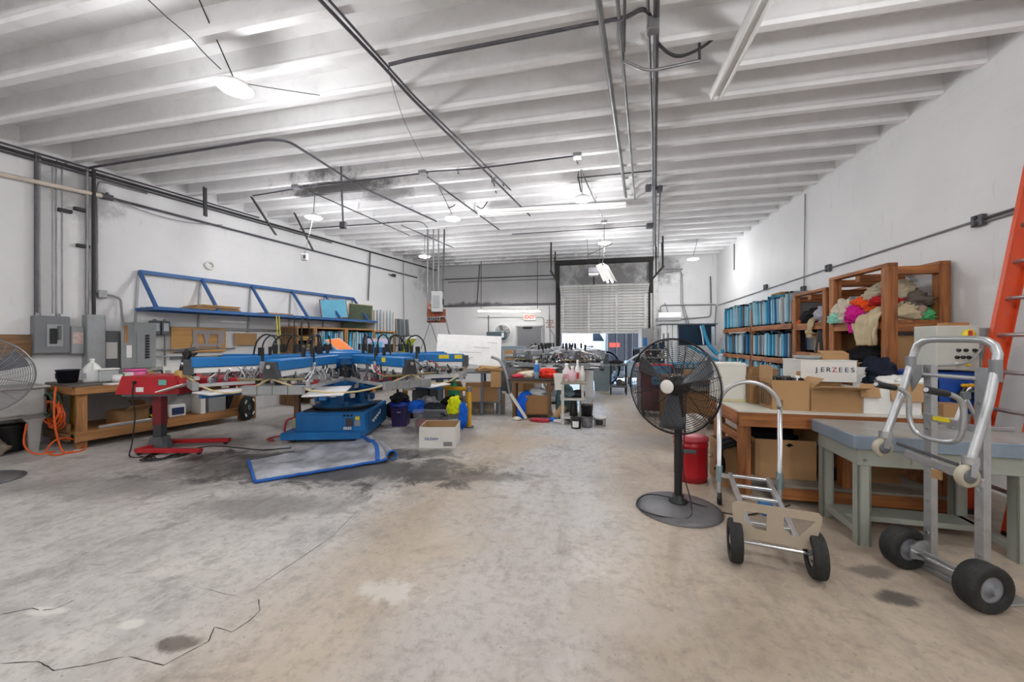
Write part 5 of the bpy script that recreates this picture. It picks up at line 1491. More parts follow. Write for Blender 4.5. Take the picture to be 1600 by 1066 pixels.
# ------------------------------------------------------------------ flash dryers
def dryer(name, label, p, rz, L=.72, hz=.77, side=True):
    t = thing(name, label, 'flash dryer', p, rz)
    MB().prism([(-.36, 0), (L - .3, 0), (L - .3, .08), (L - .36, .23), (-.28, .23)], lambda a, b, s_: (a, s_, hz + b), -.22, .22).build('head', m_red, t)
    MB().bb(L - .3, L + .62, -.24, .3, hz + .1, hz + .2, ch=.012).build('heater_hood', m_red, t)
    MB().bb(-.3, L - .34, -.2, .2, hz - .03, hz).build('heater_panel', m_greyd, t)
    MB().bb(-.055, .055, -.05, .05, .34, hz).build('upper_post', M('dark red enamel', '#7d2126', .4, 0, .1), t)
    MB().bb(-.05, .05, -.045, .045, .05, .34).build('lower_post', M('gunmetal post', '#44464a', .45, .2, .1), t)
    MB().prism([(-.12, .02), (.12, .02), (.07, .18), (-.07, .18)], lambda a, b, s_: (a, s_, b), -.07, .07).build('post_foot', m_greyd, t)
    for s_ in (-1, 1):
        MB().beam((-.1, s_ * .22, .055), (.72, s_ * .26, .055), .07, .05, ch=.006).build('base_leg', m_red, t)
        for x_ in (-.05, .68): MB().cyl((x_, s_ * .24 - .012, .025), (x_, s_ * .24 + .012, .025), .026, n=12).build('caster', m_black, t)
    MB().beam((-.06, -.25, .06), (-.06, .25, .06), .08, .05).build('base_cross', m_red, t)
    MB().cyl((-.12, -.22, hz + .15), (-.12, -.24, hz + .15), .02, n=10).build('switch_knob', m_black, t)
    MB().box((.22, -.226, hz + .15), (.1, .015, .07), rz=0, ch=.006).build('dial_tag', M('teal dial', '#6fb0a4', .4), t)
    MB().box((-.06, -.223, hz + .06), (.09, .006, .06)).build('rating_label', m_paper, t)
    MB().tube(smoothpts([(-.12, -.24, hz + .15), (-.12, -.25, hz - .05), (-.1, -.24, .5), (-.12, -.26, .15), (-.05, -.35, .012), (.2, -.32, .012)]), .008, 5).build('power_cord', m_black, t)
    return t
dz_ = FP(250, 703)
dryer('flash_dryer', 'red flash dryer on a tall post with a two legged red base', dz_, TH + .05)
tag(MB().prism([(0, 0), (.34, .1), (.34, .115), (0, .015)], lambda a, b, s_: (a, s_, b), -.12, .12).build('heat_shield', m_cardw, None, W(256, 612, 4.78), TH), 'white flap sheet under the right end of the red dryer', 'panel')
tangle('floor_cable', 'black cable loops on the floor round the red dryer base', 'cable', FP(262, 712), .3, m_black, 3, .007, 5, .02)
tag(MB().tube(smoothpts([FP(u, v, .008) for u, v in ((236, 713), (225, 718), (255, 716), (300, 702), (335, 697), (375, 700), (410, 703), (455, 700))]), .007, 5).build('floor_cable', m_black), 'long black cable running over the floor from the dryer to the press', 'cable')
# top mounted print head on the dryer: black clamp cluster above the red head
t = thing('ink_station', 'black clamp assembly with cables standing above the red dryer and left press arm', 'press head', W(292, 585, 5.0))
g = MB()
for i in range(10):
    g.tube(smoothpts([(rnd.uniform(-.12, .12), rnd.uniform(-.1, .1), -.1), (rnd.uniform(-.12, .12), rnd.uniform(-.1, .1), .1), (rnd.uniform(-.16, .16), rnd.uniform(-.1, .1), .28)]), .012, 5)
g.build('cables', m_black, t)
MB().beam((-.2, 0, .3), (.16, .02, .34), .06, .05, ch=.01).build('clamp_bar', m_greyd, t)
MB().beam((0, 0, -.22), (.02, 0, .34), .06, .06, ch=.01).build('stem', m_black, t)
MB().box((-.02, -.06, .0), (.12, .1, .12), ch=.02).build('valve_block', M('tan valve', '#c4a05c', .5, 0, .2), t)
# ------------------------------------------------------------------ silver moving blanket on the floor
m_tarp = M('silver quilted cloth', '#b4b6bd', .5, .1, .38, 4, bump=.4, bs=26, dirt=.25, dcol='#5d5f68')
m_tarpb = M('blue binding', '#1f5fb5', .7, 0, .12, 6)
ca, cb_, cc, cd = FP(388, 722), FP(398, 756), FP(606, 722), FP(578, 686)
def tarp_fn(a, b, lift=0.0):
    p = ca.lerp(cb_, 1 - b).lerp(cd.lerp(cc, 1 - b), a)
    z = .05 + .03 * noise.noise(Vector((a * 7, b * 4, 1))) + .022 * math.sin(a * 9 + b * 3) * b + .012 * noise.noise(Vector((a * 22, b * 12, 4)))
    if a > .8: z += (a - .8) * .35 * (1 - abs(b - .5) * .7)
    edge = min(a, b, 1 - b)
    z *= min(1, .35 + edge * 6)
    return Vector((p.x, p.y, max(.012, z) + lift))
t = thing('moving_blanket', 'folded silver moving blanket with blue binding lying on the floor before the press', 'blanket', (0, 0, 0))
MB().sheet(lambda a, b: tarp_fn(a, b), 44, 20, True, .012).build('top_layer', m_tarp, t)
g = MB()
def strip_along(fn, n=40, w=.03):
    g.tube([fn(i / n) for i in range(n + 1)], w * .5, 6)
strip_along(lambda s_: tarp_fn(s_, 0.0) + Vector((0, 0, .004)), w=.035)
strip_along(lambda s_: tarp_fn(0.0, s_) + Vector((0, 0, .004)), 20, .03)
strip_along(lambda s_: tarp_fn(.9 + .06 * math.sin(s_ * 3), 1 - s_) + Vector((0, 0, .008)), 24, .05)
g.build('blue_binding', m_tarpb, t)
# rolled corner
e0, e1 = tarp_fn(1, 0) , tarp_fn(1, 1)
def roll_fn(a, b):
    base = e0.lerp(e1, b * .55)
    an = a * math.pi * 1.5 - math.pi / 2
    dirn = (FP(627, 718) - FP(606, 722)).normalized()
    r_ = .055 * (1 - .5 * b)
    return Vector((base.x, base.y, 0)) + dirn * (r_ * math.cos(an) + .05) + Vector((0, 0, .07 + r_ * math.sin(an)))
MB().sheet(roll_fn, 14, 8).build('rolled_corner', m_tarp, t)
MB().tube([roll_fn(i / 14, 0) for i in range(15)], .012, 6).build('rolled_binding', m_tarpb, t)
# ------------------------------------------------------------------ white carton with lettering, purple bin, clear tote
gl, gr_ = FP(655, 700), FP(712, 700)
rzg = math.atan2(gr_.y - gl.y, gr_.x - gl.x)
wg = (gr_ - gl).length
dvg = Vector((-math.sin(rzg), math.cos(rzg), 0))
cg = (gl + gr_) / 2 + dvg * .22
t = cbox('white_carton', 'open white shirt carton with blue lettering on the floor by the tote', cg, rzg, wg, .44, .28, m_cardw)
MB().bb(-wg / 2 + .007, wg / 2 - .007, .205, .212, .02, .278).build('brown_lining', m_card, t)
MB().bb(-wg / 2 + .0065, -wg / 2 + .012, -.2, .2, .02, .278).build('brown_lining', m_card, t)
m_bluetxt = M('blue print', '#2a4f8f', .6)
text('GILDAN', 'lettering', m_bluetxt, .05, (-.085, -.2215, .12), (math.pi / 2, 0, 0), t, .0008, 1.0, .0008)
MB().bb(.08, .2, -.2212, -.22, .02, .08).build('stamp_patch', M('grey printed patch', '#8b8a88', .7, 0, .5, 90), t)
p = FP(620, 667)
m_purple = M('purple plastic', '#33215f', .4, 0, .1)
t = thing('purple_bin', 'tall purple bin lined with a blue bag beside the press base', 'bin', p + Vector((0, .14, 0)), .25)
MB().prism([(-.12, 0), (.12, 0), (.145, .36), (-.145, .36)], lambda a, b, s_: (a, s_ * (1 + b * .4), b), -.12, .12).build('body', m_purple, t)
MB().bb(-.03, .03, -.15, -.138, .24, .25).build('white_tag', m_paper, t)
MB().blob((0, 0, .36), (.36, .34, .14), 3, .25, 4, 24, 10, True, .8).build('bag_lip', M('blue bag film', '#1d3aa8', .25, 0, .15), t)
cloth('dark_garment', 'dark printed garments heaped on the purple bin', p + Vector((-.02, .14, .4)), (.3, .28, .2), fab('dark print cloth', '#2b2a30', .4), 11)
tl = FP(641, 677)
tt_ = thing('clear_tote', 'clear plastic tote stuffed with clothes behind the white carton', 'tote', tl + Vector((.34, .34, 0)), rzg)
m_tote = clear('hazy tote plastic', '#cfd2d8', .2, .22)
g = MB()
w_, d_, h_ = .38, .24, .36
fnT = lambda sx, sy, z: (sx * (w_ - .03 + .05 * z), sy * (d_ - .02 + .05 * z), z)
vsT = [fnT(sx, sy, z) for z in (0, h_) for sx, sy in ((-1, -1), (1, -1), (1, 1), (-1, 1))]
g.add(vsT, [(0, 3, 2, 1), (0, 1, 5, 4), (1, 2, 6, 5), (2, 3, 7, 6), (3, 0, 4, 7)])
g.build('tub', m_tote, tt_)
MB().tube([Vector(fnT(sx, sy, h_)) for sx, sy in ((-1, -1), (1, -1), (1, 1), (-1, 1))], .012, 6, True).build('rim', m_tote, tt_)
bt = tt_.location.copy()
cloth('red_garment', 'faded red garments packed in the bottom of the clear tote', bt + Vector((-.04, 0, .01)), (.66, .42, .26), fab('faded red cloth', '#c26a6c', .2), 21)
cloth('navy_garment', 'navy and grey clothes filling the top of the clear tote', bt + Vector((.02, 0, .2)), (.66, .42, .3), fab('navy grey cloth', '#2a2d36', .35), 22)
cloth('blue_garment', 'bright blue garment hanging over the left rim of the tote', bt + Vector((-.33, -.12, .3)), (.26, .3, .22), fab('bright blue cloth', '#1d66d6'), 23)
cloth('safety_jacket', 'lime and blue safety jacket slumped on the right of the tote', bt + Vector((.3, -.08, .3)), (.22, .3, .32), fab('lime safety cloth', '#d6de1e'), 24)
cloth('blue_sleeve', 'blue sleeve hanging down the right end of the tote', bt + Vector((.43, -.05, .14)), (.12, .2, .4), fab('bright blue cloth', '#1d66d6'), 25, flat=False)
cloth('black_garment', 'black garment on top of the tote behind the safety jacket', bt + Vector((.2, .08, .38)), (.3, .28, .2), fab('black cloth', '#17171a', .3), 26)
# yellow guard rail
p0 = FP(733, 668); p1 = W(634, 603, 6.9); p1.z = 0
t = thing('guard_rail', 'yellow pipe guard rail standing beside the press', 'guard rail', p0)
q = p1 - p0
zt_ = .64
MB().tube([(0, 0, 0), (0, 0, zt_)], .038, 10).build('post', m_yel, t)
MB().tube([q, q + Vector((0, 0, zt_))], .038, 10).build('post', m_yel, t)
MB().tube([q * 1.02 + Vector((0, 0, zt_)), -q * .02 + Vector((0, 0, zt_))], .036, 10).build('top_rail', m_yel, t)
MB().cyl((0, 0, zt_ - .04), (0, 0, zt_ + .04), .046).build('elbow', m_steel, t)
MB().cyl((0, 0, 0), (0, 0, .02), .08).build('foot_flange', m_greyd, t)
# ------------------------------------------------------------------ cubby shelves with screens at the back of the left wall
m_edge = [M('cyan taped edge', '#3ea3c9', .5, 0, .15, 4), M('pale cyan edge', '#9fcfe0', .5, 0, .1, 4), M('grey metal edge', '#a7adb2', .4, .3, .1, 4), M('deep blue edge', '#1f5f93', .5, 0, .15, 4), M('light edge', '#d3dade', .5, .1, .08, 4), M('dusky edge', '#5b6068', .5, 0, .15, 4)]
ECOL = ('cyan', 'pale cyan', 'grey', 'deep blue', 'light', 'dusky')
def cubby(label, a0, a1, n1, z1, shelves, mat=wz):
    t = lthing('cubby_shelf', label, 'shelf', (a0 + a1) / 2, 0, 0)
    w_ = (a1 - a0) / 2
    for s_ in (-1, 1): MB().bb(s_ * w_ - (.04 if s_ > 0 else 0), s_ * w_ + (.0 if s_ > 0 else .04), -n1, -.02, 0, z1, ch=.004).build('side_panel', mat, t)
    MB().bb(-w_, w_, -n1, -.02, z1, z1 + .035).build('top_board', wx, t)
    for z_ in shelves: MB().bb(-w_ + .04, w_ - .04, -n1, -.03, z_ - .035, z_).build('shelf_board', wx, t)
    MB().bb(-w_, w_, -.02, -.008, 0, z1).build('back_panel', wood('dark plank', '#8e6a45', '#5e452c', 'x'), t)
    return t
au = lambda u, off=.6: lloc(LP(u, 510, off))[0]
c0, c1, c2_, c3, c4 = au(464), au(493), au(542), au(585), au(617)
cubby('dark wooden cubby stacked with folded goods behind the press', c0, c1 - .01, .6, 1.74, (.4, .8, 1.22, 1.5), wood('dark plank', '#8e6a45', '#5e452c', 'z'))
cubby('orange wood cubby holding leaning screens, left of a pair', c1, c2_ - .01, .6, 1.74, (.4, 1.2))
cubby('orange wood cubby holding cyan screens, right of a pair', c2_, c3 - .01, .6, 1.74, (.4, 1.2))
cubby('narrow wooden cubby of pale screens under tall white boards', c3, c4 - .01, .6, 1.7, (.4, 1.2))
def book(label, group, p, rz, t_, d, h, mat, lean=0.0):
    """one screen frame filed like a book: an open frame seen on its narrow edge"""
    g = MB()
    g.bb(-t_ / 2, t_ / 2, -d / 2, -d / 2 + .03, 0, h); g.bb(-t_ / 2, t_ / 2, d / 2 - .03, d / 2, 0, h)
    g.bb(-t_ / 2, t_ / 2, -d / 2, d / 2, 0, .03); g.bb(-t_ / 2, t_ / 2, -d / 2, d / 2, h - .03, h)
    g.bb(-t_ * .1, t_ * .1, -d / 2, d / 2, .02, h - .02)
    o = g.build('printing_screen', mat)
    o.location = p
    o.rotation_euler = (0, lean, rz)
    return tag(o, label, 'screen', group)
for (a0, a1, nm, nn, mix_) in ((c1 + .06, c2_ - .08, 'left orange cubby', 13, (2, 2, 0, 3, 1, 0)), (c2_ + .06, c3 - .08, 'right orange cubby', 15, (0, 1, 0, 3, 2)), (c3 + .06, c4 - .07, 'narrow cubby', 12, (1, 4, 1, 0))):
    for i in range(nn):
        k = mix_[(i * 7 + i // 3) % len(mix_)]
        a_ = a0 + (a1 - a0) * (i + .5) / nn
        book(ECOL[k] + ' screen filed upright in the ' + nm, 'screens in the ' + nm, lw(a_, .36, 1.202), RZL, .032, .46, rnd.uniform(.44, .49), m_edge[k], rnd.choice((0, .03, .1, -.06)) if nm != 'narrow cubby' else 0)
for i in range(9):
    col = rnd.choice(('#8f7d4a', '#a99a3a', '#6a4d3a', '#3c3b3f', '#5d2f2a', '#7f7a70'))
    tag(MB().box((0, 0, .012), (.34 + rnd.uniform(-.03, .03), .4, .024), rz=rnd.uniform(-.04, .04), ch=.003).build('folded_sheet', M('sheet ' + col, col, .7), None, lw((c0 + c1) / 2, .35, (1.222 if i < 6 else 1.502) + (i if i < 6 else i - 6) * .0255), RZL),
        'flat coloured sheet stacked in the dark cubby', 'sheet', 'sheets stacked in the dark cubby')
def lscreen(label, u, v, off, w, h, yaw, tilt, fm, mm, roll=0.0, pm=None):
    p = LP(u, v, off)
    R_ = Matrix.Rotation(RZL + yaw, 3, 'Z') @ Matrix.Rotation(tilt, 3, 'X') @ Matrix.Rotation(roll, 3, 'Y')
    return frame_screen('printing_screen', label, p, R_, w, h, fm, mm, pm=pm)
lscreen('red edged screen with blue mesh leaning on the blue rack', 524, 498, .45, .62, .5, -.5, -.16, m_framew, m_cyan, -.1)
lscreen('large green meshed frame standing on the right cubby', 563, 504, .4, .62, .5, -.55, -.12, M('tan screen frame', '#b5a47c', .6), m_olive, .06)
tag(MB().bb(-.3, .3, -.02, .02, 0, .36).build('green_board', M('dark green board', '#3a4d3c', .6), None, lw(au(566), .3, 1.777), RZL - .4), 'dark green board standing behind the large green frame', 'board')
for i in range(7):
    tag(MB().bb(-.012, .012, -.22, .22, 0, .56 + .02 * (i % 3)).build('pale_board', m_edge[4] if i % 3 else m_cardw, None, lw(c3 + .08 + i * .125, .34, 1.737), RZL), 'tall pale board standing in the row on top of the narrow cubby', 'board', 'tall pale boards on the narrow cubby')
tr = lthing('wire_stand', 'black wire stand holding dull grey boards right of the narrow cubby', 'stand', c4 + .45, 0, 0)
for x_ in (-.4, 0, .4):
    for y_ in (-.55, -.1): MB().bb(x_ - .015, x_ + .015, y_ - .015, y_ + .015, 0, 1.62).build('upright', m_black, tr)
for z_ in (.9, 1.3, 1.6):
    g = MB()
    for y_ in (-.55, -.1): g.bb(-.4, .4, y_ - .012, y_ + .012, z_, z_ + .025)
    for x_ in (-.4, -.13, .13, .4): g.bb(x_ - .012, x_ + .012, -.55, -.1, z_, z_ + .025)
    g.build('shelf_frame', m_black, tr)
for i in range(4):
    o = tag(MB().bb(-.012, .012, -.2, .2, 0, .5).build('grey_board', m_grey if i % 2 else m_edge[2], None, lw(c4 + .18 + i * .18, .33, 1.627), RZL), 'dull grey board standing on the black wire stand', 'board', 'grey boards on the wire stand')
    o.rotation_euler = (0, -.1, RZL)
# hanging switch board drop
d0 = 9.0
t = thing('switch_drop', 'hanging red board with a grey switch box and outlets on conduit drops', 'switch board', W(680, 490, d0), TH)
def rel(u, v, d=d0):
    q = W(u, v, d) - t.location
    return Matrix.Rotation(-TH, 3, 'Z') @ q
MB().bb(-.2, .25, .0, .03, -.22, .1).build('red_board', M('rust red board', '#8f4a35', .7, 0, .2, 6), t)
sb = MB().bb(-.07, .19, -.12, 0, .03, .52, ch=.01).build('switch_box', M('pale grey switch box', '#b4b6b6', .45, .1), t)
MB().bb(-.02, .12, -.13, -.12, .12, .42, ch=.006).build('switch_plate', m_boxl, sb); MB().bb(.19, .22, -.08, -.04, .2, .34).build('lever', m_black, sb)
for x_ in (-.13, -.02, .09):
    o_ = MB().box((x_, -.04, -.13), (.09, .08, .09), ch=.006).build('outlet', m_steel, t)
    MB().cyl((x_, -.082, -.13), (x_, -.09, -.13), .03, n=12).build('socket', m_black, o_)
for u, top in ((668, 356), (677, 346), (685, 346)):
    z_top = 4.13 - t.location.z
    q = rel(u, 455); MB().tube([(q.x, .02, .1 if u < 670 else .5), (q.x, .02, z_top)], .016 if u != 668 else .02, 6).build('drop_conduit', m_steel, t)
MB().tube([(rel(691, 450).x, .03, .05), (rel(694, 350).x, .03, 4.13 - t.location.z)], .02, 6).build('drop_conduit', m_conduit_d, t)
for k in range(5):
    MB().tube(smoothpts([(-.13 + .02 * k, -.02, -.1), (-.18 + .03 * k, -.05, .1), (-.12 - .01 * k, -.03, .3)]), .008, 5).build('wire', M('copper wire', '#a8643c', .5), t)
MB().tube(smoothpts([(.1, -.03, -.1), (.25, -.04, -.1), (.33, -.02, -.45), (.45, 0, -.75)]), .02, 6).build('flex_conduit', m_grey, t)
for s_ in (-1, 1): MB().tube([(-.12, 0, -.2), (-.12 + s_ * .22, 0, -.85)], .007, 5).build('guy_wire', m_conduit_d, t)
# ------------------------------------------------------------------ back of the hall, left: steel table with the white foam sheet
p = W(738, 580, 7.7)
t = thing('steel_table', 'dark steel table piled with clutter behind the yellow rail', 'table', (p.x, p.y, 0), TH)
MB().bb(-.62, .62, -.4, .5, .82, .85, ch=.004).build('top', m_greyd, t)
for x_ in (-.58, .2, .54):
    for y_ in (-.36, .44): MB().bb(x_, x_ + .05, y_, y_ + .05, 0, .82).build('leg', M('blue grey leg', '#6b7686', .5, .1, .1), t)
MB().bb(-.6, .6, -.36, .45, .24, .265).build('lower_shelf', m_greyd, t)
def on(px, py, z): 
    R_ = Matrix.Rotation(TH, 3, 'Z'); q = R_ @ Vector((px, py, 0)); return Vector((p.x + q.x, p.y + q.y, z))
fs = W(732, 566, 8.0)
t = thing('foam_sheet', 'large white foam sheet with worn edges standing tilted on the steel table', 'foam sheet', fs, TH)
m_foam = M('white foam', '#f1f0ef', .8, 0, .04, 5, dirt=.15, dcol='#b9b4ae', bump=.3, bs=30)
TL, TR, BR, BL = (-.68, .6), (.7, .55), (.68, -.12), (-.68, .02)
g = MB()
g.prism([BL, (0, -.03), BR, TR, TL], lambda a, b, s_: (a, s_ + b * .25, b), -.03, .03)
g.build('sheet', m_foam, t)
for k in range(4):
    MB().beam((-.5 + .3 * k, -.035 + .05 * k * .3, .12 + .1 * k), (.1 + .17 * k, -.03 + .05 * k * .3, .1 + .1 * k), .006, .008).build('score_line', m_boxl, t)
cloth('brown_paper', 'crumpled brown paper under the foam sheet', on(.35, -.25, .852), (.5, .3, .14), fab('kraft paper', '#b08d66'), 31, cat='paper')
cloth('green_cloth', 'green cloth hanging under the steel table edge', on(-.32, -.38, .3), (.2, .14, .5), fab('green cloth', '#2f8a63'), 32, flat=False)
cloth('green_cloth', 'green cloth lying on the press side of the steel table', on(-.62, -.5, .855), (.4, .26, .12), fab('green cloth', '#2f8a63'), 33)
cloth('red_cloth', 'salmon red rags heaped behind the right press arm', on(-1.2, .2, .802), (.5, .3, .2), fab('salmon cloth', '#cf6a5c'), 34)
tbl = thing('side_table', 'small dark table under the salmon rags behind the press', 'table', on(-1.2, .2, 0), TH)
MB().bb(-.35, .35, -.25, .25, .77, .8).build('top', m_greyd, tbl)
for sx in (-.32, .32):
    for sy in (-.22, .22): MB().bb(sx - .02, sx + .02, sy - .02, sy + .02, 0, .77).build('leg', m_black, tbl)
for i, (x_, y_, w_, h_, m_, lab) in enumerate(((-.35, -.2, .34, .3, m_card2, 'brown carton on the floor shelf of the steel table, left'), (.05, -.22, .32, .28, m_card, 'tan carton on the floor shelf of the steel table, middle'), (.4, -.2, .3, .3, m_card2, 'worn carton on the floor shelf of the steel table, right'))):
    cbox('shelf_carton', lab, on(x_, y_, .267), TH + rnd.uniform(-.1, .1), w_, .3, h_, m_, [('f', 130)])
cloth('grey_cloth', 'pale grey cloth heap in front of the steel table', on(-.75, -.6, 0), (.5, .4, .5), fab('grey rag', '#8d8c8f', .3), 35)
cloth('dark_cloth', 'dark clutter of cloth on the floor beneath the side table', on(-1.25, -.5, 0), (.7, .4, .4), fab('dark rag', '#3c3a3c', .4), 36)
tag(MB().bb(-.1, .1, -.006, .006, 0, .3).build('cardboard_scrap', m_card, None, on(.5, -.44, .56), TH), 'piece of cardboard hanging off the right end of the steel table', 'cardboard')
q = W(790, 592, 7.9)
tag(MB().prism([(-.17, -.22), (.12, -.28), (.2, .22), (-.16, .26)], lambda a, b, s_: (a, s_ + b * .2, b), -.012, .012).build('grey_sheet', m_greyd, None, q, TH), 'dark grey sheet leaning right of the steel table', 'panel')
conduit('fat grey hose curving from the steel table to the floor', smoothpts([W(768, 558, 7.6), W(782, 565, 7.5), W(792, 590, 7.4), W(797, 615, 7.3), W(806, 640, 7.2)]), .03, m_grey, 'vacuum_hose', 'hose', n=8)
for i, (u, v, w_, h_, lab) in enumerate(((745, 640, .2, .42, 'left'), (762, 641, .24, .4, 'middle'), (782, 640, .18, .42, 'right'))):
    tt = thing('wooden_crate', lab + ' of three worn wooden crates stacked upright by the fat grey hose', 'crate', FP(u, 646), TH)
    wc = wood('grey plank', '#a89b88', '#7d7060', 'z')
    for k in range(4): MB().bb(-w_ / 2 + w_ * k / 4 + .004, -w_ / 2 + w_ * (k + 1) / 4 - .004, -.02, 0, 0, h_ - .02 * (k % 2)).build('plank', wc, tt)
    for z_ in (.04, h_ - .1): MB().bb(-w_ / 2, w_ / 2, -.04, -.02, z_, z_ + .06).build('cross_plank', wc, tt)
    MB().bb(-w_ / 2, w_ / 2, 0, .22, 0, h_ - .05).build('box_body', m_card2, tt)
t = thing('black_gearbox', 'black greasy gearbox on a stand between the lime screen and the foam sheet', 'machine', W(668, 575, 8.2) * 1.0)
t.location.z = 0
MB().bb(-.3, .3, -.15, .2, .0, .95, ch=.02).build('stand', m_greyd, t); MB().bb(-.35, .4, -.2, .2, .95, 1.08, ch=.03).build('casing', m_black, t)
for k in range(5): MB().cyl((-.28 + .14 * k, -.1, 1.08), (-.26 + .14 * k, -.1, 1.14 + .04 * (k % 2)), .045).build('gear_cap', m_black if k % 2 else m_greyd, t)
# blue grey machine cabinet and boxes near the exit
q = YP(800, 575, 10.6)
t = thing('machine_cabinet', 'blue grey machine cabinet standing left of the exit door', 'cabinet', (q.x, 10.6, 0))
MB().bb(-.32, .32, 0, .6, 0, 1.3, ch=.01).build('body', M('blue grey enamel', '#8795a0', .45, .1, .06), t)
for k in range(3): MB().bb(-.28, .28, -.015, 0, .12 + .38 * k, .44 + .38 * k, ch=.004).build('door_panel', M('pale blue enamel', '#9aa7b2', .45, .1, .06), t)
MB().bb(-.22, .1, -.02, -.01, .9, 1.2).build('brown_plate', m_card, t)
t = thing('press_feeder', 'two pale tubes of a sheet feeder reaching right from the machine cabinet', 'machine', (q.x + .1, 10.2, 0))
for k, z_ in enumerate((1.03, .86, .8)): MB().cyl((-.2, 0, z_), (.62, -.05, z_ + .01), .055 if k == 0 else .035, n=12).build('tube', m_boxl, t)
MB().bb(-.15, -.05, -.1, .1, 0, .85).build('stand', m_greyd, t)
tq = W(735, 524, 9.6)
t = thing('teal_control_box', 'flat dark teal control box hung on the wall pipe above the foam sheet', 'control box', YP(776, 524, YB - .17))
MB().box((0, 0, 0), (.66, .3, .24), ch=.015).build('body', M('teal grey enamel', '#4b6068', .45, .1), t)
MB().tube([(-.3, 0, .12), (-.3, 0, .7)], .02, 6).build('drop_pipe', m_conduit_d, t)
MB().bb(.22, .3, -.16, -.15, -.08, .08).build('switch_plate', m_white, t)
for i, (u, v, d, w_, h_, m_, lab) in enumerate(((806, 600, 10.9, .5, .42, m_card, 'large'), (824, 566, 10.9, .38, .3, m_card2, 'small'), (836, 556, 11.2, .45, .32, m_cardw, 'white'))):
    q = W(u, v, d)
    if i: 
        pass
    cbox('far_carton', {'large': 'large brown carton on the floor before the exit door', 'small': 'small brown carton in front of the exit door', 'white': 'white carton in front of the exit door'}[lab], (q.x, q.y, 0), 0, w_, .3, {0: .6, 1: .98, 2: 1.1}[i], m_, open_top=False)
# ------------------------------------------------------------------ grey second press
m_sil = M('silver grey machine', '#a3a5ab', .4, .4, .15, 4, dirt=.3)
m_pale = M('pale machine enamel', '#c7cbd2', .45, .1, .08, 4, dirt=.25)
C2 = W(872, 575, 9.3)
press2 = carousel('small_press', 'grey carousel screen press in front of the roller door', (C2.x, C2.y), math.radians(-92), .1, 6, 1.12, (m_sil, m_greyd, m_pale, m_pallet), False)
rq = random.Random(12)
for k in range(14):
    a = rq.uniform(0, 6.283)
    c_ = Vector((rq.uniform(.2, 1.0) * math.cos(a), rq.uniform(.2, 1.0) * math.sin(a), rq.uniform(1.1, 1.25)))
    MB().tube(smoothpts([c_, c_ + Vector((rq.uniform(-.15, .15), rq.uniform(-.15, .15), rq.uniform(.03, .12))), c_ + Vector((rq.uniform(-.3, .3), rq.uniform(-.3, .3), rq.uniform(.02, .08))), c_ + Vector((rq.uniform(-.4, .4), rq.uniform(-.4, .4), -.05))]), .016, 5).build('pale_hose', (m_pale, m_white, m_alu)[k % 3], press2)
# ------------------------------------------------------------------ middle wooden table
a_, b_ = FP(812, 655), FP(862, 652)
tc = W(834, 590, 7.35)
t = thing('wooden_table', 'small rough wooden table with rags and a blue bottle on top in mid hall', 'table', (tc.x, tc.y, 0), TH * .6)
w2 = wood('dull wood', '#8a6a48', '#5f4630', 'z'); w2x = wood('dull wood', '#8a6a48', '#5f4630', 'x')
MB().bb(-.47, .45, -.35, .35, .71, .74, ch=.004).build('top', M('sooty table top', '#3d3530', .6, 0, .2), t)
MB().bb(-.42, .4, -.32, -.29, .66, .71).build('front_rail', w2x, t)
for x_, y_ in ((-.36, -.28), (.3, -.28), (-.36, .26), (.3, .26)):
    MB().bb(x_ - .035, x_ + .035, y_ - .035, y_ + .035, .0, .71, ch=.004).build('leg', w2, t)
for s_ in (-1, 1):
    MB().beam((.3 + s_ * .03, -.28, .5), (.3 + s_ * .12, -.28, .7), .03, .03).build('brace', w2x, t)
MB().bb(-.4, .36, -.3, .3, .06, .09).build('lower_shelf', w2x, t)
def mt(x, y, z):
    q = Matrix.Rotation(TH * .6, 3, 'Z') @ Vector((x, y, 0)); return Vector((tc.x + q.x, tc.y + q.y, z))
cloth('red_rag', 'small pink red rag at the left end of the wooden table', mt(-.3, -.12, .742), (.26, .2, .09), fab('pink red cloth', '#c84a5a'), 41)
cloth('beige_rag', 'cream bundle of rags on the wooden table beside the blue bottle', mt(-.12, -.05, .742), (.34, .26, .16), fab('cream cloth', '#d8cbb6', .18), 42)
cloth('red_bag', 'bright red bag lump on the right of the wooden table', mt(.28, -.1, .742), (.36, .28, .22), fab('bright red film', '#e0402f'), 43)
lathe_thing('blue_bottle', 'blue and white spray bottle standing on the wooden table', 'bottle', mt(.06, -.18, .742), [('body', M('pale blue bottle', '#a9cbe8', .3), [(0, 0), (.05, 0), (.052, .2), (.03, .28), (.02, .3), (0, .3)]), ('band', M('blue bottle band', '#2c78c9', .35), [(.053, .12), (.054, .2), (.035, .265)]), ('cap', m_white, [(.022, .3), (.022, .34), (0, .34)])])
cbox('scrap_carton', 'brown carton of plastic bags on the lower shelf of the wooden table', mt(.06, -.16, .092), TH * .6, .42, .34, .34, m_card2)
tag(MB().blob((0, 0, 0), (.44, .32, .2), 8, .25, 4, 24, 12, False, .8).build('plastic_bag', clear('grey film', '#d9dde0', .25, .7), None, mt(.1, -.14, .46)), 'crumpled clear bag bulging from the brown carton under the table', 'bag')
drape('blue_cloth', 'bright blue cloth hanging over the left of the brown carton', fab('bright blue cloth', '#1d66d6'), [mt(-.05, -.2, .48), mt(-.17, -.3, .44), mt(-.22, -.36, .3), mt(-.22, -.37, .12), mt(-.2, -.4, .03)], .18, (1, .1, 0), 5)
cloth('dark_bag', 'dark bag heap behind the brown carton under the table', mt(0, .12, .092), (.6, .3, .5), fab('dark bag cloth', '#20252e'), 45)
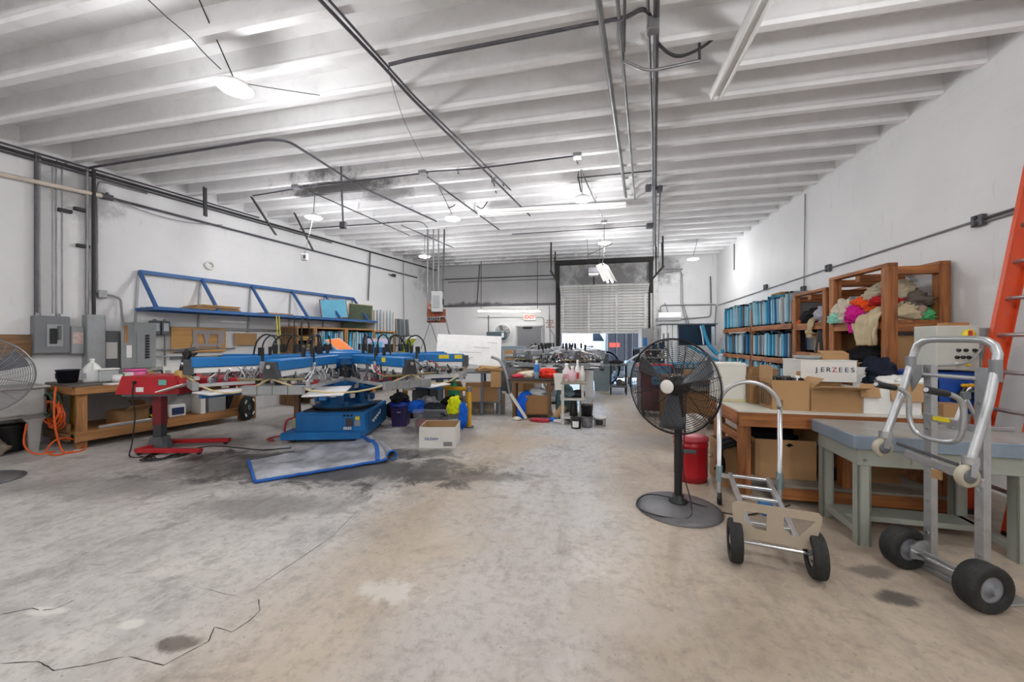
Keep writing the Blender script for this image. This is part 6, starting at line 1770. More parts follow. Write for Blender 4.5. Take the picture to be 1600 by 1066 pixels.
tag(MB().beam((0, 0, 0), (.3, -.02, -.44), .03, .05).build('white_stick', m_cardw, None, mt(-.42, -.4, .47), 0), 'white stick leaning on the left leg of the wooden table', 'stick')
tag(MB().cyl((0, 0, 0), (.16, .02, .2), .07, n=14).build('paper_roll', m_card, None, mt(.42, -.42, .06), TH), 'tilted cardboard tube right of the wooden table', 'tube')
for i, (x, y, c, s_, lab) in enumerate(((.12, -.55, '#b8434d', .34, 'crumpled red paper scrap on the floor before the wooden table'), (.36, -.5, '#2f6fc4', .2, 'crumpled blue paper scrap on the floor before the wooden table'), (.5, -.6, '#e4e2dd', .24, 'crumpled white paper scrap on the floor by the white cart'), (-.3, -.48, '#d8d2c8', .18, 'pale paper scrap on the floor left of the wooden table'))):
    cloth('paper_scrap', lab, mt(x, y, 0), (s_, s_ * .6, .07), fab('scrap ' + c, c), 50 + i, cat='paper')
cloth('teal_bag', 'dull teal bag standing between table and white cart', mt(.62, -.1, 0), (.4, .36, .82), fab('teal bag cloth', '#5f7f80', .2), 55, cat='bag', amp=.15)
# ------------------------------------------------------------------ white cart with jugs
ct = FP(893, 664)
t = thing('white_cart', 'narrow white shelf cart with jugs on top beside the wooden table', 'cart', (ct.x, ct.y + .2, 0), .1)
m_cart = M('dirty white enamel', '#cfcdc6', .5, 0, .06, 5, dirt=.3)
for x_ in (-.17, .17):
    for y_ in (-.18, .3): MB().bb(x_ - .022, x_ + .022, y_ - .022, y_ + .022, 0, .73).build('leg', m_cart, t)
for z_ in (.7, .42, .1): MB().bb(-.21, .23, -.21, .34, z_, z_ + .035, ch=.004).build('shelf', m_cart if z_ < .7 else M('stained tray', '#a39a88', .6), t)
def cp(x, y, z):
    q = Matrix.Rotation(.1, 3, 'Z') @ Vector((x, y, 0)); return Vector((ct.x + q.x, ct.y + .2 + q.y, z))
for i, (x, y, r, h, c, lab) in enumerate(((-.1, -.05, .075, .3, '#ece6e0', 'squat white jug with a pink label on the white cart'), (.0, -.12, .07, .26, '#e8c9d2', 'pale pink jug on the white cart'), (.09, -.08, .05, .36, '#f2f1ee', 'tallest white bottle with a red label on the white cart'), (.17, -.08, .05, .26, '#f0efe9', 'short white bottle at the right of the white cart'), (.2, .1, .045, .2, '#b9b7b2', 'small grey pot at the back of the white cart'))):
    tt = lathe_thing('cleaner_jug', lab, 'jug', cp(x, y, .737), [('body', M('jug ' + c, c, .4), [(0, 0), (r, 0), (r, h * .6), (r * .4, h * .82), (r * .35, h), (0, h)]), ('cap', m_white, [(r * .42, h * .93), (r * .42, h * 1.06), (0, h * 1.06)])])
    if i in (0, 2): MB().bb(-r * .6, r * .6, -r * 1.02, -r * .98, h * .15, h * .45).build('label', M('red jug label' if i else 'pink jug label', '#c8323c' if i else '#d99fb0', .5), tt)
tag(MB().prism([(0, 0), (.1, 0), (.13, .28), (-.03, .28)], lambda a, b, s_: (a, s_, b), 0, .08).build('white_sheet_bin', m_cardw, None, cp(-.3, -.2, .6), .1), 'white upright folder clipped at the left of the white cart', 'folder')
for i, (x, y, s_, c) in enumerate(((-.05, .02, .2, '#6a7f8a'), (.1, .05, .16, '#35383d'))):
    cloth('cart_rag', ('blue grey rag on the middle shelf of the white cart', 'black rag on the middle shelf of the white cart')[i], cp(x, y, .457), (.22, .3, .14), fab('cart rag ' + c, c), 60 + i)
t = lathe_thing('solvent_bottle', 'tall dark bottle on the bottom shelf of the white cart', 'bottle', cp(.02, -.08, .137), [('body', m_black, [(0, 0), (.07, 0), (.07, .1), (.03, .3), (.02, .38), (0, .38)]), ('cap', m_greyd, [(.022, .36), (.022, .4), (0, .4)])])
def pail(label, p, r, h, mat, lidm, lab=None, lid=True):
    t = lathe_thing('paint_pail', label, 'pail', p, [('body', mat, [(0, 0), (r * .9, 0), (r, h * .94), (r * 1.05, h * .95), (r * 1.05, h), (r * .97, h), (r * .9, h * .5), (0, h * .45)])])
    if lid: MB().lathe([(r * 1.07, h * .9), (r * 1.07, h * 1.03), (r * .9, h * 1.03), (r * .88, h), (0, h)], (0, 0, 0), n=20).build('lid', lidm, t)
    if lab: MB().sheet(lambda a, b: (r * 1.0 * math.cos(4.0 + a * 1.3) * (.94 + .06 * b), r * 1.0 * math.sin(4.0 + a * 1.3) * (.94 + .06 * b), h * (.15 + .6 * b)), 8, 1).build('label', lab, t)
    MB().tube(arc((0, 0, h * .85), r * 1.06, 190, 350, 12, (1, 0, 0), (0, -.4, .92)), .005, 5).build('bail', m_chrome, t)
    return t
q = FP(900, 669); q2 = FP(917, 667); q3 = FP(937, 665)
pail('black pail with a white label, left of the three by the white cart', q, .085, .17, m_black, m_black, m_paper)
pail('smeared silver pail carrying the black pail with a stick', q2, .1, .18, M('smeared pail', '#8f8f92', .5, 0, .35, 14), M('smeared lid', '#55555a', .5))
tt = pail('open black pail with a stirring stick on top of the smeared silver pail', q2 + Vector((0, 0, .187)), .1, .19, m_black, m_black, None, False)
MB().tube([(.02, 0, .06), (.1, .02, .27)], .006, 5).build('stirring_stick', m_card, tt)
pail('short white and black pail at the right end of the row', q3, .1, .15, M('white splashed pail', '#c9c7c4', .5, 0, .3, 12), m_white, M('dark pail label', '#2d2c2e', .6))
# ------------------------------------------------------------------ grey trash can, black drum fan, black cart
q = FP(941, 612)
t = thing('grey_trash_can', 'tall grey rectangular trash can in the middle of the back aisle', 'trash can', (q.x, q.y + .2, 0), -.05)
m_tc = M('slate plastic', '#7b878c', .5, 0, .08, 4, dirt=.15)
g = MB()
vsT = [(sx * (.2 + .05 * z), sy * (.15 + .04 * z), z * .74) for z in (0, 1) for sx, sy in ((-1, -1), (1, -1), (1, 1), (-1, 1))]
g.add(vsT, [(0, 3, 2, 1), (0, 1, 5, 4), (1, 2, 6, 5), (2, 3, 7, 6), (3, 0, 4, 7)]); g.build('body', m_tc, t)
g = MB(); 
for a_, b_ in ((0, 1), (1, 2), (2, 3), (3, 0)): g.beam(vsT[4 + a_], vsT[4 + b_], .04, .05)
g.build('rim', m_tc, t)
MB().bb(-.06, .06, -.2, -.18, .6, .66, ch=.01).build('grip', m_black, t)
q = W(948, 580, 11.6)
t = thing('drum_fan', 'black round drum fan standing behind the grey trash can', 'fan', (q.x - .05, q.y, .62), TH + .5)
MB().lathe([(.5, -.14), (.52, -.12), (.52, .12), (.5, .14), (.46, .12), (.46, -.12)], (0, 0, 0), (0, 1, 0), 32).build('drum', m_black, t)
g = MB()
for r_ in (.12, .24, .36): g.torus((0, -.13, 0), r_, .006, (0, 1, 0), 28, 4)
for k in range(10): g.tube([(0, -.13, 0), (.48 * math.cos(k * .628), -.13, .48 * math.sin(k * .628))], .006, 4)
g.build('guard', m_black, t)
for k in range(4):
    a = k * 1.5708
    MB().beam((.06 * math.cos(a), 0, .06 * math.sin(a)), (.42 * math.cos(a), 0, .42 * math.sin(a)), .03, .2, up=(-math.sin(a), .5, math.cos(a))).build('blade', m_greyd, t)
MB().cyl((0, -.06, 0), (0, .12, 0), .09).build('motor', m_black, t)
for s_ in (-1, 1): MB().beam((s_ * .3, 0, -.4), (s_ * .36, 0, -.62), .06, .04).build('foot', m_black, t)
q = W(966, 600, 10.3)
t = thing('black_cart', 'black two shelf tool cart with tools right of the grey trash can', 'cart', (q.x, q.y, 0))
for x_ in (-.2, .2):
    for y_ in (-.2, .2):
        MB().bb(x_ - .015, x_ + .015, y_ - .015, y_ + .015, .08, .82).build('upright', m_black, t)
        MB().cyl((x_ - .015, y_, .04), (x_ + .015, y_, .04), .04, n=12).build('caster', m_black, t)
for z_ in (.78, .2): MB().bb(-.23, .23, -.23, .23, z_, z_ + .05, ch=.004).build('tray', m_greyd, t)
MB().bb(-.14, .14, -.1, .1, .44, .47).build('tray', m_greyd, t)
for i in range(3):
    cloth('tool_pile', ('dark tool pile on the top tray of the black cart', 'grey box shaped tool on the lower tray of the black cart', 'brown rag on the lower tray of the black cart')[i], Vector((q.x - .05 + .08 * i, q.y - .05, (.832, .252, .252)[i])), ((.36, .16, .12), (.18, .16, .2), (.14, .2, .14))[i], fab(('tool black', 'tool grey', 'rag brown')[i], ('#2b2a2c', '#55575c', '#6e5c48')[i]), 70 + i, cat='tools')
q = W(968, 575, 11.9)
t = thing('conveyor_machine', 'low pale machine with a rounded black mouth near the dock opening', 'machine', (q.x + .75, q.y + .3, 0))
MB().bb(-.55, .75, -.3, .5, .3, .8, ch=.03).build('body', M('pale blue machine', '#a7b9c6', .45, .1, .1), t)
MB().lathe([(.3, -.5), (.32, -.48), (.32, .6), (.26, .6), (.26, -.5)], (.2, 0, .92), (1, 0, 0), 24).build('mouth', m_black, t)
for x_ in (-.45, .6):
    for y_ in (-.25, .4): MB().bb(x_, x_ + .08, y_, y_ + .08, 0, .3).build('leg', m_black, t)
MB().tube(smoothpts([(-.5, -.32, .8), (-.1, -.34, 1.05), (.4, -.34, 1.0), (.7, -.3, .8)]), .035, 6).build('rail', m_pale, t)
t = thing('white_sandwich_board', 'small white folding board standing behind the white cart', 'sign board', W(917, 602, 9.9) * 1.0)
t.location.z = 0
for s_ in (-1, 1): MB().beam((0, s_ * .14, 0), (0, s_ * .02, .78), .34, .02, up=(0, 1, .1)).build('panel', m_white, t)
# ------------------------------------------------------------------ blue machine in the back right corner
m_teal = M('teal machine paint', '#1f86ad', .4, .05, .1, 3, dirt=.15)
m_navy = M('dark blue panel', '#122a3d', .35, 0, .2, 3)
q = W(1095, 600, 10.1)
t = thing('textile_press', 'teal blue textile machine with a dark hood in the back right corner', 'machine', (q.x, q.y, 0), .05)
zb_, zt_ = 1.33, 1.9
MB().bb(-.48, .48, .3, .95, zb_, zt_, ch=.01).build('hood', m_navy, t)
MB().bb(-.95, .52, .28, .98, zt_, zt_ + .035).build('hood_top', m_greyd, t)
MB().bb(.36, .44, .25, .3, zb_ - .2, zt_ - .05).build('hood_post', m_pale, t)
for k in range(3): MB().bb(-.92 + .14 * k, -.8 + .14 * k, .3, .4, .7, zt_).build('white_panel', m_white, t)
MB().tube(smoothpts([(.1, .22, 1.88), (.16, .18, 1.6), (.26, .1, 1.3), (.42, 0, 1.1)]), .055, 8).build('curved_arm', m_teal, t)
MB().tube(smoothpts([(.05, .2, 1.86), (.09, .16, 1.6), (.1, .1, 1.35)]), .02, 6).build('arm_rod', m_pale, t)
for k in range(3):
    MB().beam((-.35 + .12 * k, -.1 + .1 * k, 1.32 - .02 * k), (.32 + .07 * k, -.35 + .1 * k, .93 - .02 * k), .09, .06).build('slanted_rail', m_teal if k != 1 else m_pale, t)
MB().bb(-.8, .6, -.3, .5, .72, .86, ch=.01).build('bed', m_teal, t)
for k in range(8): MB().bb(-.7 + .15 * k, -.6 + .15 * k, -.32, -.3, .74, .84).build('clamp', m_alu, t)
MB().bb(-.7, .5, -.2, .45, .25, .72, ch=.01).build('base', m_greyd, t)
for x_ in (-.68, .42): MB().bb(x_, x_ + .08, -.2, .4, 0, .25).build('foot', m_black, t)
MB().box((.52, -.1, 1.0), (.2, .2, .22), ch=.03).build('motor', m_pale, t); MB().box((.55, -.1, 1.18), (.14, .16, .12), ch=.02).build('motor_cap', m_teal, t)
# tall shelf and red tool cabinet behind the fan
q = W(1022, 600, 8.2)
t = thing('grey_tool_shelf', 'tall open grey shelf full of bits behind the pedestal fan', 'shelf', (q.x, q.y, 0), .05)
for x_ in (-.24, .24):
    for y_ in (-.2, .2): MB().bb(x_ - .02, x_ + .02, y_ - .02, y_ + .02, 0, 1.62).build('upright', m_boxl, t)
for z_ in (.2, .45, .7, .9, 1.08, 1.25, 1.45): MB().bb(-.25, .25, -.22, .22, z_, z_ + .025).build('shelf_board', m_boxl, t)
MB().bb(-.3, -.1, -.24, .2, 1.3, 1.72, ch=.01).build('side_panel', m_boxl, t); MB().bb(-.27, -.19, -.246, -.238, 1.34, 1.52).build('blue_sticker', m_blue, t)
sb_ = t
for i, z_ in enumerate((.23, .48, .73, .93, 1.11, 1.28)):
    for j in range(3):
        c = rnd.choice(('#4a6f9a', '#c8c6c2', '#7a3230', '#3a3c40', '#9a9a92', '#34658f', '#8a8d90'))
        x_ = -.15 + .15 * j; h_ = rnd.uniform(.08, .14)
        q2 = Matrix.Rotation(.05, 3, 'Z') @ Vector((x_, -.06, 0))
        lathe_thing('ink_tub', 'small ink tub on the tall grey shelf behind the fan', 'tub', Vector((q.x + q2.x, q.y + q2.y, z_)), [('body', M('tub ' + c, c, .5), [(0, 0), (.05, 0), (.058, h_), (.061, h_), (.061, h_ + .012), (0, h_ + .012)])], 'ink tubs on the tall grey shelf')
q = W(1032, 620, 7.3)
t = thing('tool_chest', 'dark tool chest with a red lid and drawers standing behind the fan cage', 'tool chest', (q.x - .1, q.y, 0), .05)
MB().bb(-.3, .3, -.2, .25, .12, .93, ch=.01).build('body', M('dark chest body', '#4a2a2c', .45, 0, .15, 4), t); MB().bb(-.31, .31, -.21, .26, .93, 1.0, ch=.01).build('lid', m_red, t)
for k in range(4): d_ = MB().bb(-.22, .26, -.215, -.2, .18 + .2 * k, .35 + .2 * k, ch=.004).build('drawer', M('dark red drawer', '#5d2224', .4), t); MB().bb(-.12, .16, -.235, -.215, .31 + .2 * k, .325 + .2 * k).build('handle', m_chrome, d_)
for x_ in (-.24, .24): MB().cyl((x_ - .02, -.12, .06), (x_ + .02, -.12, .06), .06, n=14).build('caster', m_black, t)
MB().bb(-.1, .24, -.225, -.215, .62, .98).build('blue_poster', M('blue poster', '#3d7fa3', .6, 0, .3, 8), t)
q = W(1088, 640, 6.2)
t = thing('back_work_table', 'brown wooden table with wheels behind the right of the fan', 'table', (q.x - .05, q.y + .2, 0), .0)
MB().bb(-.45, .5, -.3, .35, .78, .86, ch=.005).build('top', wood('red brown wood', '#6f4630', '#4c2f20', 'x'), t)
for x_ in (-.4, .4):
    for y_ in (-.26, .28): MB().bb(x_ - .04, x_ + .04, y_ - .04, y_ + .04, 0, .78).build('leg', w2, t)
MB().bb(-.4, .4, -.28, .28, .2, .23).build('lower_shelf', w2x, t)
tag(MB().beam((-.3, 0, .06), (.25, 0, .06), .1, .1, ch=.02).build('tan_roll', m_card, None, (q.x + .1, q.y - .02, .87)), 'tan cardboard bar lying on the brown wooden table behind the fan', 'cardboard')
cbox('table_carton', 'brown carton under the brown wooden table behind the fan', (q.x + .02, q.y + .15, .232), .05, .5, .36, .36, m_card2)
# ------------------------------------------------------------------ pedestal fans
m_fan = M('black fan wire', '#222224', .4, .3, .1, 8)
m_fbase = M('scuffed cast base', '#68676a', .45, .3, .2, 5, dirt=.3, dcol='#8a857f')
m_blade = M('fan blade', '#5a5d63', .4, .3, .1, 4)
def pedestal_fan(name, label, p, rz, hub_z, R=.4, wire=None, base=True):
    wire = wire or m_fan
    t = thing(name, label, 'pedestal fan', p, rz)
    if base:
        MB().lathe([(.345, 0), (.345, .012), (.3, .03), (.15, .055), (.06, .062), (0, .062)], (0, .08, 0), n=40).build('base', m_fbase, t)
        MB().lathe([(.075, .06), (.075, .075), (.045, .09), (.045, .12), (0, .12)], (0, .08, 0), n=20).build('collar', m_black, t)
        MB().cyl((0, .08, .1), (0, .08, hub_z - .12), .032, n=16).build('pole', m_black, t)
        MB().cyl((0, .08, hub_z - .3), (0, .08, hub_z - .02), .045, n=16).build('height_sleeve', m_black, t)
    MB().lathe([(0, -.02), (.07, -.02), (.085, .02), (.085, .14), (.06, .19), (0, .19)], (0, 0, hub_z), (0, 1, 0), 22).build('motor', m_black, t)
    c = MB()
    prof = lambda f: -.105 + .075 * f ** 2.2
    for k in range(22):
        f = .15 + .85 * k / 21
        c.torus((0, prof(f), hub_z), R * f, .0017 if k < 21 else .008, (0, 1, 0), 44, 4)
    for k in range(32):
        a = 2 * math.pi * k / 32
        c.tube([(R * f * math.cos(a + (f - .15) * .5), prof(f), hub_z + R * f * math.sin(a + (f - .15) * .5)) for f in (.15, .4, .7, 1.0)], .0018, 4)
    fg = c.build('front_guard', wire, t)
    c = MB()
    prof = lambda f: .1 - .1 * f ** 2.4
    for k in range(20):
        f = .2 + .8 * k / 19
        c.torus((0, prof(f), hub_z), R * f, .0017, (0, 1, 0), 44, 4)
    for k in range(12):
        a = 2 * math.pi * (k + .5) / 12
        c.tube([(R * f * math.cos(a), prof(f), hub_z + R * f * math.sin(a)) for f in (.2, .5, .8, 1.0)], .0035, 4)
    c.build('rear_guard', wire, t)
    MB().lathe([(0, -.118), (.045, -.116), (.058, -.108), (.058, -.1), (0, -.1)], (0, 0, hub_z), (0, 1, 0), 22).build('badge', m_cardw, fg)
    for k in range(3):
        a0 = k * 2.0944 + .5
        def bl_(u, v, a0=a0):
            a = a0 + (u - .5) * (.46 + .06 * v)
            r = .07 + v * (R - .1)
            return (r * math.cos(a), -.01 + (u - .5) * .1, hub_z + r * math.sin(a))
        o = MB().sheet(bl_, 8, 6).build('blade', m_blade, t)
        md = o.modifiers.new('thick', 'SOLIDIFY'); md.thickness = .004
    return t
fp = FP(1055, 797)
hz_ = 1.45 + (533 - 605) / F_PX * 3.12
pf = pedestal_fan('pedestal_fan', 'big black pedestal fan standing in the aisle beside the red can', fp - Vector((.02, .03, 0)), -.68, hz_)
tag(MB().tube(smoothpts([fp + Vector((.12, .16, hz_ - .05)), fp + Vector((.1, .1, .7)), fp + Vector((.07, .05, .35)), fp + Vector((.12, -.02, .09)), fp + Vector((.05, -.22, .035)), fp + Vector((-.2, -.2, .03)), fp + Vector((-.32, -.02, .02)), fp + Vector((-.2, .14, .06)), fp + Vector((.1, .02, .075)), fp + Vector((.36, .02, .01)), fp + Vector((.52, .0, .008)), fp + Vector((.75, .12, .008)), fp + Vector((1.0, .3, .008))], 6), .0055, 6).build('power_cord', m_black), 'black power cord looping over the base of the fan and off to the bench', 'cord')
lp_ = W(-44, 588, 3.8)
pedestal_fan('pedestal_fan', 'grey pedestal fan cut off at the left edge in front of the sink', Vector((lp_.x, lp_.y, 0)), 1.15, lp_.z, .4, M('grey fan wire', '#8a8a8c', .4, .4, .1))
# ------------------------------------------------------------------ red waste can
q = FP(1085, 757)
t = thing('waste_can', 'red round oily waste can with a lid standing behind the fan base', 'waste can', (q.x, q.y + .16, 0))
m_redg = M('glossy red enamel', '#b01a24', .22, 0, .06, 4, dirt=.06)
MB().lathe([(0, .03), (.15, .03), (.152, .0), (.157, .0), (.16, .05), (.165, .06), (.162, .07), (.164, .36), (.17, .37), (.166, .38), (.16, .43), (0, .43)], (0, 0, 0), n=40).build('body', m_redg, t)
MB().lathe([(.172, .42), (.176, .425), (.172, .45), (.1, .465), (0, .47)], (0, 0, 0), n=40).build('lid', M('faded red lid', '#b03a48', .4, 0, .12, 5, dirt=.15), t)
MB().box((-.06, -.165, .33), (.16, .012, .04), ch=.004).build('grey_handle', m_greyd, t)
MB().tube([(.16, -.05, .3), (.19, -.07, .3), (.19, -.07, .26), (.165, -.05, .26)], .006, 5).build('side_ring', m_chrome, t)
# ------------------------------------------------------------------ flat four wheel dolly (hand truck laid down)
w1, w2_ = FP(1160, 886), FP(1273, 906)
org = (w1 + w2_) / 2
t = thing('flat_dolly', 'silver platform hand truck with an upright hoop handle and beige toe plate by the fan', 'hand truck', (org.x, org.y + .05, 0), -.2)
def tyre(parent, x, y, r, w, hubm=None):
    o = MB().lathe([(r * .55, -w / 2 * .8), (r * .6, -w / 2 * .92), (r * .86, -w / 2), (r * .95, -w / 2 * .94), (r * .99, -w / 2 * .8), (r, -w / 2 * .6), (r, w / 2 * .6), (r * .99, w / 2 * .8), (r * .95, w / 2 * .94), (r * .86, w / 2), (r * .6, w / 2 * .92), (r * .55, w / 2 * .8)], (x, y, r), (1, 0, 0), 32).build('wheel', m_rubber, parent)
    g = MB()
    for k in (-.22, .0, .22): g.torus((x + k * w, y, r), r * .99, w * .03, (1, 0, 0), 40, 4)
    g.build('tread', m_rubber, o)
    MB().lathe([(0, -w * .42), (r * .2, -w * .42), (r * .25, -w * .25), (r * .5, -w * .3), (r * .57, -w * .38), (r * .57, w * .38), (r * .5, w * .3), (r * .25, w * .25), (r * .2, w * .42), (0, w * .42)], (x, y, r), (1, 0, 0), 24).build('rim', hubm or m_chrome, o)
    return o
tyre(t, -.215, 0, .135, .075); tyre(t, .215, 0, .135, .075)
MB().cyl((-.19, 0, .135), (.19, 0, .135), .011).build('axle', m_chrome, t)
m_plate = M('beige toe plate', '#b8ab98', .45, .1, .05, 3, dirt=.08)
# toe plate: bent up, with three cut-outs, built from strips
g = MB()
zz0, zz1, y_ = .17, .41, -.02
def pl(poly): g.prism(poly, lambda a, b, s_: (a, y_ + s_ + (b - .17) * -.12, b), 0, .008)
pl([(-.2, .17), (.2, .17), (.215, .24), (-.225, .24)])
pl([(-.235, .355), (.235, .355), (.235, .39), (.215, .41), (-.215, .41), (-.235, .39)])
pl([(-.235, .355), (-.225, .24), (-.17, .24), (-.17, .355)]); pl([(.235, .355), (.215, .24), (.13, .24), (.205, .355)])
pl([(-.045, .24), (.045, .24), (.045, .355), (-.045, .355)]); pl([(-.17, .24), (-.1, .24), (-.17, .285)]); pl([(.045, .24), (.075, .24), (.045, .275)])
g.build('toe_plate', m_plate, t)
m_rail = M('bright extruded aluminium', '#cfd2d4', .3, .7, .05, 6)
for x_ in (-.125, .125):
    MB().beam((x_, .0, .2), (x_ * 1.12, .95, .265), .032, .05, ch=.004).build('side_rail', m_rail, t)
for k in range(5):
    y_ = .12 + .2 * k
    MB().beam((-.13, y_, .2 + .068 * y_ + .01), (.13, y_, .2 + .068 * y_ + .01), .035, .022, ch=.003).build('cross_bar', m_rail, t)
hp = [(-.225, .95, .06), (-.225, .95, .9)] + [tuple(p) for p in arc((0, .95, .87), .225, 180, 0, 14)] + [(.225, .95, .9), (.225, .95, .12)]
MB().tube(hp, .0185, 12).build('hoop_handle', m_alu, t)
for x_ in (-.225, .225):
    MB().cyl((x_, .95, .2), (x_, .95, .34), .027, n=12).build('clamp_collar', M('zinc blue collar', '#9fb7bd', .3, .7, .1), t)
    MB().beam((x_, .95, .26), (x_ * .62, .93, .262), .03, .04).build('pivot_link', m_chrome, t)
    MB().lathe([(0, -.016), (.05, -.016), (.05, .016), (0, .016)], (x_, .93, .05), (1, 0, 0), 16).build('caster', m_black, t)
MB().box((.06, .55, .17), (.09, .16, .07), ch=.01).build('blue_strap', m_blue, t)
# ------------------------------------------------------------------ upright four wheel hand truck
a_, b_ = FP(1420, 889), FP(1525, 947)
hx = (b_ - a_).normalized()
hrz = math.atan2(-.96, .27)
t = thing('hand_truck', 'tall aluminium convertible hand truck standing upright before the grey table', 'hand truck', ((a_.x + b_.x) / 2, (a_.y + b_.y) / 2 + .0, 0), hrz)
m_al2 = M('scuffed aluminium tube', '#b9bbbd', .34, .75, .12, 7, dirt=.25, dcol='#6f6c68')
m_hub = M('grey plastic hub', '#8b8e94', .4, .2, .06)
for x_ in (-.195, .195):
    wh = tyre(t, x_, 0, .127, .1, m_hub)
    s_ = 1 if x_ > 0 else -1
    for k in range(6 if x_ < 0 else 0):
        a = k * 1.0472
        MB().beam((x_ + s_ * .042, .018 * math.cos(a), .127 + .018 * math.sin(a)), (x_ + s_ * .042, .068 * math.cos(a), .127 + .068 * math.sin(a)), .012, .014).build('hub_spoke', m_hub, wh)
    MB().cyl((x_ + s_ * .03, 0, .127), (x_ + s_ * .062, 0, .127), .022, n=14).build('hub_cap', m_hub, wh)
MB().cyl((-.17, 0, .127), (.17, 0, .127), .012).build('axle', m_chrome, t)
for s_ in (-1, 1):
    MB().prism([(-.03, .09), (.12, .06), (.12, .2), (.02, .19), (-.03, .16)], lambda a, b, q: (s_ * .135 + q, a, b), -.006, .006).build('axle_bracket', m_al2, t)
    g = MB(); g.bb(s_ * .125 - .02, s_ * .125 + .02, .075, .083, .06, 1.3); g.bb(s_ * .125 - .02, s_ * .125 - .012, .083, .12, .06, 1.3); g.bb(s_ * .125 + .012, s_ * .125 + .02, .083, .12, .06, 1.3)
    g.build('channel_rail', m_al2, t)
    for z_ in (.25, .45, .62, .9, 1.1): MB().cyl((s_ * .125, .07, z_), (s_ * .125, .078, z_), .009, n=8).build('bolt', m_chrome, t)
MB().bb(-.16, .16, .06, .075, .06, .13, ch=.004).build('axle_plate', m_al2, t)
MB().bb(-.19, .19, .085, .105, .0, .03, ch=.004).build('toe_plate', m_al2, t)
MB().bb(-.19, .19, .1, .32, .0, .012, ch=.003).build('nose_plate', m_al2, t)
for z_ in (.71, .69): pass
MB().beam((-.19, .0, .73), (.2, .0, .68), .018, .045, ch=.003).build('brace_bar', m_al2, t)
MB().tube([(-.2, -.04, .79), (.2, -.02, .74)], .01, 8).build('pull_rod', m_conduit_d, t)
# outer hoop with casters
L_ = [Vector((-.2, -.12, .84)), Vector((-.205, .0, 1.12)), Vector((-.205, .06, 1.3)), Vector((-.2, .08, 1.38))]
R_ = [Vector((.2, -.08, .8)), Vector((.205, .02, 1.12)), Vector((.205, .06, 1.3)), Vector((.2, .08, 1.38))]
hoop = L_ + [Vector((-.185, .083, 1.425)), Vector((-.15, .085, 1.452)), Vector((-.1, .086, 1.46)), Vector((.1, .086, 1.46)), Vector((.15, .085, 1.452)), Vector((.185, .083, 1.425))] + R_[::-1]
MB().tube(hoop, .0205, 12).build('hoop_frame', m_al2, t)
for P in (L_, R_):
    s_ = -1 if P is L_ else 1
    MB().tube([P[2] - Vector((0, 0, .07)), P[2] + Vector((0, 0, .05))], .025, 12).build('dark_sleeve', M('zinc grey sleeve', '#8d9094', .4, .5), t)
    MB().prism([(-.0, 1.12), (.06, 1.24), (.06, 1.3), (-.02, 1.3)], lambda a, b, q: (s_ * (.19 - a), .05 + q, b), -.004, .004).build('gusset', m_conduit_d if False else m_al2, t)
    c = P[0] + Vector((0, -.02, -.075))
    f = MB()
    f.beam(P[0] + Vector((-.026, 0, 0)), c + Vector((-.026, 0, 0)), .006, .035); f.beam(P[0] + Vector((.026, 0, 0)), c + Vector((.026, 0, 0)), .006, .035)
    f.cyl(P[0] + Vector((0, 0, -.012)), P[0] + Vector((0, 0, .03)), .034)
    fk = f.build('caster_fork', m_al2, t)
    MB().lathe([(0, -.02), (.03, -.02), (.034, -.012), (.055, -.018), (.062, -.008), (.062, .008), (.055, .018), (.034, .012), (.03, .02), (0, .02)], c, (1, 0, 0), 24).build('caster_wheel', M('yellowed caster', '#b5ad9b', .5, 0, .15, 14), fk)
    MB().lathe([(0, -.026), (.012, -.026), (.03, -.02), (.036, -.019), (.036, .019), (.03, .02), (.012, .026), (0, .026)], c, (1, 0, 0), 18).build('caster_hub', m_greyd, fk)
MB().tube([L_[2] + Vector((0, 0, -.06)), R_[2] + Vector((0, 0, -.06))], .012, 8).build('cross_tube', m_al2, t)
MB().beam(Vector((-.14, .07, .98)), Vector((.16, .07, .95)), .012, .04).build('label_bar', m_al2, t)
MB().bb(-.08, .0, .055, .062, .965, .99).build('yellow_sticker', m_label, t)
# bent grab handle with two black grips
gh = [(-.14, -.2, 1.17), (-.135, -.1, 1.15), (-.13, -.045, 1.1), (-.13, -.04, .98), (-.1, -.04, .9), (-.04, -.04, .87), (.06, -.04, .87), (.12, -.04, .9), (.14, -.04, .98), (.14, -.045, 1.1), (.135, -.1, 1.15), (.13, -.2, 1.17)]
hd = MB().tube(smoothpts(gh, 4), .014, 10).build('grab_handle', m_al2, t)
for s_ in (-1, 1):
    MB().cyl((s_ * .136, -.13, 1.157), (s_ * .135, -.25, 1.18), .019, .02, 14).build('grip', m_black, hd)
    MB().cyl((s_ * .135, -.25, 1.18), (s_ * .135, -.256, 1.181), .013, n=12).build('grip_end', m_alu, hd)
MB().box((.0, -.02, .66), (.05, .012, .05)).build('paper_tag', m_card, t)
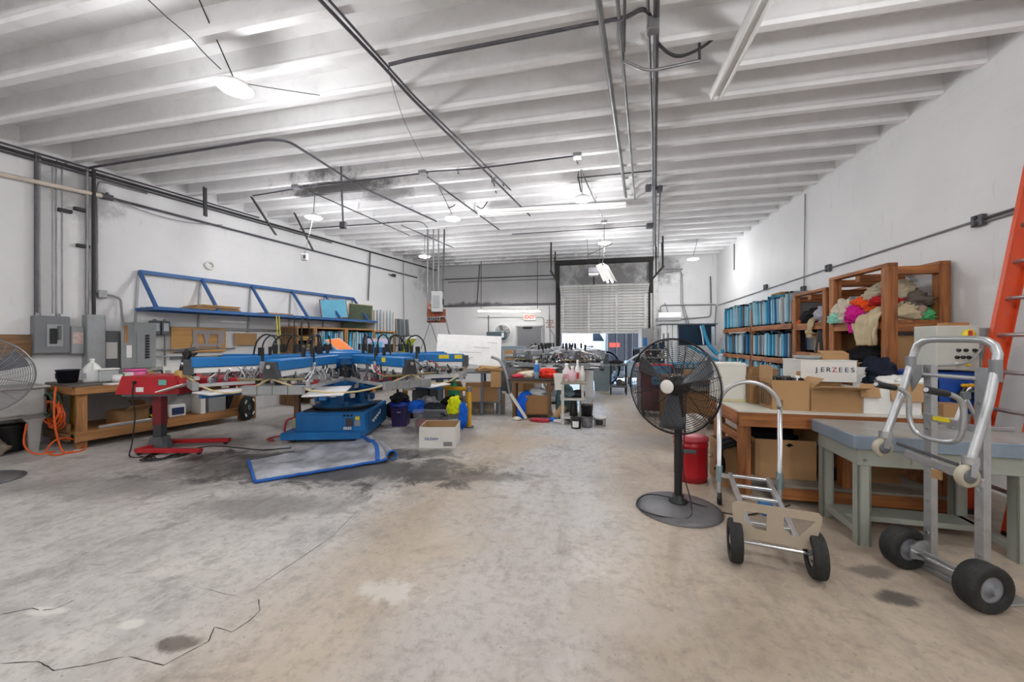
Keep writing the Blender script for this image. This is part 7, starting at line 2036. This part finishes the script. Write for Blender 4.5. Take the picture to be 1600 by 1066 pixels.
# ------------------------------------------------------------------ grey steel table
t = thing('grey_table', 'grey steel table with a thick slate blue top at the right', 'table', (1.82, 3.13, 0), -.04)
m_tleg = M('grey green steel', '#a2a69c', .45, .1, .05, 3, dirt=.15, dcol='#6f6a5f')
m_ttop = M('slate blue edge paint', '#8492a1', .45, .1, .05, 3, dirt=.15)
m_tsurf = M('worn pale steel top', '#a8a9a6', .35, .3, .15, 4, dirt=.35, dcol='#8a7d6c')
TW, TD = 1.2, .56
MB().bb(-.04, TW, -.03, TD, .69, .785, ch=.004).build('top', m_ttop, t)
MB().bb(-.035, TW - .005, -.025, TD - .005, .785, .789).build('top_sheet', m_tsurf, t)
for x_, y_ in ((0, 0), (0, TD - .1), (.86, 0), (.86, TD - .1)):
    g = MB(); g.bb(x_, x_ + .075, y_, y_ + .012, 0, .69); g.bb(x_, x_ + .012, y_, y_ + .07, 0, .69); g.bb(x_ + .063, x_ + .075, y_, y_ + .07, 0, .69)
    g.build('leg', m_tleg, t)
MB().bb(.0, .94, -.004, .02, .57, .69, ch=.003).build('front_apron', m_tleg, t)
MB().bb(-.004, .016, .0, TD - .03, .57, .69, ch=.003).build('side_apron', m_tleg, t)
MB().bb(.02, .92, TD - .06, TD - .04, .57, .69).build('rear_apron', m_tleg, t)
MB().bb(.3, .72, -.008, -.003, .6, .685).build('drawer_front', m_tleg, t)
MB().bb(.01, .06, .05, TD - .08, .06, .11, ch=.003).build('lower_rail', m_tleg, t)
MB().bb(.86, .92, .05, TD - .08, .06, .11, ch=.003).build('lower_rail', m_tleg, t)
MB().bb(.05, .9, TD * .5, TD * .5 + .2, .07, .11, ch=.003).build('foot_shelf', m_tleg, t)
for x_ in (.035, .9): MB().cyl((x_, -.004, .61), (x_, -.012, .61), .01, n=8).build('bolt', m_steel, t)
# ladder bracket on the table
t = thing('ladder_bracket', 'aluminium A shaped ladder foot bracket lying on the grey table', 'bracket', (2.78, 3.5, .789), .0)
MB().beam((-.16, .0, .015), (.2, -.02, .015), .05, .03, ch=.004).build('channel', m_al2, t)
for s_ in (-1, 1): MB().beam((-.06, 0, .24), (-.06 + s_ * .075, -.01, .03), .03, .014, ch=.003).build('strut', m_al2, t)
MB().box((-.06, 0, .25), (.05, .04, .06), ch=.008).build('clamp', m_greyd, t)
# ------------------------------------------------------------------ long right work bench
BX0, BX1, BY0, BY1, BZ = 1.265, 2.93, 3.76, 4.64, .82
t = thing('right_work_bench', 'long wooden packing bench with a pale top on the right', 'work bench', (0, 0, 0))
m_lam = M('cream laminate', '#d9d5ca', .4, 0, .04, 3, dirt=.12, dcol='#9a8f7f')
wdx = wood('stained pine', '#b06f3c', '#693d1f', 'x'); wdy = wood('stained pine', '#b06f3c', '#693d1f', 'y'); wdz = wood('stained pine', '#b06f3c', '#693d1f', 'z')
MB().bb(BX0, BX1, BY0, BY1, BZ - .012, BZ).build('top', m_lam, t)
MB().bb(BX0 + .01, BX1, BY0, BY0 + .04, BZ - .14, BZ - .012, ch=.004).build('front_rail', wdx, t)
MB().bb(BX0, BX0 + .04, BY0 + .04, BY1, BZ - .14, BZ - .012, ch=.004).build('side_rail', wdy, t)
MB().bb(BX0 + .04, BX1, BY1 - .04, BY1, BZ - .14, BZ - .012).build('rear_rail', wdx, t)
for x_ in (BX0 + .03, 2.1, BX1 - .14):
    for y_ in (BY0 + .05, BY1 - .14): MB().bb(x_, x_ + .09, y_, y_ + .09, 0, BZ - .13, ch=.005).build('leg', wdz, t)
MB().bb(BX0 + .3, BX1, BY0 + .02, BY1 - .05, .15, .17).build('lower_shelf', wood('grey ply', '#9b948a', '#7c746a', 'x'), t)
MB().bb(BX0 + .3, BX1, BY0 + .0, BY0 + .04, .05, .15, ch=.004).build('shelf_rail', wdx, t)
MB().bb(BX0 + .04, BX0 + .09, BY0 + .14, BY1 - .15, .5, .58, ch=.004).build('end_stretcher', wdy, t)
# items on the bench
def bp(u, y, z=BZ): 
    p = YP(u, 500, y); return Vector((p.x, p.y, z))
zb_ = BZ + .002
x0_, x1_ = YP(1120, 600, 4.3).x, YP(1167, 600, 4.3).x
t = thing('white_tank', 'cloudy white rectangular plastic tank at the left end of the bench', 'tank', ((x0_ + x1_) / 2, 4.42, zb_))
w_ = x1_ - x0_
MB().bb(-w_ / 2, w_ / 2, -.12, .14, 0, .4, ch=.012).build('body', M('milky plastic', '#e0dfd6', .4, 0, .03, 3), t)
MB().bb(-w_ / 2 - .005, w_ / 2 + .005, -.125, .145, .37, .385).build('rim', M('milky plastic', '#e0dfd6', .4), t)
MB().bb(-w_ / 2, w_ / 2, -.123, .142, 0, .03).build('yellowed_base', M('yellowed plastic', '#d6cfa8', .5), t)
def bcarton(name, label, u0, u1, y, h, d, z=zb_, mat=None, flaps=(), open_top=True, rz=0, th=.006):
    a, b = YP(u0, 500, y).x, YP(u1, 500, y).x
    return cbox(name, label, Vector(((a + b) / 2, y + d / 2, z)), rz, b - a, d, h, mat, flaps, open_top=open_top)
bcarton('open_carton', 'brown carton with raised flaps behind the divider carton', 1172, 1212, 4.2, .25, .3, mat=m_card2, flaps=(('l', 70), ('b', 85), ('r', 100)))
t = bcarton('divider_carton', 'brown carton full of dark folders with a printed side flap, on the bench', 1207, 1265, 3.88, .27, .28, flaps=(('l', 88),))
for k in range(9):
    MB().bb(-.12 + .028 * k, -.108 + .028 * k, -.11, .12, .02, .29).build('folder', m_black if k % 3 else m_greyd, t)
MB().bb(.06, .09, -.1, .0, .2, .31).build('paper_slip', m_paper, t)
MB().bb(-.1, -.065, -.1435, -.14, .03, .09).build('printed_mark', M('brown print', '#6f5234', .7, 0, .4, 70), t)
g = MB()
for k in range(5): g.bb(-.171, -.166, -.11 + .05 * k, -.08 + .05 * k, .03, .24)
g.build('side_print', M('brown print', '#6f5234', .7), t)
t = bcarton('wide_carton', 'low wide brown carton in the middle of the bench front', 1268, 1350, 3.86, .2, .3, flaps=(('f', 165), ('l', 40), ('b', 80)), rz=-.0)
a, b = YP(1252, 500, 4.12).x, YP(1338, 500, 4.12).x
jb = thing('shirt_carton', 'white shirt carton with red and blue lettering lying on brown cartons', 'box', ((a + b) / 2, 4.12, 1.062), -.05)
w_ = b - a
MB().bb(-w_ / 2, w_ / 2, 0, .4, 0, .2, ch=.003).build('body', m_cardw, jb)
MB().bb(-w_ / 2 - .004, w_ / 2 + .004, -.004, .404, .2, .206).build('lid', m_cardw, jb)
m_navy_t = M('navy print', '#22305f', .6); m_red_t = M('red print', '#c0392e', .6)
tx = .07
for i, ch_ in enumerate('JERZEES'):
    text(ch_, 'lettering', m_red_t if ch_ == 'Z' else m_navy_t, .062, (-w_ / 2 + .13 + i * .0475, -.002, .115), (math.pi / 2, 0, 0), jb, .0008, 1.12)
MB().bb(-w_ / 2 + .13 + 6 * .0475 + .03, -w_ / 2 + .13 + 6 * .0475 + .036, -.0025, -.001, .095, .101).build('full_stop', m_red_t, jb)
cbox('under_carton', 'brown carton supporting the white lettered carton at the back of the bench', Vector(((a + b) / 2, 4.36, zb_)), 0, .46, .36, .235, m_card2, open_top=False)
cbox('flat_carton', 'small brown carton lying on the white lettered carton', Vector((b - .1, 4.35, 1.27)), .1, .24, .18, .05, m_card, [('f', 20)], open_top=False)
lathe_thing('steel_pan', 'shallow grey pan on top of the white lettered carton', 'pan', Vector((a + .16, 4.34, 1.27)), [('dish', m_boxl, [(0, .004), (.09, .004), (.12, .035), (.125, .035), (.1, 0), (0, 0)])])
t = thing('tripod', 'folded black tripod standing behind the white lettered carton', 'tripod', (YP(1281, 500, 4.58).x, 4.58, zb_))
for dx, dy in ((-.09, 0), (.07, .02), (.0, -.04)): MB().tube([(dx, dy, 0), (dx * .2, dy * .2, .68)], .011, 6).build('leg', m_black, t)
MB().cyl((0, 0, .62), (0, 0, .74), .022).build('head', m_black, t)
t = bcarton('bagged_carton', 'white plastic lined carton with brown flaps hanging over its front', 1350, 1440, 3.84, .22, .36, mat=M('crumpled white film', '#e6e4e0', .35, 0, .06, 8, bump=.6, bs=18), flaps=(('b', 80),))
MB().beam((-.24, -.19, .2), (-.1, -.195, .2), .004, .12, up=(0, .25, 1)).build('brown_flap', m_card, t)
MB().beam((-.02, -.19, .19), (.24, -.195, .19), .004, .15, up=(0, .2, 1)).build('brown_flap', m_card, t)
cloth('navy_garment', 'dark navy garment bulging out of the cartons behind the white lined one', bp(1372, 4.22, zb_ + .18), (.3, .26, .36), fab('navy cloth', '#1f2432', .25), 81)
cloth('white_bag', 'crumpled white bag in the top of the lined carton', bp(1408, 4.02, zb_ + .2), (.34, .26, .16), M('crumpled white film', '#e6e4e0', .35), 82, cat='bag')
cbox('rear_carton', 'brown carton behind the navy garment at the back of the bench', bp(1340, 4.5, zb_), 0, .3, .26, .4, m_card2, open_top=False)
t = thing('pipe_fittings', 'grey pipe fittings lying on the cartons right of the white bag', 'fittings', bp(1432, 4.1, zb_ + .0))
MB().bb(-.12, .1, -.1, .1, 0, .3, ch=.006).build('support_carton', m_card2, t)
for k in range(5): MB().cyl((-.08 + .05 * k, -.04 + .03 * (k % 2), .31), (-.06 + .05 * k, .0, .36 + .02 * (k % 3)), .022, .016).build('fitting', m_greyd, t)
# control box on blue base
q = bp(1500, 4.05, zb_)
t = thing('control_cabinet', 'pale grey control cabinet with a red and yellow rotary switch on a blue base', 'control box', q)
MB().bb(-.26, .2, -.05, .3, 0, .36, ch=.008).build('blue_base', M('royal blue plastic', '#2150a8', .45, 0, .08), t)
cb = MB().bb(-.24, .06, -.1, .14, .38, .76, ch=.006).build('cabinet', M('light grey cabinet', '#bcbcb4', .45, 0, .04), t)
MB().bb(.06, .26, -.08, .14, .38, .74, ch=.004).build('side_box', m_boxl, t)
MB().bb(.18, .27, -.09, -.075, .62, .74).build('socket_plate', m_greyd, t)
sw = MB().lathe([(0, .012), (.045, .012), (.045, 0)], (-.02, -.1, .68), (0, -1, 0), 18).build('yellow_ring', m_label, cb)
for dx, z_, m_ in ((-.09, .55, m_black), (-.04, .55, m_black), (.02, .55, m_black), (-.1, .49, m_black), (-.06, .49, m_black), (-.02, .49, m_black), (-.1, .43, m_white), (-.03, .43, m_label)):
    MB().lathe([(0, .016), (.013, .016), (.015, 0)], (dx, -.1, z_), (0, -1, 0), 12).build('push_button', m_, cb)
MB().box((-.02, -.118, .68), (.02, .03, .075), ch=.006).build('red_knob', m_red, t)
MB().bb(.06, .18, -.12, -.09, .36, .6, ch=.02).build('steel_guard', m_al2, t)
MB().tube(smoothpts([(.05, -.12, .56), (-.05, -.16, .46), (-.16, -.17, .43), (-.28, -.16, .42)]), .01, 6).build('grey_cable', m_boxl, t)
for k in range(6):
    MB().tube([(-.1 + .05 * k, -.07, .12 + .04 * (k % 3)), (-.06 + .05 * k, -.1, .2 + .03 * (k % 2)), (-.02 + .04 * k, -.08, .26)], .018, 6).build('motor_part', (m_black, m_al2, m_greyd)[k % 3], t)
MB().box((.0, -.1, .25), (.14, .03, .03), ch=.01).build('yellow_tool', m_yel, t)
tag(MB().box((0, 0, .03), (.16, .1, .03), ch=.003).build('wood_block', wx, None, q + Vector((-.02, .04, .745))), 'small wooden block lying on top of the control cabinet', 'block')
bcarton('tiny_carton', 'small brown carton on the bench under the blue based control cabinet', 1474, 1512, 3.8, .1, .14, open_top=False)
t = thing('spray_bottles', 'pale translucent drum with a blue label behind the control cabinet', 'drum', (3.06, 4.3, 0))
MB().lathe([(0, 0), (.14, 0), (.15, .02), (.15, .56), (.1, .62), (.04, .64), (0, .64)], (0, 0, .72), n=20).build('body', clear('milky blue drum', '#a9c2d6', .3, .8), t)
MB().lathe([(.152, .95), (.152, 1.2)], (0, 0, 0), n=20).build('blue_label', M('royal blue plastic', '#2150a8', .45), t)
MB().bb(-.2, .2, -.2, .2, 0, .72, ch=.01).build('plinth', wdx, t)
# under the bench
sh_z = .172
t = cbox('big_carton', 'large brown carton of dark clothes under the left end of the bench', (1.72, 4.16, sh_z), 0, .5, .42, .36, m_card, [('r', 120), ('b', 80)])
cloth('dark_pile', 'black and white garments filling the large carton under the bench', Vector((1.68, 4.16, sh_z + .26)), (.44, .36, .24), fab('black cloth', '#17171a', .3), 91)
cbox('slotted_carton', 'brown carton standing outside the bench leg with a black shirt over it', (1.33, 4.3, .0), .0, .2, .4, .42, m_card, [])
drape('black_shirt', 'black shirt hanging over the carton at the left end of the bench', fab('black cloth', '#17171a', .3), [(1.42, 4.1, .43), (1.3, 4.06, .45), (1.215, 4.05, .4), (1.205, 4.04, .25), (1.2, 4.03, .16)], .28, (.1, 1, 0), 3, .02)
cbox('white_side_carton', 'narrow white and brown carton on the floor behind the red can', (1.16, 4.85, 0), .1, .14, .3, .56, m_cardw, [])
t = cbox('film_carton', 'tall brown carton wrapped in film beside the grey table leg', (2.0, 4.4, sh_z), .35, .34, .3, .46, m_card, [('b', 80)])
text('PICT', 'lettering', M('dark print', '#3b332c', .7), .09, (.02, -.152, .2), (math.pi / 2, 0, 0), t)
tag(MB().blob((0, 0, 0), (.3, .24, .3), 17, .25, 3.4, 26, 14, False, .9).build('film_wrap', clear('crumpled film', '#dcdfe2', .15, .4), None, (2.24, 4.28, sh_z + .36)), 'crumpled clear film on the carton beside the grey table leg', 'film')
cbox('low_carton', 'low brown carton under the bench behind the grey table', (2.45, 4.2, sh_z), .05, .42, .36, .22, m_card2, [('f', 60)])
t = thing('trolley_wheels', 'pair of dark wheels of a small trolley under the bench', 'trolley', (2.16, 4.0, sh_z))
for x_ in (-.06, .08): MB().lathe([(0, -.02), (.05, -.02), (.07, -.012), (.07, .012), (.05, .02), (0, .02)], (x_, 0, .07), (.3, 1, 0), 18).build('wheel', m_black, t)
MB().beam((-.06, .03, .07), (.08, .03, .07), .02, .02).build('axle', m_steel, t)
cloth('blue_rags', 'blue and grey cloth heap at the back of the bench shelf', Vector((1.95, 4.0 + .5, .172)), (.3, .2, .16), fab('dull blue cloth', '#3a6aa0', .25), 95)
# ------------------------------------------------------------------ wooden tower with clothes, low unit, screen racks
TX0, TX1 = 3.13, 3.7
def tower(name, label, y0, y1, zt, shelves, post=.1):
    t = thing(name, label, 'shelf', (TX0, y0, 0))
    D, Lg = TX1 - TX0, y1 - y0
    for x_ in (0, D - post):
        for y_ in (0, Lg - post):
            MB().bb(x_, x_ + post, y_, y_ + post, 0, zt - .04, ch=.005).build('post', wdz, t)
    MB().bb(0, post, 0, Lg, zt - .04, zt, ch=.004).build('top_rail', wdy, t); MB().bb(D - post, D, 0, Lg, zt - .04, zt, ch=.004).build('top_rail', wdy, t)
    for y_ in (.01, Lg / 2, Lg - post + .01):
        MB().bb(post * .5, D - post * .5, y_, y_ + .08, zt - .13, zt - .042, ch=.004).build('cross_rail', wdx, t)
    for z_ in shelves:
        MB().bb(.01, D, .01, Lg - .01, z_ - .025, z_).build('shelf_board', wdy, t)
        MB().bb(0.005, .045, post, Lg - post, z_ - .1, z_ - .025, ch=.003).build('shelf_rail', wdy, t)
        MB().bb(post, D - post, .01, .05, z_ - .13, z_ - .026, ch=.003).build('shelf_rail', wdx, t)
    return t
tower('wooden_tower', 'tall open wooden tower shelf heaped with garments at the right wall', 4.92, 5.98, 2.31, (1.68, 1.14, .5))
tower('wooden_tower', 'lower open wooden shelf unit between the tall tower and the screen racks', 6.06, 6.94, 2.2, (1.72, 1.28, .7), .075)
CL = (('cream_garment', 'cream garment heap at the far end of the tower shelf', 1320, 1.68, .14, (.34, .5, .3), '#cfc3ae', 5.7),
      ('mint_garment', 'mint garment hanging out at the far corner of the tower shelf', 0, 1.68, .05, (.2, .22, .14), '#8fd0bb', 5.82),
      ('lavender_garment', 'pale lavender garment beside the cream heap on the tower shelf', 0, 1.68, .12, (.3, .34, .2), '#bdb8c4', 5.48),
      ('orange_garment', 'bright orange garment in the middle of the tower heap', 0, 1.8, .16, (.34, .36, .22), '#e4541f', 5.34),
      ('khaki_garment', 'khaki garment on top of the tower heap', 0, 1.9, .24, (.4, .42, .24), '#b3a78f', 5.3),
      ('magenta_garment', 'magenta garment slipping off the tower shelf', 0, 1.67, .02, (.2, .2, .24), '#c91f86', 5.42),
      ('grey_garment', 'dark grey garment on the near side of the tower heap', 0, 1.82, .34, (.3, .34, .18), '#6a6058', 5.14),
      ('red_garment', 'deep red garment in the near side of the tower heap', 0, 1.86, .12, (.24, .24, .12), '#b0242c', 5.12),
      ('sand_garment', 'sand coloured garment draped at the near end of the tower shelf', 0, 1.68, .2, (.3, .24, .22), '#c4b494', 5.06),
      ('green_garment', 'bright green garment at the wall end of the tower shelf', 0, 1.68, .43, (.26, .22, .12), '#58b878', 5.08),
      ('navy_bundle', 'small navy bundle behind the green garment', 0, 1.74, .46, (.16, .16, .12), '#23407f', 5.2),
      ('taupe_garment', 'taupe garment between the sand and green garments', 0, 1.72, .34, (.22, .2, .2), '#a89484', 5.1))
for i, (nm, lab, _, z_, dx, d_, c, y_) in enumerate(CL):
    cloth(nm, lab, (TX0 + dx, y_, z_ + .002), (d_[0] * 1.1, d_[1] * 1.15, d_[2] * 1.25), fab('cloth ' + c, c), 100 + i, amp=.3, ridge=1.0, nu=48, nv=28)
drape('sand_shirt', 'long sand coloured shirt hanging down the front of the tower shelf', fab('cloth #c4b494', '#c4b494'), [(TX0 + .25, 5.28, 1.86), (TX0 + .1, 5.24, 1.84), (TX0 - .02, 5.22, 1.74), (TX0 - .05, 5.22, 1.58), (TX0 - .04, 5.2, 1.4)], .44, (0, 1, 0), 4, .02, amp=.045)
drape('magenta_sleeve', 'magenta sleeve hanging beside the sand shirt', fab('cloth #c91f86', '#c91f86'), [(TX0 + .1, 5.44, 1.76), (TX0 - .015, 5.43, 1.7), (TX0 - .03, 5.43, 1.55)], .12, (0, 1, 0), 9, .02)
cloth('black_heap', 'heap of black garments on the lower shelf of the tower', (TX0 + .24, 5.5, 1.142), (.44, .7, .3), fab('black cloth', '#17171a', .3), 121)
cbox('tower_carton', 'tall brown carton on the near end of the tower lower shelf', (TX0 + .33, 5.0 + .13, 1.142), 0, .36, .22, .36, m_card, open_top=False)
for i, (nm, lab, dx, y_, z_, d_, c) in enumerate((('black_garment', 'black garment on the upper shelf of the lower unit', .2, 6.6, 1.722, (.4, .5, .3), '#1c1c20'), ('pink_garment', 'pink garment at the front of the lower unit shelf', .08, 6.6, 1.722, (.14, .4, .1), '#c8466e'),
        ('pale_garment', 'pale grey garment on the near end of the lower unit shelf', .16, 6.28, 1.722, (.3, .3, .3), '#a9a9b3'), ('salmon_garment', 'salmon garment at the far front corner of the lower unit shelf', .07, 6.82, 1.722, (.14, .16, .08), '#d0744a'))):
    cloth(nm, lab, (TX0 + dx, y_, z_), d_, fab('cloth ' + c, c), 130 + i)
drape('beige_sleeve', 'beige sleeve hanging from the lower unit shelf', fab('cloth #c4b494', '#c4b494'), [(TX0 + .12, 6.4, 1.8), (TX0 - .01, 6.4, 1.75), (TX0 - .025, 6.41, 1.6), (TX0 - .02, 6.42, 1.5)], .14, (0, 1, 0), 6, .02)
cbox('unit_carton', 'brown carton with an open flap on the lower unit second shelf', (TX0 + .28, 6.34, 1.282), 0, .4, .3, .26, m_card, [('l', 170), ('f', 60)])
for i in range(5):
    book('dark folder filed on the lower unit second shelf', 'folders on the lower unit second shelf', (TX0 + .3, 6.56 + .05 * i, 1.282), math.pi / 2 + math.pi / 2 * 0, .04, .4, .34, m_edge[5] if i % 2 else m_navy, 0).rotation_euler = (0, 0, 0)
for o in [x for x in COL.objects if x.get('group') == 'folders on the lower unit second shelf']:
    o.rotation_euler = (0, 0, math.pi / 2)
# screen racks
def rack(label, y0, y1):
    t = thing('screen_rack', label, 'rack', (TX0, y0, 0))
    D, Lg = TX1 - TX0, y1 - y0
    for x_ in (.04, D - .07):
        for y_ in (0, Lg - .07): MB().bb(x_, x_ + .07, y_, y_ + .07, 0, 2.1, ch=.004).build('post', wdz, t)
    for z_ in (1.74, 1.15, .57):
        MB().bb(0, .04, 0, Lg, z_ - .09, z_, ch=.004).build('shelf_rail', wdy, t)
        MB().bb(.04, D, 0, Lg, z_ - .02, z_ - .002).build('shelf_board', wdy, t)
    return t
rack('near screen rack of wood holding rows of blue edged screens', 7.0, 8.62)
rack('far screen rack of wood in the back corner holding rows of blue edged screens', 8.68, 10.36)
rk = random.Random(5)
for row, (z_, nm) in enumerate(((1.742, 'top row'), (1.152, 'middle row'), (.572, 'bottom row'))):
    for (y0, y1, rn) in ((7.08, 8.54, 'near rack'), (8.76, 10.28, 'far rack')):
        y_ = y0
        n_ = 0
        lean = 0.0
        while y_ < y1 - .03:
            k = rk.choices((0, 1, 2, 3, 4, 5), (6, 4, 2, 2, 3, 1.5))[0]
            th_ = rk.uniform(.03, .045)
            if rk.random() < .12: lean = rk.choice((0, .05, -.05, .09))
            h_ = rk.uniform(.46, .54) if row != 1 else rk.uniform(.44, .48)
            if rk.random() < .1: h_ -= .05
            o = book(ECOL[k] + ' screen filed on edge in the ' + nm + ' of the ' + rn, nm + ' of the ' + rn, (TX0 + .27 + rk.uniform(-.02, .03), y_ + th_ / 2, z_), math.pi / 2, th_, .52, h_, m_edge[k], lean)
            y_ += th_ + .006
            if rk.random() < .06: y_ += .05
            n_ += 1
tag(MB().box((0, 0, .03), (.3, .4, .06), ch=.01).build('brown_case', m_card2, None, (TX0 + .3, 7.9, 2.285)), 'brown case lying across the screens on top of the near rack', 'case')
# ------------------------------------------------------------------ ladders
m_orl = M('orange fibreglass', '#cf4a22', .4, 0, .08, 4, dirt=.15, dcol='#8d8f90')
m_grl = M('green fibreglass', '#2d7a4d', .4, 0, .08, 4, dirt=.1)
def ladder(name, label, loc, lean, L, mat, wy=.42, n=11, web=.1):
    t = thing(name, label, 'ladder', loc)
    d = Vector((math.sin(lean), 0, math.cos(lean)))
    nx = Vector((math.cos(lean), 0, -math.sin(lean)))
    for y_ in (0, -wy):
        g = MB()
        s_ = 1 if y_ == 0 else -1
        g.beam(Vector((0, y_, 0)), Vector((0, y_, 0)) + d * L, .008, web, up=nx)
        for e in (-1, 1): g.beam(Vector((0, y_ - s_ * .015, 0)) + nx * e * web / 2, Vector((0, y_ - s_ * .015, 0)) + nx * e * web / 2 + d * L, .034, .006, up=nx)
        g.build('rail', mat, t)
        MB().box(Vector((0, y_, .02)), (.14, .05, .04), ch=.006).build('foot', m_black, t)
    for k in range(n):
        p = d * (.3 + k * .305)
        if p.z < L * math.cos(lean) - .1: MB().cyl(p + Vector((0, .012, 0)), p + Vector((0, -wy - .012, 0)), .017, n=12).build('rung', m_al2, t)
    return t
ladder('extension_ladder', 'orange extension ladder leaning on the right wall at the right edge', (3.02, 3.92, 0), .165, 3.9, m_orl, web=.13)
ladder('step_ladder', 'green ladder section leaning behind the orange ladder', (3.3, 3.62, 0), .09, 1.25, m_grl, .3, 4, .08)
ladder('short_ladder', 'short orange ladder section leaning low under the extension ladder', (2.95, 3.42, 0), .22, 1.0, m_orl, .3, 3, .09)
